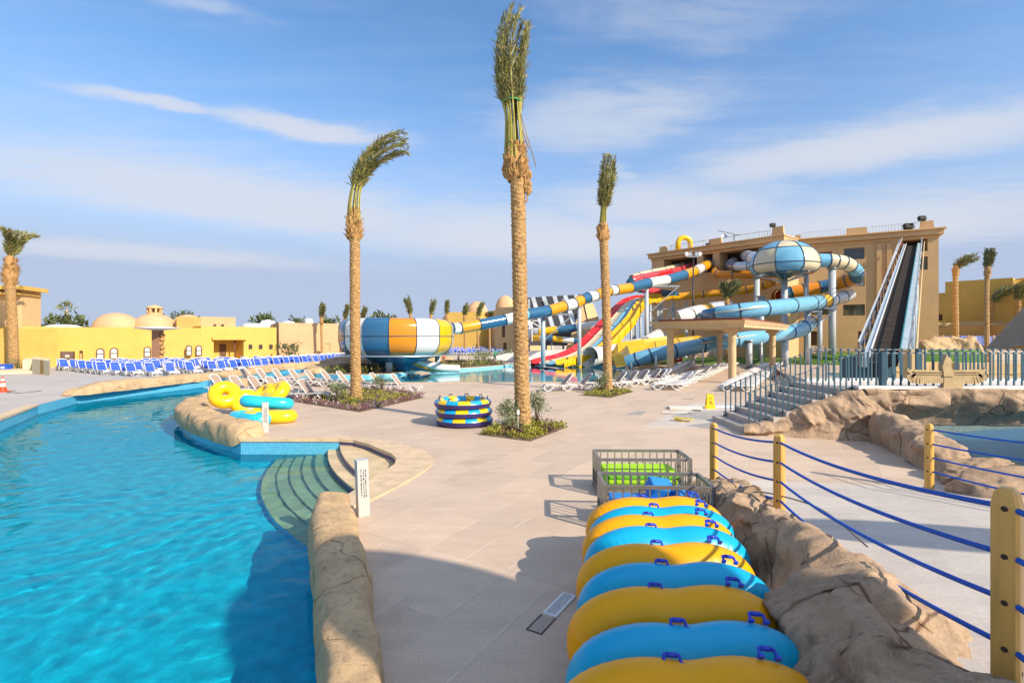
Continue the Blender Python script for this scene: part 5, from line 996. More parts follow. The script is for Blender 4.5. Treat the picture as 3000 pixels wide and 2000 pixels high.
def boots_mesh(c, r, h, n, seed, drop=True):
    rr = random.Random(seed); mb = MB(); c = Vector(c)
    mb.lathe([(r*0.62, -0.05*h), (r*0.86, 0.12*h), (r*0.92, 0.35*h), (r*0.72, 0.7*h), (r*0.5, h)], 12, c)
    for i in range(n):
        t = rr.random(); a = rr.uniform(0, 2*math.pi); z = lerp(0.0, h*0.86, t); rad = r*(0.80 if t < 0.5 else lerp(0.80, 0.52, (t-0.5)*2)); o = Vector((math.cos(a), math.sin(a), 0)); s_ = Vector((-math.sin(a), math.cos(a), 0))
        L = rr.uniform(0.16, 0.34)*h*0.55; w = rr.uniform(0.05, 0.10)*r*2; up = Vector((0, 0, 1))*rr.uniform(0.5, 1.1) + o*rr.uniform(0.25, 0.8)
        p = c + o*rad + Vector((0, 0, z)); q = p + up.normalized()*L
        mb.add([p - s_*w, p + s_*w, q + s_*w*0.55, q - s_*w*0.55, p + o*0.05 - Vector((0, 0, 0.03)), q + o*0.03], [(0, 1, 4), (0, 4, 5, 3), (4, 1, 2, 5), (3, 5, 2), (1, 0, 3, 2)])
    return mb
def frond(mb, path, seed, ll=0.45, nl=34, w=0.035, start=0.35, wild=0.35, stalk=0.028, m_leaf=0, m_stalk=1):
    rr = random.Random(seed); S = path; n = len(S)
    mb.tube(S, [lerp(stalk, stalk*0.25, i/(n-1)) for i in range(n)], 4, m_stalk, smooth=False, caps=False)
    for i in range(nl):
        t = lerp(start, 1.0, i/nl); k = t*(n-1); i0 = min(n-2, int(k)); p = lerp(S[i0], S[i0+1], k-i0); d = (S[i0+1]-S[i0]).normalized()
        sd = d.cross(Vector((rr.uniform(-1, 1), rr.uniform(-1, 1), rr.uniform(-0.4, 0.4)))).normalized()
        for s_ in (-1, 1):
            L = ll*rr.uniform(0.6, 1.15)*(1.0 - 0.45*max(0, t-0.6)/0.4); dirv = (d*rr.uniform(0.9, 1.5) + sd*s_*rr.uniform(0.25, 0.75) + Vector((rr.gauss(0, wild), rr.gauss(0, wild), rr.gauss(-0.08, wild*0.6)))).normalized()
            nn = dirv.cross(Vector((rr.gauss(0, 1), rr.gauss(0, 1), rr.gauss(0, 1)))).normalized()*w*rr.uniform(0.7, 1.2)/2
            e = p + dirv*L; md = p + dirv*L*0.55
            mb.add([p - nn*0.4, p + nn*0.4, md + nn, md - nn, e + Vector((0, 0, -0.06*L))], [(0, 1, 2, 3), (3, 2, 4)], m_leaf if rr.random() > 0.10 else 2)
LMATS = [M_leaf, M_leaf_y, M_leaf_dry]
def palm(label, base, trunk_top, r0, r1, rings, spine, width, nf, seed, boot=(0.6, 1.6, 110), ll=0.45, tie=None, leaf=None, lw=0.04, nl=36, group=None, splay=0.0, fl=(0.72, 1.05), stt=0.30, wild=0.35):
    base = Vector(base); t = thing('palm_tree', label, 'palm tree', base, group=group); tt = Vector(trunk_top) - base
    trunk_mesh((0, 0, 0), tt, r0, r1, rings, seed).build('trunk', M_trunk, t)
    boots_mesh(tt - Vector((0, 0, boot[1]*0.25)), boot[0], boot[1], boot[2], seed+1).build('leaf_bases', M_boot, t)
    SP = spline([Vector(p) - base for p in spine], 8); rr = random.Random(seed+5); mats = [leaf or M_leaf, M_leaf_y, M_leaf_dry]
    def sp(u): k = max(0, min(len(SP)-1.001, u*(len(SP)-1))); i = int(k); return lerp(SP[i], SP[i+1], k-i)
    for f in range(nf):
        a = 2*math.pi*f*0.381966 + rr.uniform(-0.3, 0.3); ln = rr.uniform(*fl); cut = ln if f % 3 else ln*rr.uniform(0.5, 0.8); pts = []
        for i in range(13):
            u = i/12*cut; t0 = 1.0; tu = (sp(min(1, u+0.03)) - sp(max(0, u-0.03))).normalized(); x = tu.cross(Vector((0.2, 1, 0.1))).normalized(); y = x.cross(tu)
            rad = width[0]*(1-u) + (width[1]*math.sin(min(1, max(0, (u-0.30)/0.5))*math.pi*0.5))*(0.92 + 0.16*rr.random())*(0.35 + 0.65*((f*7) % 10)/10)
            p = sp(u) + (x*math.cos(a) + y*math.sin(a))*rad
            if u > 0.6 and splay: p += (x*math.cos(a) + y*math.sin(a))*splay*(u-0.6) + Vector((0, 0, -splay*(u-0.6)**2*1.5))
            pts.append(p)
        mb = MB(); frond(mb, pts, seed*100+f, ll, nl, lw, start=min(0.7, stt/max(cut, 0.3)), wild=wild); mb.build('frond', mats, t)
    if tie is not None:
        p = sp(tie); MB().lathe([(width[0]*0.9, -0.02), (width[0]*0.9+0.03, 0), (width[0]*0.9, 0.03)], 14, p).build('tie_band', M_tie, t)
    return t
# the three palms on the deck and the one at the left edge
Y = 17.0
pc = palm('tallest palm with bound upright fronds in the bed beside the striped raft stack', (G(1537, 1255).x, Y, 0), A(1511, 500, Y), 0.25, 0.24, 60, [A(1508, 470, Y), A(1505, 380, Y), A(1500, 300, Y), A(1493, 200, Y), A(1500, 110, Y), A(1520, 38, Y)], (0.34, 0.42), 40, 11, boot=(0.42, 1.25, 190), splay=0.30, ll=0.46, tie=0.40, lw=0.028, nl=54, stt=0.40, wild=0.30)
# hanging fibre and fruit stalk remains
m = MB(); o_ = pc.location; rr = random.Random(4)
for i in range(26):
    p = A(1545 + rr.uniform(-9, 9), 500 + rr.uniform(0, 70), Y - 0.15) - o_; m.lathe([(0.02, 0.10), (0.07*rr.uniform(0.6, 1.2), 0.03), (0.06, -0.07), (0.01, -0.12)], 6, p)
m.bar(A(1541, 500, Y-0.15) - o_, A(1545, 592, Y-0.15) - o_, 0.05, 0.05); m.build('hanging_fibre', M_boot, pc)
m = MB(); m.bar(A(1524, 330, Y-0.1) - o_, A(1570, 488, Y-0.2) - o_, 0.03, 0.03); m.bar(A(1530, 380, Y-0.1)-o_, A(1549, 435, Y-0.2)-o_, 0.03, 0.03); m.build('loose_stalk', M_leaf_dry, pc)
Y = 24.9
palm('palm with fronds bent far to one side in the purple edged bed', (G(1045, 1171).x, Y, 0), A(1038, 680, Y), 0.25, 0.24, 56, [A(1038, 655, Y), A(1037, 600, Y), A(1048, 535, Y), A(1078, 475, Y), A(1122, 437, Y), A(1165, 415, Y), A(1194, 412, Y)], (0.32, 0.46), 32, 23, boot=(0.38, 1.6, 140), splay=0.6, ll=0.5, lw=0.04, nl=40)
Y = 28.5
palm('slim palm with narrow upright tuft in the bed by the white loungers', (G(1783, 1148).x, Y, 0), A(1766, 690, Y), 0.245, 0.24, 56, [A(1766, 672, Y), A(1768, 620, Y), A(1773, 560, Y), A(1778, 500, Y), A(1780, 455, Y)], (0.20, 0.44), 28, 37, boot=(0.36, 1.0, 80), ll=0.5, lw=0.045, nl=38)
Y = 47.0
palm('palm with windswept flared crown at the left edge before the cream pavilion', (A(38, 990, Y).x, Y, 0), A(30, 812, Y), 0.40, 0.36, 54, [A(30, 790, Y), A(33, 745, Y), A(42, 700, Y), A(52, 660, Y)], (0.28, 0.55), 30, 51, boot=(0.62, 2.6, 120), ll=0.75, lw=0.07, nl=30, splay=2.4, fl=(0.8, 1.1))
# palms behind (crowns of a few fronds)
def far_palm(label, px, top, crown_base, base_y, Y, rt, w, seed, bend=0, group='palms along the skyline', splay=0.0, nf=11, ll=1.0):
    b = A(px, 990, Y); t = thing('palm_tree', label, 'palm tree', (b.x, Y, 0), group=group); zc_, zt_ = A(0, crown_base, Y).z, A(0, top, Y).z
    trunk_mesh((0, 0, 0), (0, 0, zc_), rt, rt*0.9, 24, seed, n=8, amp=0.2).build('trunk', M_trunk, t)
    boots_mesh((0, 0, zc_-0.4), rt*1.35, 1.5, 30, seed).build('leaf_bases', M_boot, t)
    mb = MB(); rr = random.Random(seed); h = zt_ - zc_
    for f in range(nf):
        a = f*2.4 + rr.random(); k = rr.uniform(0.75, 1.05); o = Vector((math.cos(a), math.sin(a)*0.8, 0)); bx = bend/F*Y
        pts = [Vector((bx*(u**2), 0, zc_ + h*k*u*(1 - splay*0.35*u*u))) + o*(w*(0.25 + 0.75*u)*(1 + splay*1.6*u*u))*0.8 for u in [i/8 for i in range(9)]]
        frond(mb, pts, seed*50+f, ll, 26, 0.10, start=0.25, stalk=0.05)
    mb.build('crown', [M_leaf_far, M_leaf_y, M_leaf_dry], t); return t
for i, (px, top, cb, Y, w, bend, lab) in enumerate(((942, 885, 945, 73, 0.30, 3, 'thin young palm planted against the peach building wall'), (1010, 893, 948, 84, 0.3, 8, 'palm tuft showing just left of the bent palm trunk'), (1062, 898, 948, 84, 0.35, 8, 'palm tuft showing just right of the bent palm trunk'), (1203, 866, 935, 90, 0.55, -12, 'leaning palm tuft above the orange gore of the bowl slide'), (1263, 878, 935, 92, 0.5, 8, 'palm tuft above the white gore of the bowl slide'), (1308, 880, 935, 94, 0.45, 2, 'straight palm tuft above the yellow end of the bowl slide'), (1361, 889, 935, 96, 0.4, 4, 'small palm tuft before the first hotel dome'), (1400, 886, 940, 96, 0.5, 14, 'flared palm tuft above the orange section of the tube slide'), (1435, 914, 935, 100, 0.4, 4, 'low palm tuft above the blue section of the tube slide'))):
    far_palm(lab, px, top, cb, 0, Y, 0.22 if i else 0.2, w, 70+i, bend, ll=0.8)
far_palm('right hand palm with crown blown sideways above the ochre terrace', 2800, 738, 800, 0, 70, 0.33, 0.55, 90, 46, splay=0.45, nf=16, ll=1.0, group='palms by the ochre block')
far_palm('dark tall palm with upright crown in front of the ochre terrace', 2893, 730, 800, 0, 50, 0.21, 0.42, 91, 10, nf=18, ll=0.55, group='palms by the ochre block')
far_palm('palm with one long arching frond before the ochre block', 2908, 824, 905, 0, 78, 0.24, 0.6, 92, 55, splay=0.5, nf=12, ll=1.1, group='palms by the ochre block')
far_palm('thin dark palm against the yellow villa', 2784, 848, 885, 0, 88, 0.24, 0.7, 93, 6, nf=9, ll=1.0, group='palms by the ochre block')
far_palm('thin dark palm against the ochre block at the right edge', 2984, 835, 895, 0, 74, 0.24, 0.6, 94, 6, nf=9, ll=1.0, group='palms by the ochre block')
far_palm('leafy palm standing before the tower between the orange tubes', 2130, 815, 890, 0, 56, 0.20, 0.7, 95, 10, splay=0.4, nf=14, ll=1.0, group='palms along the skyline')
M_bush = mat('bush_leaf', (0.085, 0.115, 0.04), rough=0.6, scale=4, var=0.4)
M_bush_y = mat('yellow_green_leaf', (0.30, 0.29, 0.03), rough=0.55, scale=6, var=0.4)
M_bush_b = mat('bronze_leaf', (0.13, 0.075, 0.05), rough=0.6, scale=6, var=0.4)
M_bush_p = mat('purple_leaf', (0.17, 0.06, 0.085), rough=0.6, scale=6, var=0.35)
M_bush_s = mat('sage_leaf', (0.20, 0.23, 0.11), rough=0.6, scale=6, var=0.3)
M_bush_w = mat('pale_flower', (0.55, 0.42, 0.42), rough=0.6, scale=6, var=0.2)
M_twig = mat('twig_bark', (0.16, 0.10, 0.06), rough=0.9, var=0.3)
def leaves(mb, c, rad, n, size, seed, m=0, up=0.4, shell=0.5):
    rr = random.Random(seed); c = Vector(c)
    for i in range(n):
        d = Vector((rr.gauss(0, 1), rr.gauss(0, 1), rr.gauss(0, 1))).normalized(); k = rr.uniform(shell, 1.0) if rr.random() < 0.8 else rr.random()
        p = c + Vector((d.x*rad[0], d.y*rad[1], d.z*rad[2]))*k
        a = (d*0.6 + Vector((rr.gauss(0, 0.6), rr.gauss(0, 0.6), rr.gauss(up, 0.5)))).normalized(); b = a.cross(Vector((rr.gauss(0, 1), rr.gauss(0, 1), rr.gauss(0, 1)))).normalized(); s = size*rr.uniform(0.6, 1.3)
        mb.add([p - b*s*0.25, p + a*s*0.5 - b*s*0.05, p + a*s, p + a*s*0.5 + b*s*0.3], [(0, 1, 2, 3)], m if not isinstance(m, (list, tuple)) else rr.choice(m))
def shrub(label, loc, r, h, n, size, seed, m=None, stem=0.35, group=None, name='shrub'):
    t = thing(name, label, 'shrub', loc, group=group); mb = MB(); rr = random.Random(seed); st = MB()
    for i in range(7):
        a = rr.uniform(0, 6.28); q = Vector((math.cos(a)*r*0.5*rr.random(), math.sin(a)*r*0.5*rr.random(), h*rr.uniform(0.6, 0.95))); st.tube([(0, 0, 0), q*0.5 + Vector((0, 0, 0.05)), q], [0.018, 0.012, 0.005], 5, 0)
    st.build('stem', M_twig, t)
    for i in range(9):
        a = rr.uniform(0, 6.28); k = rr.random()**0.5*0.6; z = rr.uniform(stem+0.15, 0.85)*h; leaves(mb, (math.cos(a)*r*k, math.sin(a)*r*k, z), (r*0.5, r*0.5, h*0.22), n//9, size, seed*31+i)
    mb.build('foliage', m or M_bush_s, t); return t
for px, Y, w, top, lab in ((200, 66, 130, 930, 'wide bushy palm clump behind the yellow building at left'), (540, 78, 110, 920, 'bushy green growth behind the third dome'), (768, 92, 70, 928, 'bush behind the white rooftop vaults nearest the penthouse'), (880, 94, 60, 928, 'palm bush behind the peach building roof'), (965, 94, 60, 932, 'dark bush behind the thin young palm'), (1125, 96, 90, 920, 'palm bush above the bowl slide rim')):
    b = A(px, 990, Y); zt_ = A(0, top, Y).z; shrub(lab, (b.x, Y, 0), w/F*Y/2, zt_, 500, 0.9, px, M_bush, stem=0.5, name='bush')
b = A(196, 990, 80); t = thing('mast_palm', 'thin distant palm mast rising above the bushy clump at left', 'palm tree', (b.x, 80, 0)); MB().cyl((0, 0, 0), (0, 0, A(0, 905, 80).z), 0.16, 0.12, 7).build('trunk', M_tan_l, t); mb = MB(); leaves(mb, (0, 0, A(0, 900, 80).z), (0.9, 0.9, 0.7), 60, 0.8, 5); mb.build('crown', M_leaf_far, t)
# ------------------------------------------------------------------ planting beds
M_soil = mat('bed_soil', (0.17, 0.115, 0.075), rough=0.95, scale=8, var=0.3)
def bed(label, corners, seed, n, mats, border=None, hmax=0.22):
    cs = [Vector((c.x, c.y)) for c in corners]; ctr = sum(cs, Vector((0, 0)))/len(cs); t = thing('planting_bed', label, 'planting bed', (ctr.x, ctr.y, 0)); loc = [c - ctr for c in cs]
    MB().prism([(c.x, c.y) for c in loc], -0.02, 0.02).build('soil', M_soil, t)
    rr = random.Random(seed); mb = MB()
    lo_ = [min(c[i] for c in loc) for i in (0, 1)]; hi = [max(c[i] for c in loc) for i in (0, 1)]; k = 0
    while k < n:
        p = (rr.uniform(lo_[0], hi[0]), rr.uniform(lo_[1], hi[1]))
        if not inside((p[0]*1.06, p[1]*1.06), [(c.x, c.y) for c in loc]): continue
        k += 1; h = rr.uniform(0.06, hmax); cl = noise.noise(Vector((p[0]*1.3 + seed, p[1]*1.3, 0))); mm = 0 if cl > -0.15 else 1
        leaves(mb, (p[0], p[1], h*0.5), (0.11, 0.11, h*0.6), 12, 0.10, seed*1000+k, mm if rr.random() > 0.12 else rr.choice([0, 1, 2]), up=0.9)
    o = mb.build('ground_cover', mats, t); o['kind'] = 'stuff'
    if border:
        mb = MB()
        for i in range(len(loc)):
            a, b_ = loc[i], loc[(i+1) % len(loc)]; L = (b_ - a).length
            for j in range(int(L/0.11)):
                q = lerp(a, b_, (j + rr.random())/(L/0.11))*rr.uniform(0.93, 1.0); leaves(mb, (q.x, q.y, 0.13), (0.12, 0.12, 0.14), 13, 0.10, seed*77+i*999+j, 0 if rr.random() > 0.25 else 1, up=0.9)
        o = mb.build('border_planting', border, t); o['kind'] = 'stuff'
    return t
BM = [M_bush_y, M_bush_b, M_bush]
bed('diamond planting bed of yellow green and bronze ground cover round the tallest palm', [G(1400, 1273), G(1555, 1293), G(1665, 1250), Vector((0.25, 18.7, 0))], 5, 420, BM, hmax=0.24)
bed('planting bed with purple and white flowering border round the bent palm', [G(860, 1176), G(1055, 1207), G(1245, 1164), Vector((-8.4, 29.6, 0))], 9, 420, BM, border=[M_bush_p, M_bush_w], hmax=0.3)
bed('bright yellow green planting bed round the slim palm', [G(1706, 1158), G(1790, 1165), G(1858, 1147), Vector((5.4, 30.6, 0))], 13, 300, BM, hmax=0.26)
for lab, p, r, h, sd_ in (('round sage green bush left of the tallest palm trunk', G(1487, 1258), 0.42, 1.0, 1), ('slender sage green bush right of the tallest palm trunk', G(1573, 1247), 0.40, 1.15, 2), ('sage bush left of the bent palm trunk by the loungers', G(985, 1183), 0.55, 1.0, 3), ('small pale bush behind the bent palm bed near the last lounger', G(1118, 1150), 0.5, 0.9, 4), ('small green bush at the slim palm trunk', G(1762, 1152), 0.45, 1.1, 5)):
    shrub(lab, p, r, h, 700, 0.10, sd_)
shrub('tall pale shrub to the left of the rear spotlight in the palm bed', G(1500, 1270), 0.34, 0.55, 300, 0.09, 8)
# islands in the slide pool
def island(label, pts, seed, rockp=None, n=260):
    cs = [G(*p) for p in pts]; ctr = sum((Vector((c.x, c.y)) for c in cs), Vector((0, 0)))/len(cs); t = thing('planting_island', label, 'planting island', (ctr.x, ctr.y, 0)); loc = [(c.x - ctr.x, c.y - ctr.y) for c in cs]
    MB().prism([(x*1.0, y*1.0) for x, y in loc], -0.75, 0.02).build('island_wall', G_lb if False else M_tile_pale, t); MB().prism([(x*0.985, y*0.985) for x, y in loc], 0.02, 0.05).build('rim', M_coping, t); MB().prism([(x*0.88, y*0.88) for x, y in loc], 0.05, 0.09).build('soil', M_soil, t)
    rr = random.Random(seed); mb = MB(); k = 0
    while k < n:
        p = (rr.uniform(min(c[0] for c in loc), max(c[0] for c in loc)), rr.uniform(min(c[1] for c in loc), max(c[1] for c in loc)))
        if not inside((p[0]/0.86, p[1]/0.86), loc): continue
        k += 1; leaves(mb, (p[0], p[1], 0.28), (0.2, 0.2, 0.3), 10, 0.2, seed*99+k, rr.choice([0, 0, 1, 2]), up=1.0)
    o = mb.build('ground_cover', BM, t); o['kind'] = 'stuff'; return t
M_tile_pale = mat('pale_blue_glaze', (0.25, 0.58, 0.70), rough=0.2, scale=20, var=0.12)
island('kidney shaped planted island under the bowl slide support', [(925, 1095), (990, 1099), (1080, 1099), (1150, 1096), (1192, 1090), (1195, 1086), (1150, 1081), (1060, 1078), (960, 1082), (925, 1088)], 3)
island('long thin planted peninsula with a cycad right of the bowl slide', [(1258, 1084), (1300, 1083), (1380, 1078), (1460, 1072), (1500, 1067), (1440, 1064), (1330, 1067), (1270, 1074)], 6)
cy = thing('cycad', 'spiky green cycad on the planted peninsula', 'plant', G(1335, 1074)); mb = MB()
for i in range(22): a = i*2.4; mb2 = [Vector((math.cos(a)*1.1*u, math.sin(a)*1.1*u, 0.15 + 1.2*u - 0.75*u*u)) for u in [k/6 for k in range(7)]]; frond(mb, mb2, i, 0.3, 14, 0.05, start=0.15, stalk=0.03)
mb.build('fronds', LMATS, cy); MB().cyl((0, 0, 0), (0, 0, 0.3), 0.2, 0.15, 8).build('trunk', M_trunk, cy)
boulder(G(960, 1090) + Vector((0, 1, 0.12)), (2.2, 1.0, 0.55), 3.3, 'flat golden boulder on the planted island by the river', M_rock_y, sub=4); boulder(G(1060, 1082) + Vector((0, 3, 0.25)), (4.6, 1.2, 0.85), 6.1, 'long dark shaded rock mound below the bowl slide', M_rock, sub=4); boulder(G(925, 1094) + Vector((-0.1, 0.3, 0.1)), (0.7, 0.5, 0.42), 9.4, 'squared sandy stone where the river meets the island', M_rock_y, sub=3)
boulder(G(1232, 1068) + Vector((0, 1, 0.4)), (3.2, 1.0, 0.8), 7.7, 'golden rock behind the bowl slide outlet', M_rock_y, sub=4)
# lawn
M_lawn = mat('lawn_grass', (0.075, 0.155, 0.012), rough=0.8, scale=2.5, var=0.35, bump=0.6, bscale=25)
mb = MB(); 
def lawn(name, pts, z=0.02, h=0.0):
    cs = [G(*p) for p in pts]; ctr = sum(cs, Vector())/len(cs); mb = MB(); v = [(c.x, c.y, z) for c in cs]; inner = [(lerp(c.x, ctr.x, 0.25), lerp(c.y, ctr.y, 0.25), z + h) for c in cs]; n = len(cs)
    mb.add(v + inner, [(i, (i+1) % n, n+(i+1) % n, n+i) for i in range(n)] + [tuple(range(n, 2*n))], 0, True); return struct(mb.build(name, M_lawn, fix=True))
lawn('lawn', [(1870, 1071), (2000, 1068), (2180, 1066), (2340, 1066), (2420, 1058), (2400, 1050), (2200, 1049), (2000, 1050), (1880, 1058)], 0.03, 0.25)
lawn('lawn', [(2330, 1067), (2460, 1069), (2560, 1068), (2560, 1048), (2450, 1044)], 0.05, 1.0)
lawn('lawn', [(2640, 1066), (2780, 1069), (2900, 1068), (2905, 1050), (2800, 1048), (2650, 1049)], 0.05, 1.5)
rb = MB(); rr = random.Random(2)
for i, (px, py, s_, m_) in enumerate([(2395 + i*14, 1040 + (i % 3)*2, 0.7, i % 2) for i in range(9)]): pass
for i, px in enumerate((1895, 1920)): boulder(G(px, 1068) + Vector((0, 0, 0.15)), (0.8, 0.5, 0.4), 12+i*3, ('tan rock at the lawn edge under the flume tip', 'smaller tan rock at the lawn edge beside its neighbour')[i], M_rock_y, sub=3)
for i, px in enumerate((2080, 2130, 2180, 2370, 2410, 2440)):
    boulder(G(px, 1050) + Vector((0, 3, 0.5)), (1.6, 1.0, 0.9), 20+i*3, ('pale rubble heap behind the lawn left of the rear column', 'pale rubble heap behind the lawn right of the rear column', 'pale rubble heap behind the lawn left of the flume support', 'pinkish rubble heap near the tower foot', 'pinkish rubble heap right of the first tower column', 'pinkish rubble heap at the massive column foot')[i], mat('pale_rubble', (0.60, 0.48, 0.38), rough=0.9, scale=4, var=0.3) if i == 0 else bpy.data.materials['pale_rubble'], amp=0.5, sub=3)
fb = MB()
for i, (px, c) in enumerate(((2330, 'M_bush_p'), (2420, 'M_bush_y'), (2735, 'M_bush_p'))): pass
shrub('magenta flowering bush on the lawn behind the winged emblem', G(2735, 1056), 0.9, 1.6, 300, 0.3, 44, mat('magenta_flower', (0.45, 0.04, 0.20), rough=0.6), name='flower_bush')
shrub('pinkish flowering bush beside the massive column', G(2412, 1056) + Vector((0, 2, 0)), 1.6, 1.9, 300, 0.35, 45, M_bush_w, name='flower_bush')
shrub('low grey green shrub on the wall beside the green shirted person', G(1418, 1058), 2.2, 1.8, 400, 0.35, 46, M_bush_s, stem=0.1, name='shrub')
shrub('wide green hedge bush below the blue sunbeds near the central palm', G(1490, 1054), 3.0, 1.6, 400, 0.35, 47, M_bush_s, stem=0.1, name='shrub')
shrub('grey green bush against the peach wall behind the sunbeds', G(848, 1057), 2.2, 2.6, 400, 0.4, 48, M_bush, stem=0.1)
from math import pi
M_resin = mat('white_resin', (0.70, 0.69, 0.67), rough=0.4, var=0.03)
M_taupe = mat('taupe_sling', (0.36, 0.265, 0.205), rough=0.8, scale=40, var=0.12)
M_bluesling = mat('royal_blue_sling', (0.012, 0.075, 0.52), rough=0.6, scale=30, var=0.12)
M_greysling = mat('pale_sling', (0.62, 0.58, 0.55), rough=0.75, scale=40, var=0.1)
def make_lounger(name, label, sling, angle, seat_sling=None, n=6):
    """x runs from foot (0) to head; origin on the ground at the foot end"""
    t = thing(name, label, 'sun lounger'); W = 0.33; fr = MB()
    for s in (-1, 1):
        y = s*W
        S = spline([(1.95, y, 0.30), (1.72, y, 0.33), (1.5, y, 0.34), (1.15, y, 0.33), (0.8, y, 0.35), (0.45, y, 0.38), (0.15, y, 0.36), (0.0, y, 0.27), (0.02, y, 0.14), (0.14, y, 0.05), (0.30, y, 0.05), (0.44, y, 0.15), (0.58, y, 0.30)], 4); fr.tube(S, 0.030, n, 0)
        S = spline([(1.02, y, 0.30), (1.14, y, 0.14), (1.28, y, 0.05), (1.45, y, 0.05), (1.58, y, 0.14), (1.70, y, 0.31)], 4); fr.tube(S, 0.030, n, 0)
    for x, z in ((0.02, 0.27), (0.46, 0.36), (1.14, 0.32), (1.68, 0.31), (0.22, 0.05), (1.36, 0.05)): fr.bar((x, -W, z), (x, W, z), 0.045, 0.03)
    fr.build('frame', M_resin, t)
    sb = MB(); S = [(0.04, 0.30), (0.12, 0.365), (0.45, 0.385), (0.8, 0.355), (1.18, 0.345)]
    v = [(x, y, z + 0.008) for x, z in S for y in (-0.30, 0.30)]; v += [(x, y, z - 0.008) for x, z in S for y in (-0.30, 0.30)]; m = len(S); o = 2*m
    sb.add(v, [(i*2, i*2+2, i*2+3, i*2+1) for i in range(m-1)] + [(o+i*2+1, o+i*2+3, o+i*2+2, o+i*2) for i in range(m-1)] + [(i*2, o+i*2, o+i*2+2, i*2+2) for i in range(m-1)] + [(i*2+3, o+i*2+3, o+i*2+1, i*2+1) for i in range(m-1)] + [(0, 1, o+1, o)]); sb.build('seat_sling', seat_sling or sling, t)
    d = Vector((math.cos(angle), 0, math.sin(angle))); p0 = Vector((1.16, 0, 0.36)); L = 0.80; nn = Vector((-d.z, 0, d.x)); bk = MB()
    pts = [p0 + Vector((0, -W+0.01, 0)), p0 + d*(L-0.12) + Vector((0, -W+0.01, 0)), p0 + d*L + Vector((0, -W+0.10, 0)), p0 + d*L + Vector((0, W-0.10, 0)), p0 + d*(L-0.12) + Vector((0, W-0.01, 0)), p0 + Vector((0, W-0.01, 0))]
    bk.tube(pts, 0.032, n, 0); bk.bar(p0 + d*0.5 + Vector((0, -W, -0.02)), p0 + d*0.5 + Vector((0, W, -0.02)), 0.04, 0.03)
    if angle > 0.3: 
        for s in (-1, 1): bk.bar(p0 + d*0.5 + Vector((0, s*0.25, 0)), (1.62, s*0.25, 0.33), 0.03, 0.03)
    b = bk.build('backrest', M_resin, t); sl_ = MB(); q = nn*0.012
    c = [p0 + Vector((0, -0.29, 0)) + d*0.03, p0 + d*(L-0.06) + Vector((0, -0.27, 0)), p0 + d*(L-0.06) + Vector((0, 0.27, 0)), p0 + Vector((0, 0.29, 0)) + d*0.03]
    sl_.add([v + q for v in c] + [v - q for v in c], [(0, 3, 2, 1), (4, 5, 6, 7), (0, 1, 5, 4), (1, 2, 6, 5), (2, 3, 7, 6), (3, 0, 4, 7)]); sl_.build('back_sling', sling, b)
    return t
def place(t, p, rz, label, group, s=1.0):
    t.location = p; t.rotation_euler = (0, 0, rz); t['label'] = label; t['group'] = group; return t
# --- white loungers with taupe slings left of the palms (head to the left, foot to the right)
base_l = make_lounger('sun_lounger', 'x', M_taupe, math.radians(52)); first = True
def lounger(p, rz, label, group, proto):
    global USED
    o = copy_tree(proto) if proto.get('used') else proto; 
    if o is proto: proto['used'] = 1
    elif 'used' in o: del o['used']
    return place(o, p, rz, label, group)
rowA = [(612, 1150), (668, 1155), (722, 1157), (772, 1160), (808, 1165), (866, 1170)]
rowB = [(700, 1124), (745, 1124), (792, 1125), (840, 1128), (886, 1130), (932, 1132), (978, 1135), (1030, 1140), (1075, 1143), (1135, 1147)]
for i, (px, py) in enumerate(rowA):
    p = G(px, py); r = pi - 0.16; hx = p + Vector((1.9*math.cos(0.16), -1.9*math.sin(0.16)*1, 0))
    lounger(hx, r, f'{ORD[i]} taupe lounger from the rock kerb in the row behind the yellow tubes', 'white loungers by the bent palm', base_l)
for i, (px, py) in enumerate(rowB):
    p = G(px, py); r = pi - 0.10; hx = p + Vector((1.9*math.cos(0.1), -1.9*math.sin(0.1), 0))
    lounger(hx, r, f'{ORD[i]} taupe lounger from the river in the row along the slide pool', 'white loungers by the bent palm', base_l)
# --- right groups: a few upright, rows lying flat
flat = make_lounger('sun_lounger', 'x', M_greysling, math.radians(4)); up_ = make_lounger('sun_lounger', 'x', M_taupe, math.radians(48)); mid = make_lounger('sun_lounger', 'x', M_greysling, math.radians(38))
for i, (px, py, o) in enumerate(((1590, 1146, 0.2), (1648, 1143, 0.15), (1700, 1140, 0.2), (1752, 1137, 0.15), (1790, 1133, 0.2), (1826, 1128, 0.25), (1862, 1124, 0.2))):
    lounger(G(px, py), o, f'{ORD[i]} white lounger from the tallest palm in the row behind the slim palm', 'white loungers behind the slim palm', up_)
p0, p1 = G(1878, 1124), G(1990, 1072)
for i in range(17):
    t_ = i/16; p = lerp(p0, p1, t_**1.15); lounger(p + Vector((R.uniform(-.1, .1), 0, 0)), 0.12, f'{ORD[i]} white lounger from the front in the shaded row left of the pergola', 'white loungers left of the pergola', mid if i % 4 else up_)
r2a, r2b = G(1908, 1142), G(2106, 1073)
for i in range(26):
    t_ = i/25; p = lerp(r2a, r2b, t_); lounger(p + Vector((R.uniform(-.12, .12), 0, 0)), 0.05 + R.uniform(-.03, .03), f'{ORD[i]} pale lounger from the front in the row between the pergola columns', 'pale loungers under the pergola', mid if i in (3, 4, 9, 14) else flat)
r3a, r3b = G(2112, 1146), G(2236, 1073)
for i in range(28):
    t_ = i/27; p = lerp(r3a, r3b, t_); lounger(p + Vector((R.uniform(-.1, .1), 0, 0)), 0.03 + R.uniform(-.03, .03), f'{ORD[i]} pale lounger from the front in the row beside the blue railing', 'pale loungers beside the railing', flat)
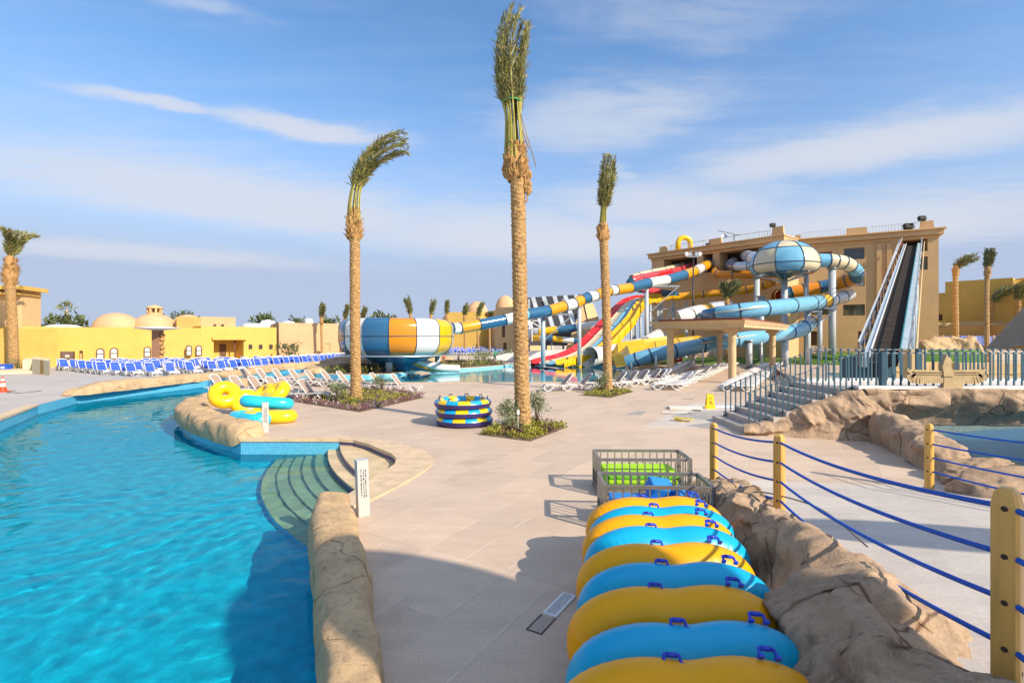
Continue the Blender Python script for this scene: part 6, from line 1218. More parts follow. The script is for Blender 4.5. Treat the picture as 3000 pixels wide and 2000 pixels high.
# --- blue sunbeds
bb = make_lounger('sunbed', 'x', M_bluesling, math.radians(58), M_resin, n=4)
bb2 = bb; k = 0
fl_ = [G(188, 1085), G(236, 1088), G(300, 1096), G(357, 1101), G(430, 1104), G(520, 1101), G(612, 1096), G(700, 1090), G(790, 1081), G(880, 1074), G(970, 1067), G(1060, 1060)]
def along(pts, s):
    cum = [0]
    for i in range(1, len(pts)): cum.append(cum[-1] + (pts[i]-pts[i-1]).length)
    s = max(0, min(cum[-1], s))
    for i in range(1, len(pts)):
        if s <= cum[i]: return lerp(pts[i-1], pts[i], (s - cum[i-1])/(cum[i]-cum[i-1]))
    return pts[-1]
tot = sum((fl_[i]-fl_[i-1]).length for i in range(1, len(fl_)))
ROWN = ['front row nearest the river rock kerb', 'second row back from the river kerb', 'third row back from the river kerb', 'fourth row back from the river kerb', 'fifth row back by the yellow wall', 'sixth row back by the yellow wall', 'seventh row back by the yellow wall', 'last row against the yellow wall']
for r in range(8):
    s = 0.7*(r % 2) + 2.2*r; i = 0
    while s < tot - 1 and i < 46:
        p = along(fl_, s); nrm = Vector((0.05, 1, 0)).normalized(); q = p + nrm*2.15*r
        if inside((q.x, q.y), [(-60, 30), (-53, 50.5), (-37.5, 60.5), (-31, 69), (-24.5, 71.5), (-16, 74.0), (-14, 30)]) and not (px_ := 0):
            lounger(q + Vector((R.uniform(-.2, .2), R.uniform(-.2, .2), 0)), math.pi - 0.62 + R.uniform(-.12, .12), f'{ORD[i]} blue sunbed from the left in the {ROWN[r]}', 'blue sunbeds on the left terrace', bb); i += 1
        s += 1.42 + R.uniform(-0.1, 0.2)
for r in range(3):
    for i in range(17):
        px = 1318 + i*10.6 + r*4; p = G(px, 1040 - r*5.5)
        lounger(p, math.pi - 0.6 + R.uniform(-.2, .2), f'{ORD[i]} blue sunbed from the bowl slide in the {["near", "middle", "back"][r]} row before the hotel', 'blue sunbeds before the hotel', bb)
# ------------------------------------------------------------------ two seat ring tubes
V_y = mat('yellow_vinyl', (0.86, 0.37, 0.001), rough=0.38, var=0.05, scale=2, spec=0.3); V_b = mat('sky_blue_vinyl', (0.002, 0.38, 0.64), rough=0.36, var=0.05, scale=2, spec=0.35); V_h = mat('handle_blue', (0.012, 0.05, 0.50), rough=0.4); V_yb = mat('bright_yellow_vinyl', (0.87, 0.56, 0.004), rough=0.3, var=0.05, scale=2, coat=0.2)
V_cy = mat('cyan_vinyl', (0.02, 0.50, 0.72), rough=0.3, var=0.05, coat=0.2)
def peanut(seed, L=1.86, Hh=0.93, r=0.224, nA=150, nB=22):
    """figure-eight tube standing on its long edge; ring in local x-z"""
    a, b = L/2 - r, Hh/2 - r; mb = MB(); vs_ = []; C_ = []
    for i in range(nA):
        t = 2*math.pi*i/nA; x = a*math.copysign(abs(math.cos(t))**0.85, math.cos(t)); w = 1 - 0.20*math.exp(-(x/0.24)**2); z = b*math.copysign(abs(math.sin(t))**0.80, math.sin(t))*w; C_.append(Vector((x, 0, z)))
    for i in range(nA):
        tg = (C_[(i+1) % nA] - C_[i-1]).normalized(); n = Vector((tg.z, 0, -tg.x)); t = 2*math.pi*i/nA; curv = max(0, abs(math.cos(t)) - 0.35)
        if n.dot(C_[i]) < 0: n = -n
        for j in range(nB):
            ph = 2*math.pi*j/nB; inner = max(0, -math.cos(ph)) + 0.35*max(0, abs(math.sin(ph)) - 0.2); wr = 0.014*curv*(inner + 0.9*max(0, abs(math.sin(ph)) - 0.35))*math.sin(i*2*math.pi/nA*46 + seed) ; rr = r*(1 + 0.02*noise.noise(Vector((i*0.05, j*0.2, seed)))) + wr
            vs_.append(C_[i] + n*math.cos(ph)*rr + Vector((0, 1, 0))*math.sin(ph)*rr*0.98)
    mb.add(vs_, [(i*nB+j, i*nB+(j+1) % nB, ((i+1) % nA)*nB+(j+1) % nB, ((i+1) % nA)*nB+j) for i in range(nA) for j in range(nB)], 0, True)
    return mb
def handle(parent, p, x, z, w=0.15, h=0.075, m=None):
    """strap handle at p with axes x (along) and z (out)"""
    p, x, z = Vector(p), Vector(x).normalized(), Vector(z).normalized(); mb = MB(); y = x.cross(z)
    mb.tube(spline([p - x*w*0.5 - z*0.02, p - x*w*0.46 + z*h*0.8, p - x*w*0.36 + z*h, p + z*h*0.95, p + x*w*0.36 + z*h, p + x*w*0.46 + z*h*0.8, p + x*w*0.5 - z*0.02], 3), 0.0125, 6, 0); mb.tube([p - x*w*0.3 + z*h*0.98, p + z*h*0.95, p + x*w*0.3 + z*h*0.98], 0.018, 7, 0)
    m1 = Matrix((x, y, z)).transposed()
    for s in (-1, 1): mb.box(p + x*s*w*0.5 - z*0.012, (0.035, 0.04, 0.02), m1)
    return mb.build('handle', m or V_h, parent)
def ring_tube(p, colour, label, group, yaw=0.0, lean=0.0, seed=1, Hh=0.92, rotx=None, handles=True, m=None):
    t = thing('ring_tube', label, 'inflatable ring', p, yaw, group); t.rotation_euler = (lean, 0, yaw); tb = peanut(seed).build('tube', m or (V_y if colour == 'y' else V_b), t)
    tb.location = (0, 0, Hh/2 - 0.005); a_, b_ = 0.92 - 0.215, 0.46 - 0.215; sm = []
    for i in range(96):
        q_ = 2*math.pi*i/96; xx = a_*math.copysign(abs(math.cos(q_))**0.85, math.cos(q_)); zz_ = b_*math.copysign(abs(math.sin(q_))**0.80, math.sin(q_))*(1 - 0.20*math.exp(-(xx/0.24)**2)); nn_ = Vector((xx*0.42, 0, zz_*1.15)).normalized(); sm.append(Vector((xx, 0.012, zz_)) + nn_*0.2165)
    if handles:
        for x, zz in ((-0.16 + 0.04*(seed % 3), 0.40), (0.52, 0.435)): handle(t, (x, 0.03, Hh/2 + zz + 0.01), (1, 0, -0.08 if x < 0 else -0.14), (0, 0.8 if x < 0 else 1.3, 1), 0.115, 0.045)
    return t
ys = [3.30, 3.72, 4.28, 4.74, 5.20, 5.68, 6.06, 6.38, 6.74]
for k, y in enumerate(ys):
    x = lerp(1.20, 1.92, (y - 3.3)/3.44) + (0.03 if k % 2 else -0.02); c = 'yb'[k % 2]
    nm = ['yellow ring tube nearest the viewer in the leaning row, cut by the bottom edge', 'sky blue ring tube second from the viewer in the leaning row', 'broad yellow ring tube third from the viewer, wholly in shade', 'sky blue ring tube fourth from the viewer, half in shade', 'yellow ring tube in the middle of the leaning row with rope shadows', 'sky blue ring tube sixth from the viewer, sunlit with rope shadows', 'yellow ring tube third from the carts in the leaning row', 'thin visible sky blue ring tube second from the carts', 'yellow ring tube last in the row against the blue cart'][k]
    ring_tube((x, y, 0), c, nm, 'ring tubes standing in a row', yaw=R.uniform(-0.02, 0.02) + 0.04, lean=-0.05, seed=k+1)
# the yellow pile in the corner of the far deck
def double_ring(R_=0.345, r=0.255, cx_=0.43):
    mb = MB()
    for s in (-1, 1): mb.tube([(s*cx_ + R_*math.cos(2*pi*i/48), 0, R_*math.sin(2*pi*i/48)) for i in range(48)], r, 20, 0, closed=True)
    return mb
def pile(p, label, rot, col, seed, group='ring tube pile', shape=None):
    t = thing('ring_tube', label, 'inflatable ring', p, group=group); t.rotation_euler = rot; tb = (double_ring() if shape else peanut(seed)).build('tube', col, t); return t
p = G(680, 1218); q = pile(p + Vector((-0.10, 0.45, 0.60)), 'yellow ring tube propped upright with pale stripe and dark hole in the pile', (math.radians(-42), math.radians(24), math.radians(14)), V_yb, 21, shape=(1.72, 1.26, 0.285))
for x, z in ((-0.62, 0.33), (0.40, -0.33)): handle(q, (x, -0.14, z), (0.7, 0, 0.4), (0, -1, 0.2), 0.16, 0.05)
q = pile(G(770, 1205) + Vector((0.05, 0.55, 0.66)), 'second yellow ring tube leaning over the cyan one in the pile', (math.radians(-48), math.radians(-8), math.radians(-32)), V_yb, 22, shape=(1.72, 1.26, 0.285)); handle(q, (-0.3, -0.2, 0.2), (1, 0, 0), (0, -1, 0), 0.15, 0.05)
q = pile(G(797, 1232) + Vector((-0.35, 0.35, 0.62)), 'cyan ring tube lying on top of the flat yellow one behind the bollard', (math.radians(84), math.radians(6), math.radians(14)), V_cy, 23)
q = pile(G(800, 1240) + Vector((-0.2, 0.15, 0.21)), 'flat lying yellow ring tube behind the small far bollard', (math.radians(88), 0, math.radians(12)), V_yb, 24)
q = pile(G(715, 1247) + Vector((0.05, 0.25, 0.21)), 'cyan ring tube lying flat beside the rock kerb end', (math.radians(90), 0, math.radians(-30)), V_cy, 25)
# ------------------------------------------------------------------ stacked striped rafts
V_n = mat('violet_vinyl', (0.045, 0.030, 0.16), rough=0.4, var=0.1); V_ls = mat('raft_blue_vinyl', (0.008, 0.36, 0.72), rough=0.32, var=0.04, coat=0.2); V_seam = mat('pale_seam', (0.55, 0.62, 0.15), rough=0.4)
def raft(p, label, rot):
    t = thing('round_raft', label, 'raft', p, rot, 'stacked round rafts'); RM, rm = 0.83, 0.155; nS = 14
    def pt(a, ph, k=1.0): return ((RM + rm*k*math.cos(ph))*math.cos(a), (RM + rm*k*math.cos(ph))*math.sin(a), rm + rm*k*math.sin(ph))
    lo, hi = math.radians(8), math.radians(205)
    for k in range(nS):
        a0, a1 = 2*math.pi*k/nS, 2*math.pi*(k+1)/nS - 0.01; mb = MB(); nn, mm = 6, 12
        v = [pt(lerp(a0, a1, i/nn), lerp(lo, hi, j/mm)) for i in range(nn+1) for j in range(mm+1)]
        mb.add(v, [(i*(mm+1)+j, (i+1)*(mm+1)+j, (i+1)*(mm+1)+j+1, i*(mm+1)+j+1) for i in range(nn) for j in range(mm)], 0, True); mb.build('raft_panel', V_y if False else (V_yb if k % 2 else V_ls), t)
    mb = MB(); nn, mm = 70, 10; v = [pt(2*math.pi*i/nn, lerp(hi - 2*math.pi, lo, j/mm), 1.0) for i in range(nn) for j in range(mm+1)]
    mb.add(v, [(i*(mm+1)+j, ((i+1) % nn)*(mm+1)+j, ((i+1) % nn)*(mm+1)+j+1, i*(mm+1)+j+1) for i in range(nn) for j in range(mm)], 0, True)
    mb.tube([pt(2*math.pi*i/nn, lo, 1.02) for i in range(nn)], 0.016, 5, 0, closed=True); mb.build('underside', V_n, t)
    MB().cyl((0, 0, 0.07), (0, 0, 0.10), RM-0.05, n=36).build('raft_floor', V_yb, t)
    for k in range(9):
        a = 2*math.pi*k/9 + 0.2; c = Vector(pt(a, math.radians(80))); handle(t, c, (-math.sin(a), math.cos(a), 0), (0, 0, 1), 0.13, 0.075, M_black)
    return t
cx, cy_ = G(1357, 1246).x, 17.85
for i, (dx, lab) in enumerate(((0.02, 'bottom round raft of the stack, yellow and blue panels on violet base'), (0.0, 'middle round raft of the stack, squeezed between two others'), (-0.04, 'topmost round raft of the stack with black strap handles'))): raft((cx + dx, cy_, 0.003 + 0.292*i), lab, 0.35 + 0.13*i)
# ------------------------------------------------------------------ bollard lights
M_boll = mat('pale_grey_powder_coat', (0.50, 0.485, 0.46), rough=0.45, var=0.03)
def bollard(p, label, rz, h=0.92, w=0.17, lean=(0, 0)):
    t = thing('bollard_light', label, 'bollard', p, rz); t.rotation_euler = (lean[0], lean[1], rz); MB().box((0, 0, h/2), (w, w*0.9, h)).build('body', M_boll, t, bevel=0.006); MB().box((0, 0, h+0.012), (w+0.008, w*0.9+0.008, 0.02)).build('cap', M_boll, t)
    rr = random.Random(5)
    for s, xs in ((-1, (-0.035, 0.005, 0.040)), (1, (0.02,))):       # cut-out strips of small marks on two faces
        mb = MB()
        for x in xs:
            z = h*0.36
            while z < h*0.86:
                l = rr.choice([0.010, 0.016, 0.03, 0.02, 0.008]); ww = rr.uniform(0.008, 0.022)
                if s < 0: mb.box((x, -w*0.45-0.0015, z), (ww, 0.003, l))
                else: mb.box((-w/2-0.0015, x, z), (0.003, ww, l))
                z += l + rr.uniform(0.006, 0.014)
        mb.build('cut_out_mark', M_spk if s < 0 else M_white, t)['kind'] = 'stuff'
bollard(G(1064, 1508), 'near pale grey bollard light beside the pool steps', 0.55, 0.93, 0.19, (0, -0.035)); bollard(G(777, 1266), 'far small bollard light in front of the yellow tube pile', 0.5, 0.93, 0.19)
# ------------------------------------------------------------------ barred carts and their load
M_cart = mat('brushed_grey_steel', (0.30, 0.275, 0.245), rough=0.4, metal=0.6, scale=6, var=0.15)
def cart(p, rz, w, d, h, label, nb=12, nd=5):
    t = thing('barred_cart', label, 'cart', p, rz, 'barred carts'); s = 0.05
    for x in (0, w):
        for y in (0, d): MB().box((x, y, h/2), (s, s, h)).build('corner_post', M_cart, t)
    for z in (h - s/2, 0.10):
        for y in (0, d): MB().box((w/2, y, z), (w - s - 0.004, s, s)).build('rail', M_cart, t)
        for x in (0, w): MB().box((x, d/2, z), (s, d - s - 0.004, s)).build('rail', M_cart, t)
    bar = None
    for y in (0, d):
        for i in range(1, nb):
            if bar is None: bar = MB().box((0, 0, h/2 + 0.025), (0.022, 0.014, h - s - 0.13)).build('bar', M_cart, t); o = bar
            else: o = dup(bar, t)
            o.location = (w*i/nb, y, 0)
    for x in (0, w):
        for i in range(1, nd): o = dup(bar, t); o.location = (x, d*i/nd, 0)
    MB().box((w/2, d/2, 0.10), (w - 0.06, d - 0.06, 0.02)).build('base', M_cart, t)
    return t
cart((1.66, 9.72, 0), -0.02, 1.72, 0.78, 0.72, 'far barred steel cart filled with lime green foam mats'); cart((1.44, 7.95, 0), -0.055, 1.66, 0.80, 0.72, 'near barred steel cart with blue foam blocks behind the ring tubes')
M_lime = mat('lime_foam', (0.36, 0.66, 0.01), rough=0.6, scale=5, var=0.12); M_lime2 = mat('green_foam', (0.12, 0.45, 0.015), rough=0.6, scale=5, var=0.12); M_bfoam = mat('blue_foam', (0.02, 0.22, 0.62), rough=0.55, scale=4, var=0.1)
for i in range(4):
    o = MB().box((0, 0, 0), (1.42 - 0.04*(i % 2), 0.62, 0.082)).build('foam_mat', M_lime if i % 2 else M_lime2, None, loc=(2.48 + R.uniform(-.04, .04), 10.1, 0.155 + 0.088*i), bevel=0.025); o.rotation_euler = (0, 0, R.uniform(-0.03, 0.02))
    tag(o, ('lowest green foam mat in the far cart', 'second lime foam mat from the bottom in the far cart', 'third green foam mat in the far cart', 'topmost lime green foam mat in the far cart')[i], 'foam mat', 'foam mats in the far cart')
for loc, sz, rot, lab in (((2.12, 8.30, 0.27), (1.05, 0.55, 0.30), (0, 0, -0.06), 'long blue foam block along the front of the near cart'), ((2.42, 8.42, 0.52), (0.38, 0.30, 0.26), (0.5, 0.2, 0.2), 'tilted blue foam cube on top in the near cart'), ((2.80, 8.30, 0.32), (0.40, 0.40, 0.34), (0.1, 0.5, -0.2), 'blue foam wedge slumped at the right of the near cart')):
    o = MB().box((0, 0, 0), sz).build('foam_block', M_bfoam, None, loc=loc, bevel=0.035); o.rotation_euler = rot; tag(o, lab, 'foam block', 'blue foam blocks')
# ------------------------------------------------------------------ drain and floor fittings
dr = thing('floor_drain', 'white slotted floor drain grate with empty framed pit beside the ring tubes', 'drain', G(1640, 1771)); M_grate = mat('white_plastic_grate', (0.72, 0.73, 0.74), rough=0.4, var=0.05)
ang = math.atan2(jd.y, jd.x); dr.rotation_euler = (0, 0, ang - math.pi/2)
mb = MB(); Lg, wg = 0.50, 0.17
for y in (-Lg/2, Lg/2): mb.box((0, y, 0.008), (wg, 0.03, 0.012))
for x in (-wg/2 + 0.015, wg/2 - 0.015): mb.box((x, 0, 0.008), (0.03, Lg - 0.034, 0.012))
mb.build('grate_frame', M_grate, dr)
b0 = MB().box((0, 0, 0.007), (wg - 0.064, 0.018, 0.009)).build('slat', M_grate, dr)
for i in range(12): o = b0 if i == 0 else dup(b0, dr); o.location = (0, -Lg/2 + 0.04 + i*0.038, 0)
MB().box((0, 0, 0.001), (wg - 0.04, Lg - 0.04, 0.003)).build('pit', M_dark, dr)  # flat dark plate in place of the shaded pit below the slats
M_slot = mat('grey_recess', (0.40, 0.33, 0.27), rough=0.8, scale=20, var=0.15)
mb = MB(); yy = -Lg/2 - 0.20
for x in (-wg/2, wg/2): mb.box((x, yy, 0.004), (0.012, 0.34, 0.006))
mb.box((0, yy - 0.165, 0.004), (wg, 0.012, 0.006)); mb.build('pit_frame', M_spk, dr); MB().box((0, yy, 0.0015), (wg - 0.014, 0.32, 0.002)).build('pit_tray', M_slot, dr)
for pts, lab, m in (([(1832, 1214), (1868, 1204), (1894, 1206), (1880, 1216)], 'grey square inspection cover set in the paving', mat('cover_grey', (0.33, 0.31, 0.29), rough=0.7)),):
    cs = [G(*p) for p in pts]; o = MB().prism([(c.x, c.y) for c in cs], 0.0, 0.007).build('manhole_cover', m); tag(o, lab, 'cover')
    o2 = None
def boxthing(name, px, py, sz, rz, m, label, cat, z=0.0, bevel=0.01, extra=None):
    p = G(px, py, z); o = MB().box((0, 0, sz[2]/2), sz).build(name, m, None, loc=(p.x, p.y, z + 0.001), bevel=bevel); o.rotation_euler = (0, 0, rz); return tag(o, label, cat)
M_panel = mat('off_white_panel', (0.66, 0.62, 0.57), rough=0.6, scale=5, var=0.1)
boxthing('floor_panel', 2005, 1197, (1.35, 0.5, 0.10), -0.03, M_panel, 'raised white slab lid left of the yellow caution sign', 'floor panel')
boxthing('floor_panel', 1985, 1209, (1.3, 0.16, 0.04), -0.02, M_panel, 'narrow white strip lid with dark slot nearest the grey cover', 'floor panel')
boxthing('floor_panel', 2110, 1193, (1.05, 0.3, 0.08), -0.02, mat('pale_blue_panel', (0.62, 0.65, 0.70), rough=0.5), 'pale bluish slab lid right of the yellow caution sign', 'floor panel')
for px, py, w, lab in ((1985, 1211.5, 1.2, 'dark slotted drain strip along the white lid'), (2015, 1168, 0.5, 'short dark drain strip in front of the flat loungers')):
    o = boxthing('drain_strip', px, py, (w, 0.07, 0.012), -0.02, M_spk, lab, 'drain', bevel=0.002)
o = boxthing('gap_shade_plate', 2040, 1202, (0.35, 0.3, 0.012), -0.2, M_dark, 'flat dark plate painting the shaded gap at the end of the slab lid', 'hatch', bevel=0.002)  # thin solid plate, the gap's shade is put into its colour
# caution sign and its fallen twin
M_cyel = mat('caution_yellow', (0.80, 0.58, 0.005), rough=0.4, var=0.05); M_cmark = mat('caution_mark', (0.10, 0.07, 0.0), rough=0.5); M_cor = mat('caution_figure', (0.55, 0.22, 0.0), rough=0.5)
def aboard(t, h=0.62, w0=0.30, w1=0.22, spread=0.16):
    for s in (-1, 1):
        mb = MB(); y0, y1 = s*spread, s*0.015; v = [(-w0/2, y0, 0), (w0/2, y0, 0), (w1/2, y1, h), (-w1/2, y1, h)]; mb.extrude(v, (0, 0.018*s, 0)); pnl = mb.build('sign_panel', M_cyel, t, fix=True)
        if s < 0:
            def on(x, z): return Vector((x, lerp(y0, y1, z/h) - 0.0195, z))
            MB().extrude([on(-0.08, 0.22), on(0.08, 0.22), on(0.0, 0.36)], (0, -0.002, 0)).build('warning_triangle', M_cor, pnl)
            mb = MB(); mb.extrude([on(-0.010, 0.25), on(0.010, 0.25), on(0.006, 0.31), on(-0.006, 0.31)], (0, -0.005, 0)); mb.build('sign_mark', M_cmark, pnl); mb = MB(); mb.extrude([on(0.03, 0.15), on(0.09, 0.13), on(0.09, 0.165), on(0.04, 0.18)], (0, -0.005, 0)); mb.build('sign_mark', M_cor, pnl); mb = MB(); mb.extrude([on(-0.06, 0.42), on(0.06, 0.42), on(0.055, 0.455), on(-0.055, 0.455)], (0, -0.004, 0)); mb.build('sign_mark', M_cor, pnl)
    MB().box((0, 0, h + 0.01), (w1, 0.06, 0.03)).build('hinge', M_cyel, t)
t = thing('caution_sign', 'standing yellow folding caution sign on the white floor', 'sign', G(2080, 1196)); t.rotation_euler = (0, 0, -0.1); aboard(t, 0.60, 0.36, 0.26)
t = thing('caution_sign', 'fallen yellow caution sign lying flat on the white floor', 'sign', G(2030, 1236) + Vector((0, 0, 0.03))); t.rotation_euler = (math.radians(-84), 0, 1.1); aboard(t, 0.62, 0.30, 0.22, 0.06)
# ------------------------------------------------------------------ rope fence
M_pine = mat('varnished_pine', (0.68, 0.37, 0.08), rough=0.45, scale=2.2, var=0.16, stretch=(6, 6, 0.7), coat=0.15)
M_rope = mat('blue_rope', (0.006, 0.095, 0.50), rough=0.75, scale=60, var=0.3, bump=0.8, bscale=120, bdist=0.004)
M_hole = mat('drilled_hole', (0.05, 0.03, 0.02), rough=0.9)
def rampz(y): return max(0.0, 0.114*(10.2 - y))
PH = 1.30; HOLES_Z = (1.185, 0.905, 0.635, 0.365)
def post(p, label, rz, w=0.13, rope_dir=None):
    z0 = rampz(p[1]); t = thing('fence_post', label, 'fence post', (p[0], p[1], z0), rz, 'rope fence posts'); mb = MB(); hw = w/2; c = 0.018
    ring = [(-hw+c, -hw), (hw-c, -hw), (hw, -hw+c), (hw, hw-c), (hw-c, hw), (-hw+c, hw), (-hw, hw-c), (-hw, -hw+c)]
    zs = [(1.0, -0.3), (1.0, PH-0.10), (0.82, PH-0.03), (0.45, PH), ]; v = [(x*k, y*k, z) for k, z in zs for x, y in ring]; n = 8
    mb.add(v, [(i*n+j, i*n+(j+1) % n, (i+1)*n+(j+1) % n, (i+1)*n+j) for i in range(len(zs)-1) for j in range(n)] + [tuple(range((len(zs)-1)*n, len(zs)*n))]); mb.build('timber', M_pine, t)
    for z in HOLES_Z + (PH - 1.07,):
        for a in range(4):
            d = Vector((math.cos(a*pi/2), math.sin(a*pi/2), 0)); 
            if a in ((0, 3) if z < 0.3 else (0, 2)): MB().cyl(d*(hw-0.004) + Vector((0, 0, z)), d*(hw+0.0015) + Vector((0, 0, z)), 0.017 if z > 0.3 else 0.012, n=10, smooth=False).build('drilled_hole', M_hole, t)
    return t
def rope(a, b, za, zb, sag, label, r=0.0175):
    a, b = Vector((a[0], a[1], za)), Vector((b[0], b[1], zb)); S = []
    for i in range(25): t = i/24; p = lerp(a, b, t); p.z -= sag*4*t*(1-t); S.append(p)
    mid = lerp(a, b, 0.5); mb = MB(); d = (b - a).normalized(); mb.tube(S, r, 9, 0)
    o = mb.build('rope', M_rope); return tag(o, label, 'rope', 'blue fence ropes')
P1, P2, P3, P4 = (4.06, 10.3), (3.81, 7.3), (2.93, 3.03), (8.27, 10.15)
P5, P6 = (2.55, 0.2), (9.6, 4.6)
post(P1, 'slim far pine post at the end of the rock wall beside the carts', 0.75); post(P2, 'pine fence post behind the rock wall level with the middle tubes', 0.72); post(P3, 'big near pine fence post cut by the bottom right of the photo', 0.62); post(P4, 'pine fence post beside the lagoon rocks across the white ramp', 0.5); post(P5, 'pine fence post out of frame behind the viewer', 0.5); post(P6, 'pine fence post out of frame to the right', 0.5)
LV = ['top', 'second', 'third', 'lowest']
for A_, B_, nm, sg in ((P1, P2, 'between the two far posts beside the carts', 0.06), (P2, P3, 'sweeping from the middle post to the big near post', 0.085), (P3, P5, 'running out of the photo past the big near post', 0.1), (P4, P6, 'in front of the lagoon from the post by the rocks', 0.16)):
    for k, hz in enumerate(HOLES_Z): rope(A_, B_, rampz(A_[1]) + hz, rampz(B_[1]) + hz, sg*(1 + 0.12*k), f'{LV[k]} blue rope {nm}')
# loose cables over the rock wall
M_cable = mat('grey_cable', (0.16, 0.14, 0.12), rough=0.7)
o = MB().tube(spline([G(2045, 1390, 0.3), G(2110, 1420, 0.45), G(2160, 1475, 0.55), (3.62, 7.6, 0.72), (3.9, 6.9, 0.80), (3.85, 6.2, 0.86), (3.75, 5.4, 0.80)], 8), 0.010, 5, 0).build('cable', M_cable); tag(o, 'thin grey cable trailing over the rock wall top', 'cable')
# ------------------------------------------------------------------ rocks by the lagoon
BZ = 1.45
rock('rock_wall', [(10.9, 15.3, 0.9, 1.0, 0), (10.75, 14.2, 0.9, 0.80, 0), (10.35, 13.0, 0.95, 0.72, 0), (9.95, 12.0, 1.0, 0.68, 0), (9.75, 11.2, 1.0, 0.55, 0)], 'hump', 70, 33.3, 0.20, 1.3, M_rock, 'curved low rock wall between the tan paving and the lagoon')
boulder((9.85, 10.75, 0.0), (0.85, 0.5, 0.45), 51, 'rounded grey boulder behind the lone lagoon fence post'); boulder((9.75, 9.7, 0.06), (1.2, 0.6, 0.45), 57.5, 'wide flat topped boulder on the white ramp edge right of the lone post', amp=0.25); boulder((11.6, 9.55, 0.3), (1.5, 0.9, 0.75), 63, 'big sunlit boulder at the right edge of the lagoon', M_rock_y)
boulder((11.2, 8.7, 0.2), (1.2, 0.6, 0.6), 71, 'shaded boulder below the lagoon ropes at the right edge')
# ------------------------------------------------------------------ rock faced bridge with blue fences
def rock_face(name, pts_top, pts_bot, seed, label, m, nu=110, nv=26, amp=0.4, fr=0.8, thick=0.5):
    tp, bt = [Vector(p) for p in pts_top], [Vector(p) for p in pts_bot]; mb = MB(); vs_ = []
    def pl(P, t): k = min(len(P)-1.0001, t*(len(P)-1)); i = int(k); return lerp(P[i], P[i+1], k-i)
    for i in range(nu+1):
        for j in range(nv+1):
            t, s_ = i/nu, j/nv; p = lerp(pl(tp, t), pl(bt, t), s_); q = p*fr + Vector((seed, 0, seed)); blg = math.sin(pi*min(1, s_*1.25+0.05))**0.7
            k1 = 1 - abs(fbm(q*0.9 + Vector((3, 3, 3)), 4)); d = Vector((fbm(q), -abs(fbm(q + Vector((9, 1, 5))))*1.0 - 0.35*blg - (k1-0.7)*0.5, fbm(q + Vector((2, 8, 4)))*0.5))
            vs_.append(p + d*amp*(0.3 + 0.7*blg))
    w = nv+1; fs = [(i*w+j, i*w+j+1, (i+1)*w+j+1, (i+1)*w+j) for i in range(nu) for j in range(nv)]
    n0 = len(vs_); back = [(v[0], v[1]+thick, v[2]) for v in (vs_[i*w] for i in range(nu+1))] + [(v[0], v[1]+thick, v[2]) for v in (vs_[i*w+nv] for i in range(nu+1))]
    vs_ += back
    for i in range(nu): fs.append((i*w, (i+1)*w, n0+i+1, n0+i)); fs.append((i*w+nv, n0+nu+1+i, n0+nu+2+i, (i+1)*w+nv))
    mb.add(vs_, fs, 0, True); o = mb.build(name, m); return tag(o, label, 'rock face')
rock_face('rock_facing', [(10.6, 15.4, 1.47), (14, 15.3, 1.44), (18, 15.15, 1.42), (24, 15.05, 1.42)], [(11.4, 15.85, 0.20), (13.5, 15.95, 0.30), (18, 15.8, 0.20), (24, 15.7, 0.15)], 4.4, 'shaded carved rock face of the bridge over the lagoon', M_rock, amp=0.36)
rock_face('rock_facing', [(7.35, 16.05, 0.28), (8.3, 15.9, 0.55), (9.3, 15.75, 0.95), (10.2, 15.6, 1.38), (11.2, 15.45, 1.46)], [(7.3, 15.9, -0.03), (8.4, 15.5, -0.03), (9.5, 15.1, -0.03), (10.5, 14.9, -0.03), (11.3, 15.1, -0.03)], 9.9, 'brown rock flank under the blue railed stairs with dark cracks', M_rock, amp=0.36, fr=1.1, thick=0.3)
M_bdeck = deck_mat('bridge_paving', (0.72, 0.66, 0.60))
brd = thing('bridge', 'rock bridge deck with pale edge strips carrying the blue fence', 'bridge', (17, 18, 0)); MB().box((1.0, -1.0, BZ - 0.12), (15.0, 3.0, 0.24)).build('deck_slab', M_bdeck, brd); MB().box((1.0, -2.35, BZ + 0.03), (15.0, 0.30, 0.14)).build('edge_strip', M_white, brd); MB().box((1.0, 0.55, BZ + 0.03), (15.0, 0.30, 0.14)).build('edge_strip', M_white, brd)
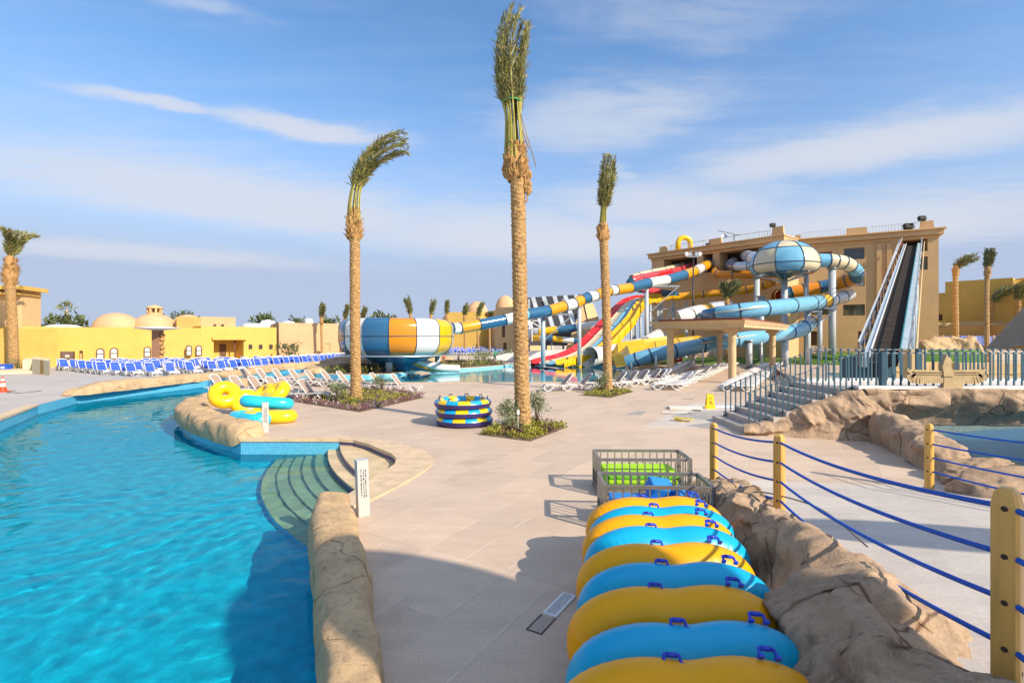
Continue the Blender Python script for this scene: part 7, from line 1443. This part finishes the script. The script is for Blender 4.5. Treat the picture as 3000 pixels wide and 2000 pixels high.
# stairs
M_stair = mat('grey_step_stone', (0.46, 0.40, 0.35), rough=0.75, scale=3, var=0.15)
stt = thing('stairs', 'pale stone stairs climbing right to the bridge between blue railings', 'stairs', (8.9, 17.0, 0))
for i in range(8):
    x0 = 7.3 + 0.40*i; MB().box(((x0 + 10.6)/2 - 8.9, 0.25, 0.18*i + 0.09), (10.6 - x0, 2.8, 0.178)).build('step', M_stair, stt)
M_bal = mat('blue_grey_fence_paint', (0.035, 0.085, 0.12), rough=0.5, var=0.05, spec=0.3)
def baluster_fence(label, pts, z0s, h, step, bw=0.07, post_at=(), rails=(0.97, 0.06)):
    P = [Vector((*p, z)) for p, z in zip(pts, z0s)]; t = thing('baluster_fence', label, 'fence', P[0]); proto = None; b = P[0]
    for i in range(len(P)-1):
        d = P[i+1] - P[i]; L = Vector((d.x, d.y)).length; n = max(1, int(L/step)); ang = math.atan2(d.y, d.x)
        for k in range(n):
            if proto is None: proto = MB().box((0, 0, h/2), (bw, 0.018, h)).build('baluster', M_bal, t); o = proto
            else: o = dup(proto, t)
            o.location = lerp(P[i], P[i+1], (k+0.5)/n) - b; o.rotation_euler = (0, 0, ang + 0.25)
        for f_ in rails: MB().bar(P[i] - b + Vector((0, 0.03, h*f_)), P[i+1] - b + Vector((0, 0.03, h*f_)), 0.014, 0.03).build('rail', M_steel if f_ > 0.5 else M_bal, t)
    for p in post_at: MB().box(Vector(p) - b + Vector((0, -0.02, h/2 + 0.01)), (0.15, 0.15, h + 0.02)).build('post', M_bal, t)
    return t
baluster_fence('long blue grey baluster fence along the near bridge edge with the winged emblem', [(10.55, 15.7), (14.5, 15.65), (20, 15.6)], [BZ+0.02, BZ+0.02, BZ+0.02], 1.10, 0.235, post_at=[(11.35, 15.7, BZ)])
baluster_fence('blue grey baluster fence along the far bridge edge', [(10.6, 18.4), (24, 18.4)], [BZ+0.02, BZ+0.02], 1.15, 0.27, post_at=[(14.6, 18.4, BZ)])
baluster_fence('blue grey stair railing on the near side, climbing over the rock flank', [(7.42, 16.2), (10.55, 15.75)], [0.16, BZ], 1.10, 0.165, 0.045)
baluster_fence('blue grey stair railing on the far side of the stairs', [(7.55, 18.3), (10.6, 18.35)], [0.16, BZ], 1.10, 0.17, 0.045)
# winged emblem on the fence
M_emb = mat('carved_sandstone', (0.47, 0.345, 0.18), rough=0.8, scale=6, var=0.15)
em = thing('winged_emblem', 'carved sandstone winged figure emblem mounted on the bridge fence', 'emblem', (A(2768, 990, 15.45).x, 15.5, 0)); b = em.location
def E_(px, py): v = A(px, py, 15.5) - b; return Vector((v.x, 0, v.z))
for s, tip in ((-1, 2680), (1, 2888)):
    mb = MB(); cxp = 2768 + s*12; topy = [(0, 1083), (0.5, 1084), (0.85, 1084), (1.0, 1080)]; 
    for i in range(17):
        t = i/16; ang = max(0, t - 0.62)/0.38*1.25; x0 = lerp(cxp, 2768 + s*92, min(1, t/0.80)); y0 = 1097 - 12*max(0, t-0.7); l = 24 + 4*t; x1 = x0 + s*math.sin(ang)*l*0.9; y1 = y0 + math.cos(ang)*l
        mb.bar(E_(x0, y0) + Vector((0, -0.05, 0)), E_(x1, y1) + Vector((0, -0.05, 0)), 0.060, 0.05, up=(0, 1, 0))
    mb.build('wing_feathers', M_emb, em); mb = MB(); mb.extrude([E_(cxp, 1084), E_(2768 + s*108, 1082), E_(2768 + s*112, 1076), E_(2768 + s*116, 1084), E_(2768 + s*100, 1099), E_(cxp, 1101)], (0, -0.06, 0)); mb.extrude([E_(cxp, 1086.5) + Vector((0, -0.07, 0)), E_(2768 + s*98, 1086) + Vector((0, -0.07, 0)), E_(2768 + s*94, 1089) + Vector((0, -0.07, 0)), E_(cxp, 1089.5) + Vector((0, -0.07, 0))], (0, -0.03, 0)); mb.extrude([E_(cxp, 1093.5) + Vector((0, -0.07, 0)), E_(2768 + s*92, 1093) + Vector((0, -0.07, 0)), E_(2768 + s*90, 1096) + Vector((0, -0.07, 0)), E_(cxp, 1096.5) + Vector((0, -0.07, 0))], (0, -0.03, 0)); mb.build('wing', M_emb, em, fix=True)
mb = MB(); mb.extrude([E_(2757, 1138), E_(2814, 1138), E_(2812, 1104), E_(2786, 1118), E_(2783, 1100), E_(2760, 1100)], (0, -0.09, 0)); mb.build('lap', M_emb, em, fix=True)
mb = MB(); mb.extrude([E_(2756, 1102), E_(2786, 1102), E_(2782, 1085), E_(2776, 1070), E_(2779, 1058), E_(2776, 1048), E_(2768, 1044), E_(2765, 1036), E_(2761, 1048), E_(2756, 1060), E_(2752, 1075), E_(2755, 1090)], (0, -0.12, 0)); mb.build('body', M_emb, em, fix=True)
# sandy carved low walls and the blue channel beyond the bridge
M_blk = mat('sandstone_block', (0.58, 0.40, 0.19), rough=0.85, scale=2, var=0.15)
for px0, px1, y0_, y1_, Y, lab in ((2600, 2690, 1058, 1098, 28, 'low carved sandstone wall behind the bridge, left of the emblem head'), (2690, 2790, 1060, 1085, 30, 'thin sandstone ledge behind the emblem wings'), (2800, 2990, 1062, 1122, 26, 'sandstone block wall behind the bridge at the right')):
    t = thing('low_wall', lab, 'wall', (A((px0+px1)/2, 990, Y).x, Y, 0)); b = t.location; n = max(3, int((px1-px0)/24)); zt_, zb_ = A(0, y0_, Y).z, 0
    for r_ in range(3):
        for i in range(n):
            a0, a1 = A(lerp(px0, px1, i/n), 990, Y), A(lerp(px0, px1, (i+1)/n), 990, Y); hh = (zt_ - zb_)/3; MB().box(((a0.x+a1.x)/2 - b.x, R.uniform(-.04, .04), zb_ + hh*(r_+0.5)), (a1.x-a0.x-0.02, 0.5, hh-0.015)).build('stone', M_blk, t, bevel=0.02)
struct(MB().prism([(20.5, 30), (44, 30), (50, 44), (27, 44)], 0.0, 0.05).build('channel_water', water_mat('channel_water', (0.3, 0.75, 0.95))), label=None)
struct(MB().prism([(20.5, 30), (44, 30), (50, 44), (27, 44)], 0.0, 0.012).build('channel_floor', mat('channel_paint', (0.06, 0.42, 0.70), rough=0.5)))
for px, Y in ((2675, 24),): 
    t = thing('sandstone_pillar', 'square sandstone pillar at the conveyor foot behind the fence', 'pillar', (A(px, 990, Y).x, Y, 0)); MB().box((0, 0, 1.2), (0.6, 0.6, 2.3)).build('shaft', M_blk, t, bevel=0.02); MB().box((0, 0, 2.42), (0.75, 0.75, 0.14)).build('cap', M_blk, t)
kb = thing('control_booth', 'dark blue grey control booth under the conveyor foot', 'booth', (A(2570, 990, 27.5).x, 28.2, 0)); MB().box((0, 0, 0.95), (2.2, 1.2, 1.9)).build('booth_wall', M_bal, kb); MB().box((0, -0.62, 0.9), (0.7, 0.04, 1.7)).build('door', M_spk, kb); MB().box((0, 0, 1.95), (2.4, 1.4, 0.1)).build('roof', M_bal, kb)
# ------------------------------------------------------------------ pergola
pg = thing('pergola', 'tan flat roofed pergola on four thick columns over the loungers', 'pergola', (17, 41, 0)); b = pg.location
cols = [(11.6, 37.5), (14.75, 34.3), (19.7, 48.6), (23.0, 45.2)]; Ht = 3.68
M_col_l = mat('column_plaster', (0.62, 0.44, 0.23), rough=0.8, scale=1.2, var=0.08)
for x, y in cols:
    c = MB().lathe([(0.24, 0.0), (0.255, 0.5), (0.25, 2.4), (0.245, 2.95), (0.27, 3.0), (0.27, 3.06), (0.25, 3.1), (0.30, 3.3), (0.36, 3.45)], 20, (x-b.x, y-b.y, 0)).build('column', M_col_l, pg); MB().box((x-b.x, y-b.y, 3.57), (0.95, 0.95, 0.24), 0.93).build('capital', M_col_l, c)
def off(p, q, s): d = (Vector(q)-Vector(p)).normalized(); return Vector(p) - d*s
e = 1.0; a0, a1, b0_, b1_ = Vector(cols[0]), Vector(cols[1]), Vector(cols[2]), Vector(cols[3]); dl, dw_ = (b0_-a0).normalized(), (a1-a0).normalized()
c4 = [a0 - dl*e - dw_*e, a1 - dl*e + dw_*e, b1_ + dl*e*1.5 + dw_*e, b0_ + dl*e*1.5 - dw_*e]
def frustum(mb, poly, z0, z1, grow):
    ctr = sum(poly, Vector((0, 0)))/4; v = [(p.x-b.x, p.y-b.y, z0) for p in poly] + [((p + (p-ctr).normalized()*grow).x-b.x, (p + (p-ctr).normalized()*grow).y-b.y, z1) for p in poly]; mb.add(v, [(3, 2, 1, 0), (4, 5, 6, 7), (0, 1, 5, 4), (1, 2, 6, 5), (2, 3, 7, 6), (3, 0, 4, 7)])
mb = MB(); frustum(mb, c4, Ht+0.012, Ht+0.16, 0.0); frustum(mb, c4, Ht+0.163, Ht+0.50, 0.45); mb.build('fascia', M_col_l, pg, fix=True)
mb = MB(); frustum(mb, [lerp(sum(c4, Vector((0, 0)))/4, p, 0.93) for p in c4], Ht+0.502, Ht+0.66, 0.1); mb.build('roof_slab', mat('dark_red_roofing', (0.20, 0.05, 0.035), rough=0.7), pg, fix=True)
# ------------------------------------------------------------------ lamp post, totem, notice board, cone, hose, wall boxes
lp = thing('lamp_post', 'tall thin black lamp post with twin floodlight heads before the tower', 'lamp post', (A(2031, 990, 58).x, 58, 0)); zt_ = A(0, 752, 58).z; MB().cyl((0, 0, 0), (0, 0, zt_), 0.11, 0.08, 8).build('pole', M_black, lp); MB().box((0, 0, zt_), (1.4, 0.1, 0.1)).build('crossarm', M_steel, lp)
for s in (-1, 1):
    for k in (0.35, 0.75): MB().box((s*k, 0, zt_ + 0.3), (0.34, 0.25, 0.42), Matrix.Rotation(s*0.3, 3, 'Y')).build('lamp_head', M_white if k > 0.5 else M_steel, lp)
tm = thing('totem_sign', 'red totem sign with white markings on the lawn by the pergola column', 'sign', G(1986, 1066)); MB().box((0, 0, 1.45), (0.95, 0.3, 2.9)).build('panel', mat('sign_red', (0.42, 0.025, 0.015), rough=0.5), tm); MB().box((-0.56, 0, 1.45), (0.16, 0.34, 2.95)).build('post', M_brown, tm); mb = MB()
for i in range(7): mb.box((R.uniform(-0.15, 0.25), -0.152, 0.6 + 0.33*i), (R.uniform(0.2, 0.45), 0.01, R.uniform(0.06, 0.2)), R.uniform(-.0, .0))
mb.build('sign_mark', M_white, tm)
nb = thing('notice_board', 'brown framed notice board on two legs in front of the yellow wall', 'notice board', G(198, 1082)); 
for x in (-0.62, 0.62): MB().box((x, 0, 0.85), (0.09, 0.09, 1.75)).build('leg', M_brown, nb)
MB().box((0, 0, 1.3), (1.12, 0.07, 0.85)).build('board', mat('board_brown', (0.22, 0.13, 0.10), rough=0.6), nb); MB().box((0, -0.04, 1.28), (0.4, 0.012, 0.25)).build('paper', M_cream, nb); MB().box((0, 0, 0.55), (1.12, 0.06, 0.08)).build('rail', M_brown, nb)
M_cone = mat('cone_orange', (0.72, 0.06, 0.008), rough=0.5)
cn_ = thing('traffic_cone', 'orange and white traffic cone on the terrace at the left edge', 'traffic cone', G(8, 1148)); MB().box((0, 0, 0.03), (0.48, 0.48, 0.06)).build('base', M_cone, cn_)
for z0_, z1_, m in ((0.06, 0.30, M_cone), (0.30, 0.50, M_white), (0.50, 0.62, M_cone), (0.62, 0.76, M_white), (0.76, 0.86, M_cone)): MB().lathe([(lerp(0.19, 0.04, (z0_-0.06)/0.8), z0_), (lerp(0.19, 0.04, (z1_-0.06)/0.8), z1_)], 18, capt=True).build('cone_band', m, cn_)
o = MB().tube(spline([G(20, 1149, 0.03), G(40, 1150, 0.02), G(62, 1151, 0.02), G(90, 1148, 0.02), G(122, 1144, 0.02)], 6), 0.022, 6, 0).build('hose', M_cable); tag(o, 'dark hose lying on the terrace beside the traffic cone', 'hose')
o = MB().tube(spline([G(18, 1148, 0.03), G(32, 1146, 0.02), G(44, 1144, 0.02)], 6), 0.022, 6, 0).build('hose', M_cable); tag(o, 'short dark hose end behind the longer one at the cone', 'hose')
M_crwall = mat('cream_low_wall', (0.70, 0.58, 0.36), rough=0.8, scale=2, var=0.08)
ww = thing('planter_wall', 'cream angular planter wall around the left edge palm', 'planter', G(90, 1090)); b = ww.location
for pts, zz in (([(66, 1088), (98, 1087), (100, 1080), (70, 1080)], 1.05), ([(94, 1094), (118, 1098), (121, 1086), (98, 1084)], 1.25), ([(114, 1095), (144, 1101), (147, 1090), (118, 1086)], 1.2)):
    cs = [G(*p) for p in pts]; MB().prism([(c.x-b.x, c.y-b.y) for c in cs], 0, zz).build('wall_block', M_crwall, ww, fix=True)
cs = [G(0, 1096), G(96, 1094), G(92, 1084), G(0, 1086)]; MB().prism([(c.x-b.x, c.y-b.y) for c in cs], 0, 0.22).build('plinth', M_crwall, ww, fix=True)
o = shrub('small grey green bush at the foot of the left edge palm', G(52, 1086), 0.8, 1.3, 250, 0.16, 61, M_bush_s, stem=0.1)
bg = thing('blue_crate', 'blue crate with white mark at the left edge by the yellow wall', 'crate', G(14, 1088)); MB().box((0, 0, 0.42), (0.95, 0.6, 0.5)).build('body', mat('crate_blue', (0.02, 0.10, 0.5), rough=0.5), bg, bevel=0.03); MB().box((0.1, -0.305, 0.38), (0.35, 0.012, 0.18)).build('mark', M_white, bg); MB().box((-0.05, 0, 0.08), (1.1, 0.5, 0.14)).build('foot', M_white, bg)
dp = thing('slab_column', 'brown carved slab column with white canopy top before the yellow wall', 'column', (A(462, 990, 52).x, 52, 0)); MB().box((0, 0, 1.9), (0.75, 0.7, 3.8)).build('shaft', mat('brown_plaster', (0.33, 0.17, 0.10), rough=0.8, var=0.15), dp)
for z_ in (0.8, 1.3, 1.75, 2.2, 2.6, 3.0): boulder_ = MB(); boulder_.lathe([(0.05, 0), (0.22, 0.12), (0.25, 0.3), (0.12, 0.46), (0.02, 0.5)], 8, (0.48 + 0.12*math.sin(z_*5), -0.1, z_)).build('carved_figure', M_boot, dp)
MB().lathe([(0.1, 3.72), (1.9, 3.95), (2.0, 4.05), (0.1, 4.2)], 20).build('canopy', M_white, dp)
sb_ = thing('timber_arch_screen', 'row of pointed orange timber boards standing behind the sunbeds', 'screen', G(525, 1058))
for i in range(5): x = -0.9 + 0.42*i; MB().extrude([(x, 0, 0), (x+0.36, 0, 0), (x+0.36, 0, 1.1), (x+0.18, 0, 1.75), (x, 0, 1.1)], (0, 0.08, 0)).build('board', mat('orange_timber', (0.45, 0.22, 0.06), rough=0.7, var=0.2) if i == 0 else bpy.data.materials['orange_timber'], sb_)
ub = thing('thatch_parasol', 'low reddish thatched parasol among the blue sunbeds', 'parasol', G(588, 1058)); MB().cyl((0, 0, 0), (0, 0, 1.3), 0.06, n=8).build('pole', M_brown, ub); MB().lathe([(1.7, 0.95), (1.35, 1.25), (0.7, 1.5), (0.05, 1.62)], 18).build('canopy', mat('red_thatch', (0.36, 0.17, 0.12), rough=0.95, scale=9, var=0.35), ub)
# lights at the tallest palm
sp_ = thing('spotlight', 'small black spotlight strapped to the tallest palm trunk', 'spotlight', (G(1537, 1255).x - 0.30, 16.9, 0.80)); MB().box((0, 0, 0), (0.10, 0.12, 0.16)).build('housing', M_black, sp_, bevel=0.01); MB().box((0.06, 0.05, 0), (0.06, 0.03, 0.04)).build('bracket', M_black, sp_)
sp2 = thing('socket_box', 'white socket box on a short stake in front of the tallest palm', 'socket box', G(1518, 1264)); MB().box((0, 0, 0.62), (0.09, 0.07, 0.14)).build('box', M_white, sp2, bevel=0.008); MB().box((0, 0, 0.28), (0.035, 0.02, 0.56)).build('stake', M_white, sp2)
# dark gear propped on a lounger near the railing
gp = G(2285, 1112); gr = thing('folded_stroller', 'folded black and red stroller leaning on the end lounger behind the railing', 'stroller', gp)
for k, (p0_, p1_) in enumerate((((-0.45, 0, 0.1), (0.35, 0, 0.75)), ((-0.45, 0.3, 0.1), (0.35, 0.3, 0.75)), ((0.5, 0, 0.1), (-0.3, 0, 0.85)), ((0.5, 0.3, 0.1), (-0.3, 0.3, 0.85)))): MB().bar(p0_, p1_, 0.035, 0.035).build('frame_tube', M_black, gr)
mb = MB(); mb.add([(-0.3, 0.0, 0.8), (-0.3, 0.3, 0.8), (0.05, 0.32, 0.42), (0.05, -0.02, 0.42), (0.4, 0.0, 0.3), (0.4, 0.3, 0.3)], [(0, 1, 2, 3), (3, 2, 5, 4)]); mb.build('seat_fabric', mat('black_fabric', (0.02, 0.02, 0.022), rough=0.9), gr); mb = MB(); mb.box((0.02, 0.15, 0.42), (0.28, 0.3, 0.14), Matrix.Rotation(0.5, 3, 'Y')); mb.build('cushion', mat('red_fabric', (0.45, 0.05, 0.05), rough=0.9), gr, bevel=0.03)
for x in (-0.45, 0.5):
    for y in (0, 0.3): MB().tube([(x + 0.11*math.cos(a), y, 0.115 + 0.11*math.sin(a)) for a in [2*pi*i/14 for i in range(14)]], 0.02, 5, 0, closed=True).build('wheel', M_black, gr)
# ------------------------------------------------------------------ people (far off)
M_skin = mat('skin', (0.30, 0.16, 0.10), rough=0.6, var=0.05); M_hair = mat('black_hair', (0.015, 0.012, 0.01), rough=0.6)
def person(label, p, rz, shirt, pants, pose, h=1.72):
    t = thing('person', label, 'person', p, rz); V = {}; E = []; Rr = {}
    def j(n, x, y, z, r, par=None): V[n] = (x, y, z); Rr[n] = r; E.append((par, n)) if par else None
    ln, ar, kn = pose.get('lean', 0), pose.get('arm', 0), pose.get('stride', 0.1)
    j('pel', 0, 0, 0.95, 0.135); j('wst', 0, -ln*0.3, 1.12, 0.12, 'pel'); j('chs', 0, -ln*0.8, 1.35, 0.14, 'wst'); j('nek', 0, -ln, 1.50, 0.055, 'chs'); j('hd0', 0, -ln*1.1, 1.58, 0.085, 'nek'); j('hd1', 0, -ln*1.15, 1.70, 0.085, 'hd0')
    for s, n in ((-1, 'l'), (1, 'r')):
        j('hip'+n, s*0.09, 0, 0.88, 0.10, 'pel'); j('kne'+n, s*0.10, -s*kn*0.6, 0.48, 0.062, 'hip'+n); j('ank'+n, s*0.10, -s*kn*0.7+0.02, 0.08, 0.042, 'kne'+n); j('toe'+n, s*0.11, -s*kn*0.7-0.13, 0.035, 0.035, 'ank'+n)
        a = ar if s > 0 else ar*0.4; j('sho'+n, s*0.19, -ln*0.8, 1.42, 0.06, 'chs'); j('elb'+n, s*0.25, -ln*0.8 - a*0.18, 1.16, 0.042, 'sho'+n); j('wri'+n, s*0.24, -ln*0.8 - 0.08 - a*0.34, 0.94 + a*0.2, 0.030, 'elb'+n); j('han'+n, s*0.235, -ln*0.8 - 0.11 - a*0.42, 0.86 + a*0.24, 0.032, 'wri'+n)
    names = list(V); me = bpy.data.meshes.new('sk'); me.from_pydata([V[n] for n in names], [(names.index(a), names.index(b)) for a, b in E], []); ob = bpy.data.objects.new('sk', me); C.objects.link(ob)
    sk = ob.modifiers.new('s', 'SKIN'); ss = ob.modifiers.new('d', 'SUBSURF'); ss.levels = 1
    for i, n in enumerate(names): me.skin_vertices[0].data[i].radius = (Rr[n], Rr[n]*(0.8 if n in ('chs', 'wst') else 1)); me.skin_vertices[0].data[i].use_root = (n == 'pel')
    dg = bpy.context.evaluated_depsgraph_get(); m2 = bpy.data.meshes.new_from_object(ob.evaluated_get(dg)); bpy.data.objects.remove(ob); k = h/1.78
    for v in m2.vertices: v.co *= k
    m2.materials.clear()
    for mm in (M_skin, shirt, pants): m2.materials.append(mm)
    for pl in m2.polygons:
        c = pl.center/k; pl.use_smooth = True; arm = abs(c.x) > 0.205 and c.z > 0.7; pl.material_index = 0 if c.z > 1.5 or (arm and c.z < 1.2) or c.z < 0.14 else (1 if c.z > 0.93 or arm else 2)
    o = bpy.data.objects.new('body', m2); C.objects.link(o); o.parent = t
    mb = MB(); hc = Vector((0, -ln*1.13, 1.66))*k; mb.lathe([(0.085, -0.02), (0.098, 0.03), (0.085, 0.085), (0.05, 0.115), (0.01, 0.125)], 12, hc + Vector((0, 0.012, 0))); mb.build('hair', M_hair, t); return t
def cl(n, c): return mat(n, c, rough=0.9, var=0.1)
person('person in red shirt standing under the right side of the bowl slide', G(1300, 1072), 0.4, cl('red_shirt', (0.60, 0.07, 0.05)), cl('brown_trousers', (0.25, 0.13, 0.10)), {'stride': 0.05})
person('person in green shirt and dark trousers standing by the white wall', G(1450, 1062), 0.9, cl('green_shirt', (0.02, 0.35, 0.20)), cl('teal_trousers', (0.03, 0.10, 0.10)), {'lean': 0.15, 'arm': 0.8})
person('person in pale shirt and red shorts walking before the blue sunbeds', G(1388, 1036), -0.6, cl('pale_shirt', (0.62, 0.60, 0.62)), cl('red_shorts', (0.30, 0.05, 0.06)), {'stride': 0.3, 'arm': 0.3})
person('person in dark clothes beside the walking pair partner near the sunbeds', G(1398, 1037), 0.3, cl('dark_shirt', (0.06, 0.05, 0.08)), cl('dark_trousers', (0.05, 0.05, 0.07)), {'stride': 0.25})
person('crouched looking person in grey at the far slide pool edge', G(1343, 1066), 1.2, cl('grey_shirt', (0.20, 0.18, 0.2)), cl('black_trousers', (0.04, 0.04, 0.05)), {'lean': 0.2, 'arm': 0.5}, 1.5)
person('dark clothed person at the top of the conveyor in the tower opening', A(2640, 722, 67.2) - Vector((0, 0, 0.9)), 0, cl('maroon_shirt', (0.30, 0.03, 0.04)), cl('navy_trousers', (0.03, 0.03, 0.06)), {})
for px, lab, c in ((2833, 'person in dark blue beside the cloth fence, leftmost of three', (0.02, 0.05, 0.2)), (2848, 'person in blue by the cloth fence, middle of three', (0.03, 0.08, 0.25)), (2856, 'person in dark teal by the cloth fence, nearest the dark palm', (0.02, 0.1, 0.2))):
    q = A(px, 990, 71.2); person(lab, (q.x, 71.2, 1.25), 0.3*(px % 3), cl('fence_shirt', c), cl('fence_trousers', c), {})
struct(MB().prism([(62, 68), (74, 68), (74, 76), (62, 76)], 0, 1.24).build('terrace', M_sand))
# ------------------------------------------------------------------ shade at the bottom of the photo and on the ramp: unseen ovals added beside the viewer, shaped to cast it
M_caster_cloth = mat('shade_caster_cloth', (0.45, 0.36, 0.24), rough=0.9, scale=8, var=0.2)
def canopy(name, label, cx, cy, z_on, Hs, a, b_, ang):
    k = (Hs - z_on)/math.tan(SUN_EL); t = thing(name, label, 'added shade caster', (cx + math.sin(SUN_AZ)*k, cy + math.cos(SUN_AZ)*k, 0), ang); mb = MB(); n = 40; v = []
    for r, z in ((1.0, 0.0), (0.7, 0.22), (0.35, 0.36), (0.02, 0.42)): v += [(a*r*math.cos(2*pi*i/n), b_*r*math.sin(2*pi*i/n), Hs + z) for i in range(n)]
    mb.add(v, [(k_*n+i, k_*n+(i+1) % n, (k_+1)*n+(i+1) % n, (k_+1)*n+i) for k_ in range(3) for i in range(n)], 0, True); mb.build('cloth', M_caster_cloth, t); MB().tube([(a*math.cos(2*pi*i/n), b_*math.sin(2*pi*i/n), Hs) for i in range(n)], 0.05, 6, 0, closed=True).build('rim', M_steel, t)
    MB().cyl((0, 0, 0), (0, 0, Hs + 0.4), 0.09, 0.07, 10).build('post', M_pine, t); return t
canopy('shade_caster', 'long oval shade caster added unseen to the right of the viewer', -0.45, 5.2, 0.0, 7.6, 2.95, 1.2, math.atan2(0.6, -0.8))
canopy('shade_caster', 'smaller oval shade caster added unseen beside the white ramp', 5.6, 6.75, 0.4, 6.4, 1.9, 0.62, -0.25)
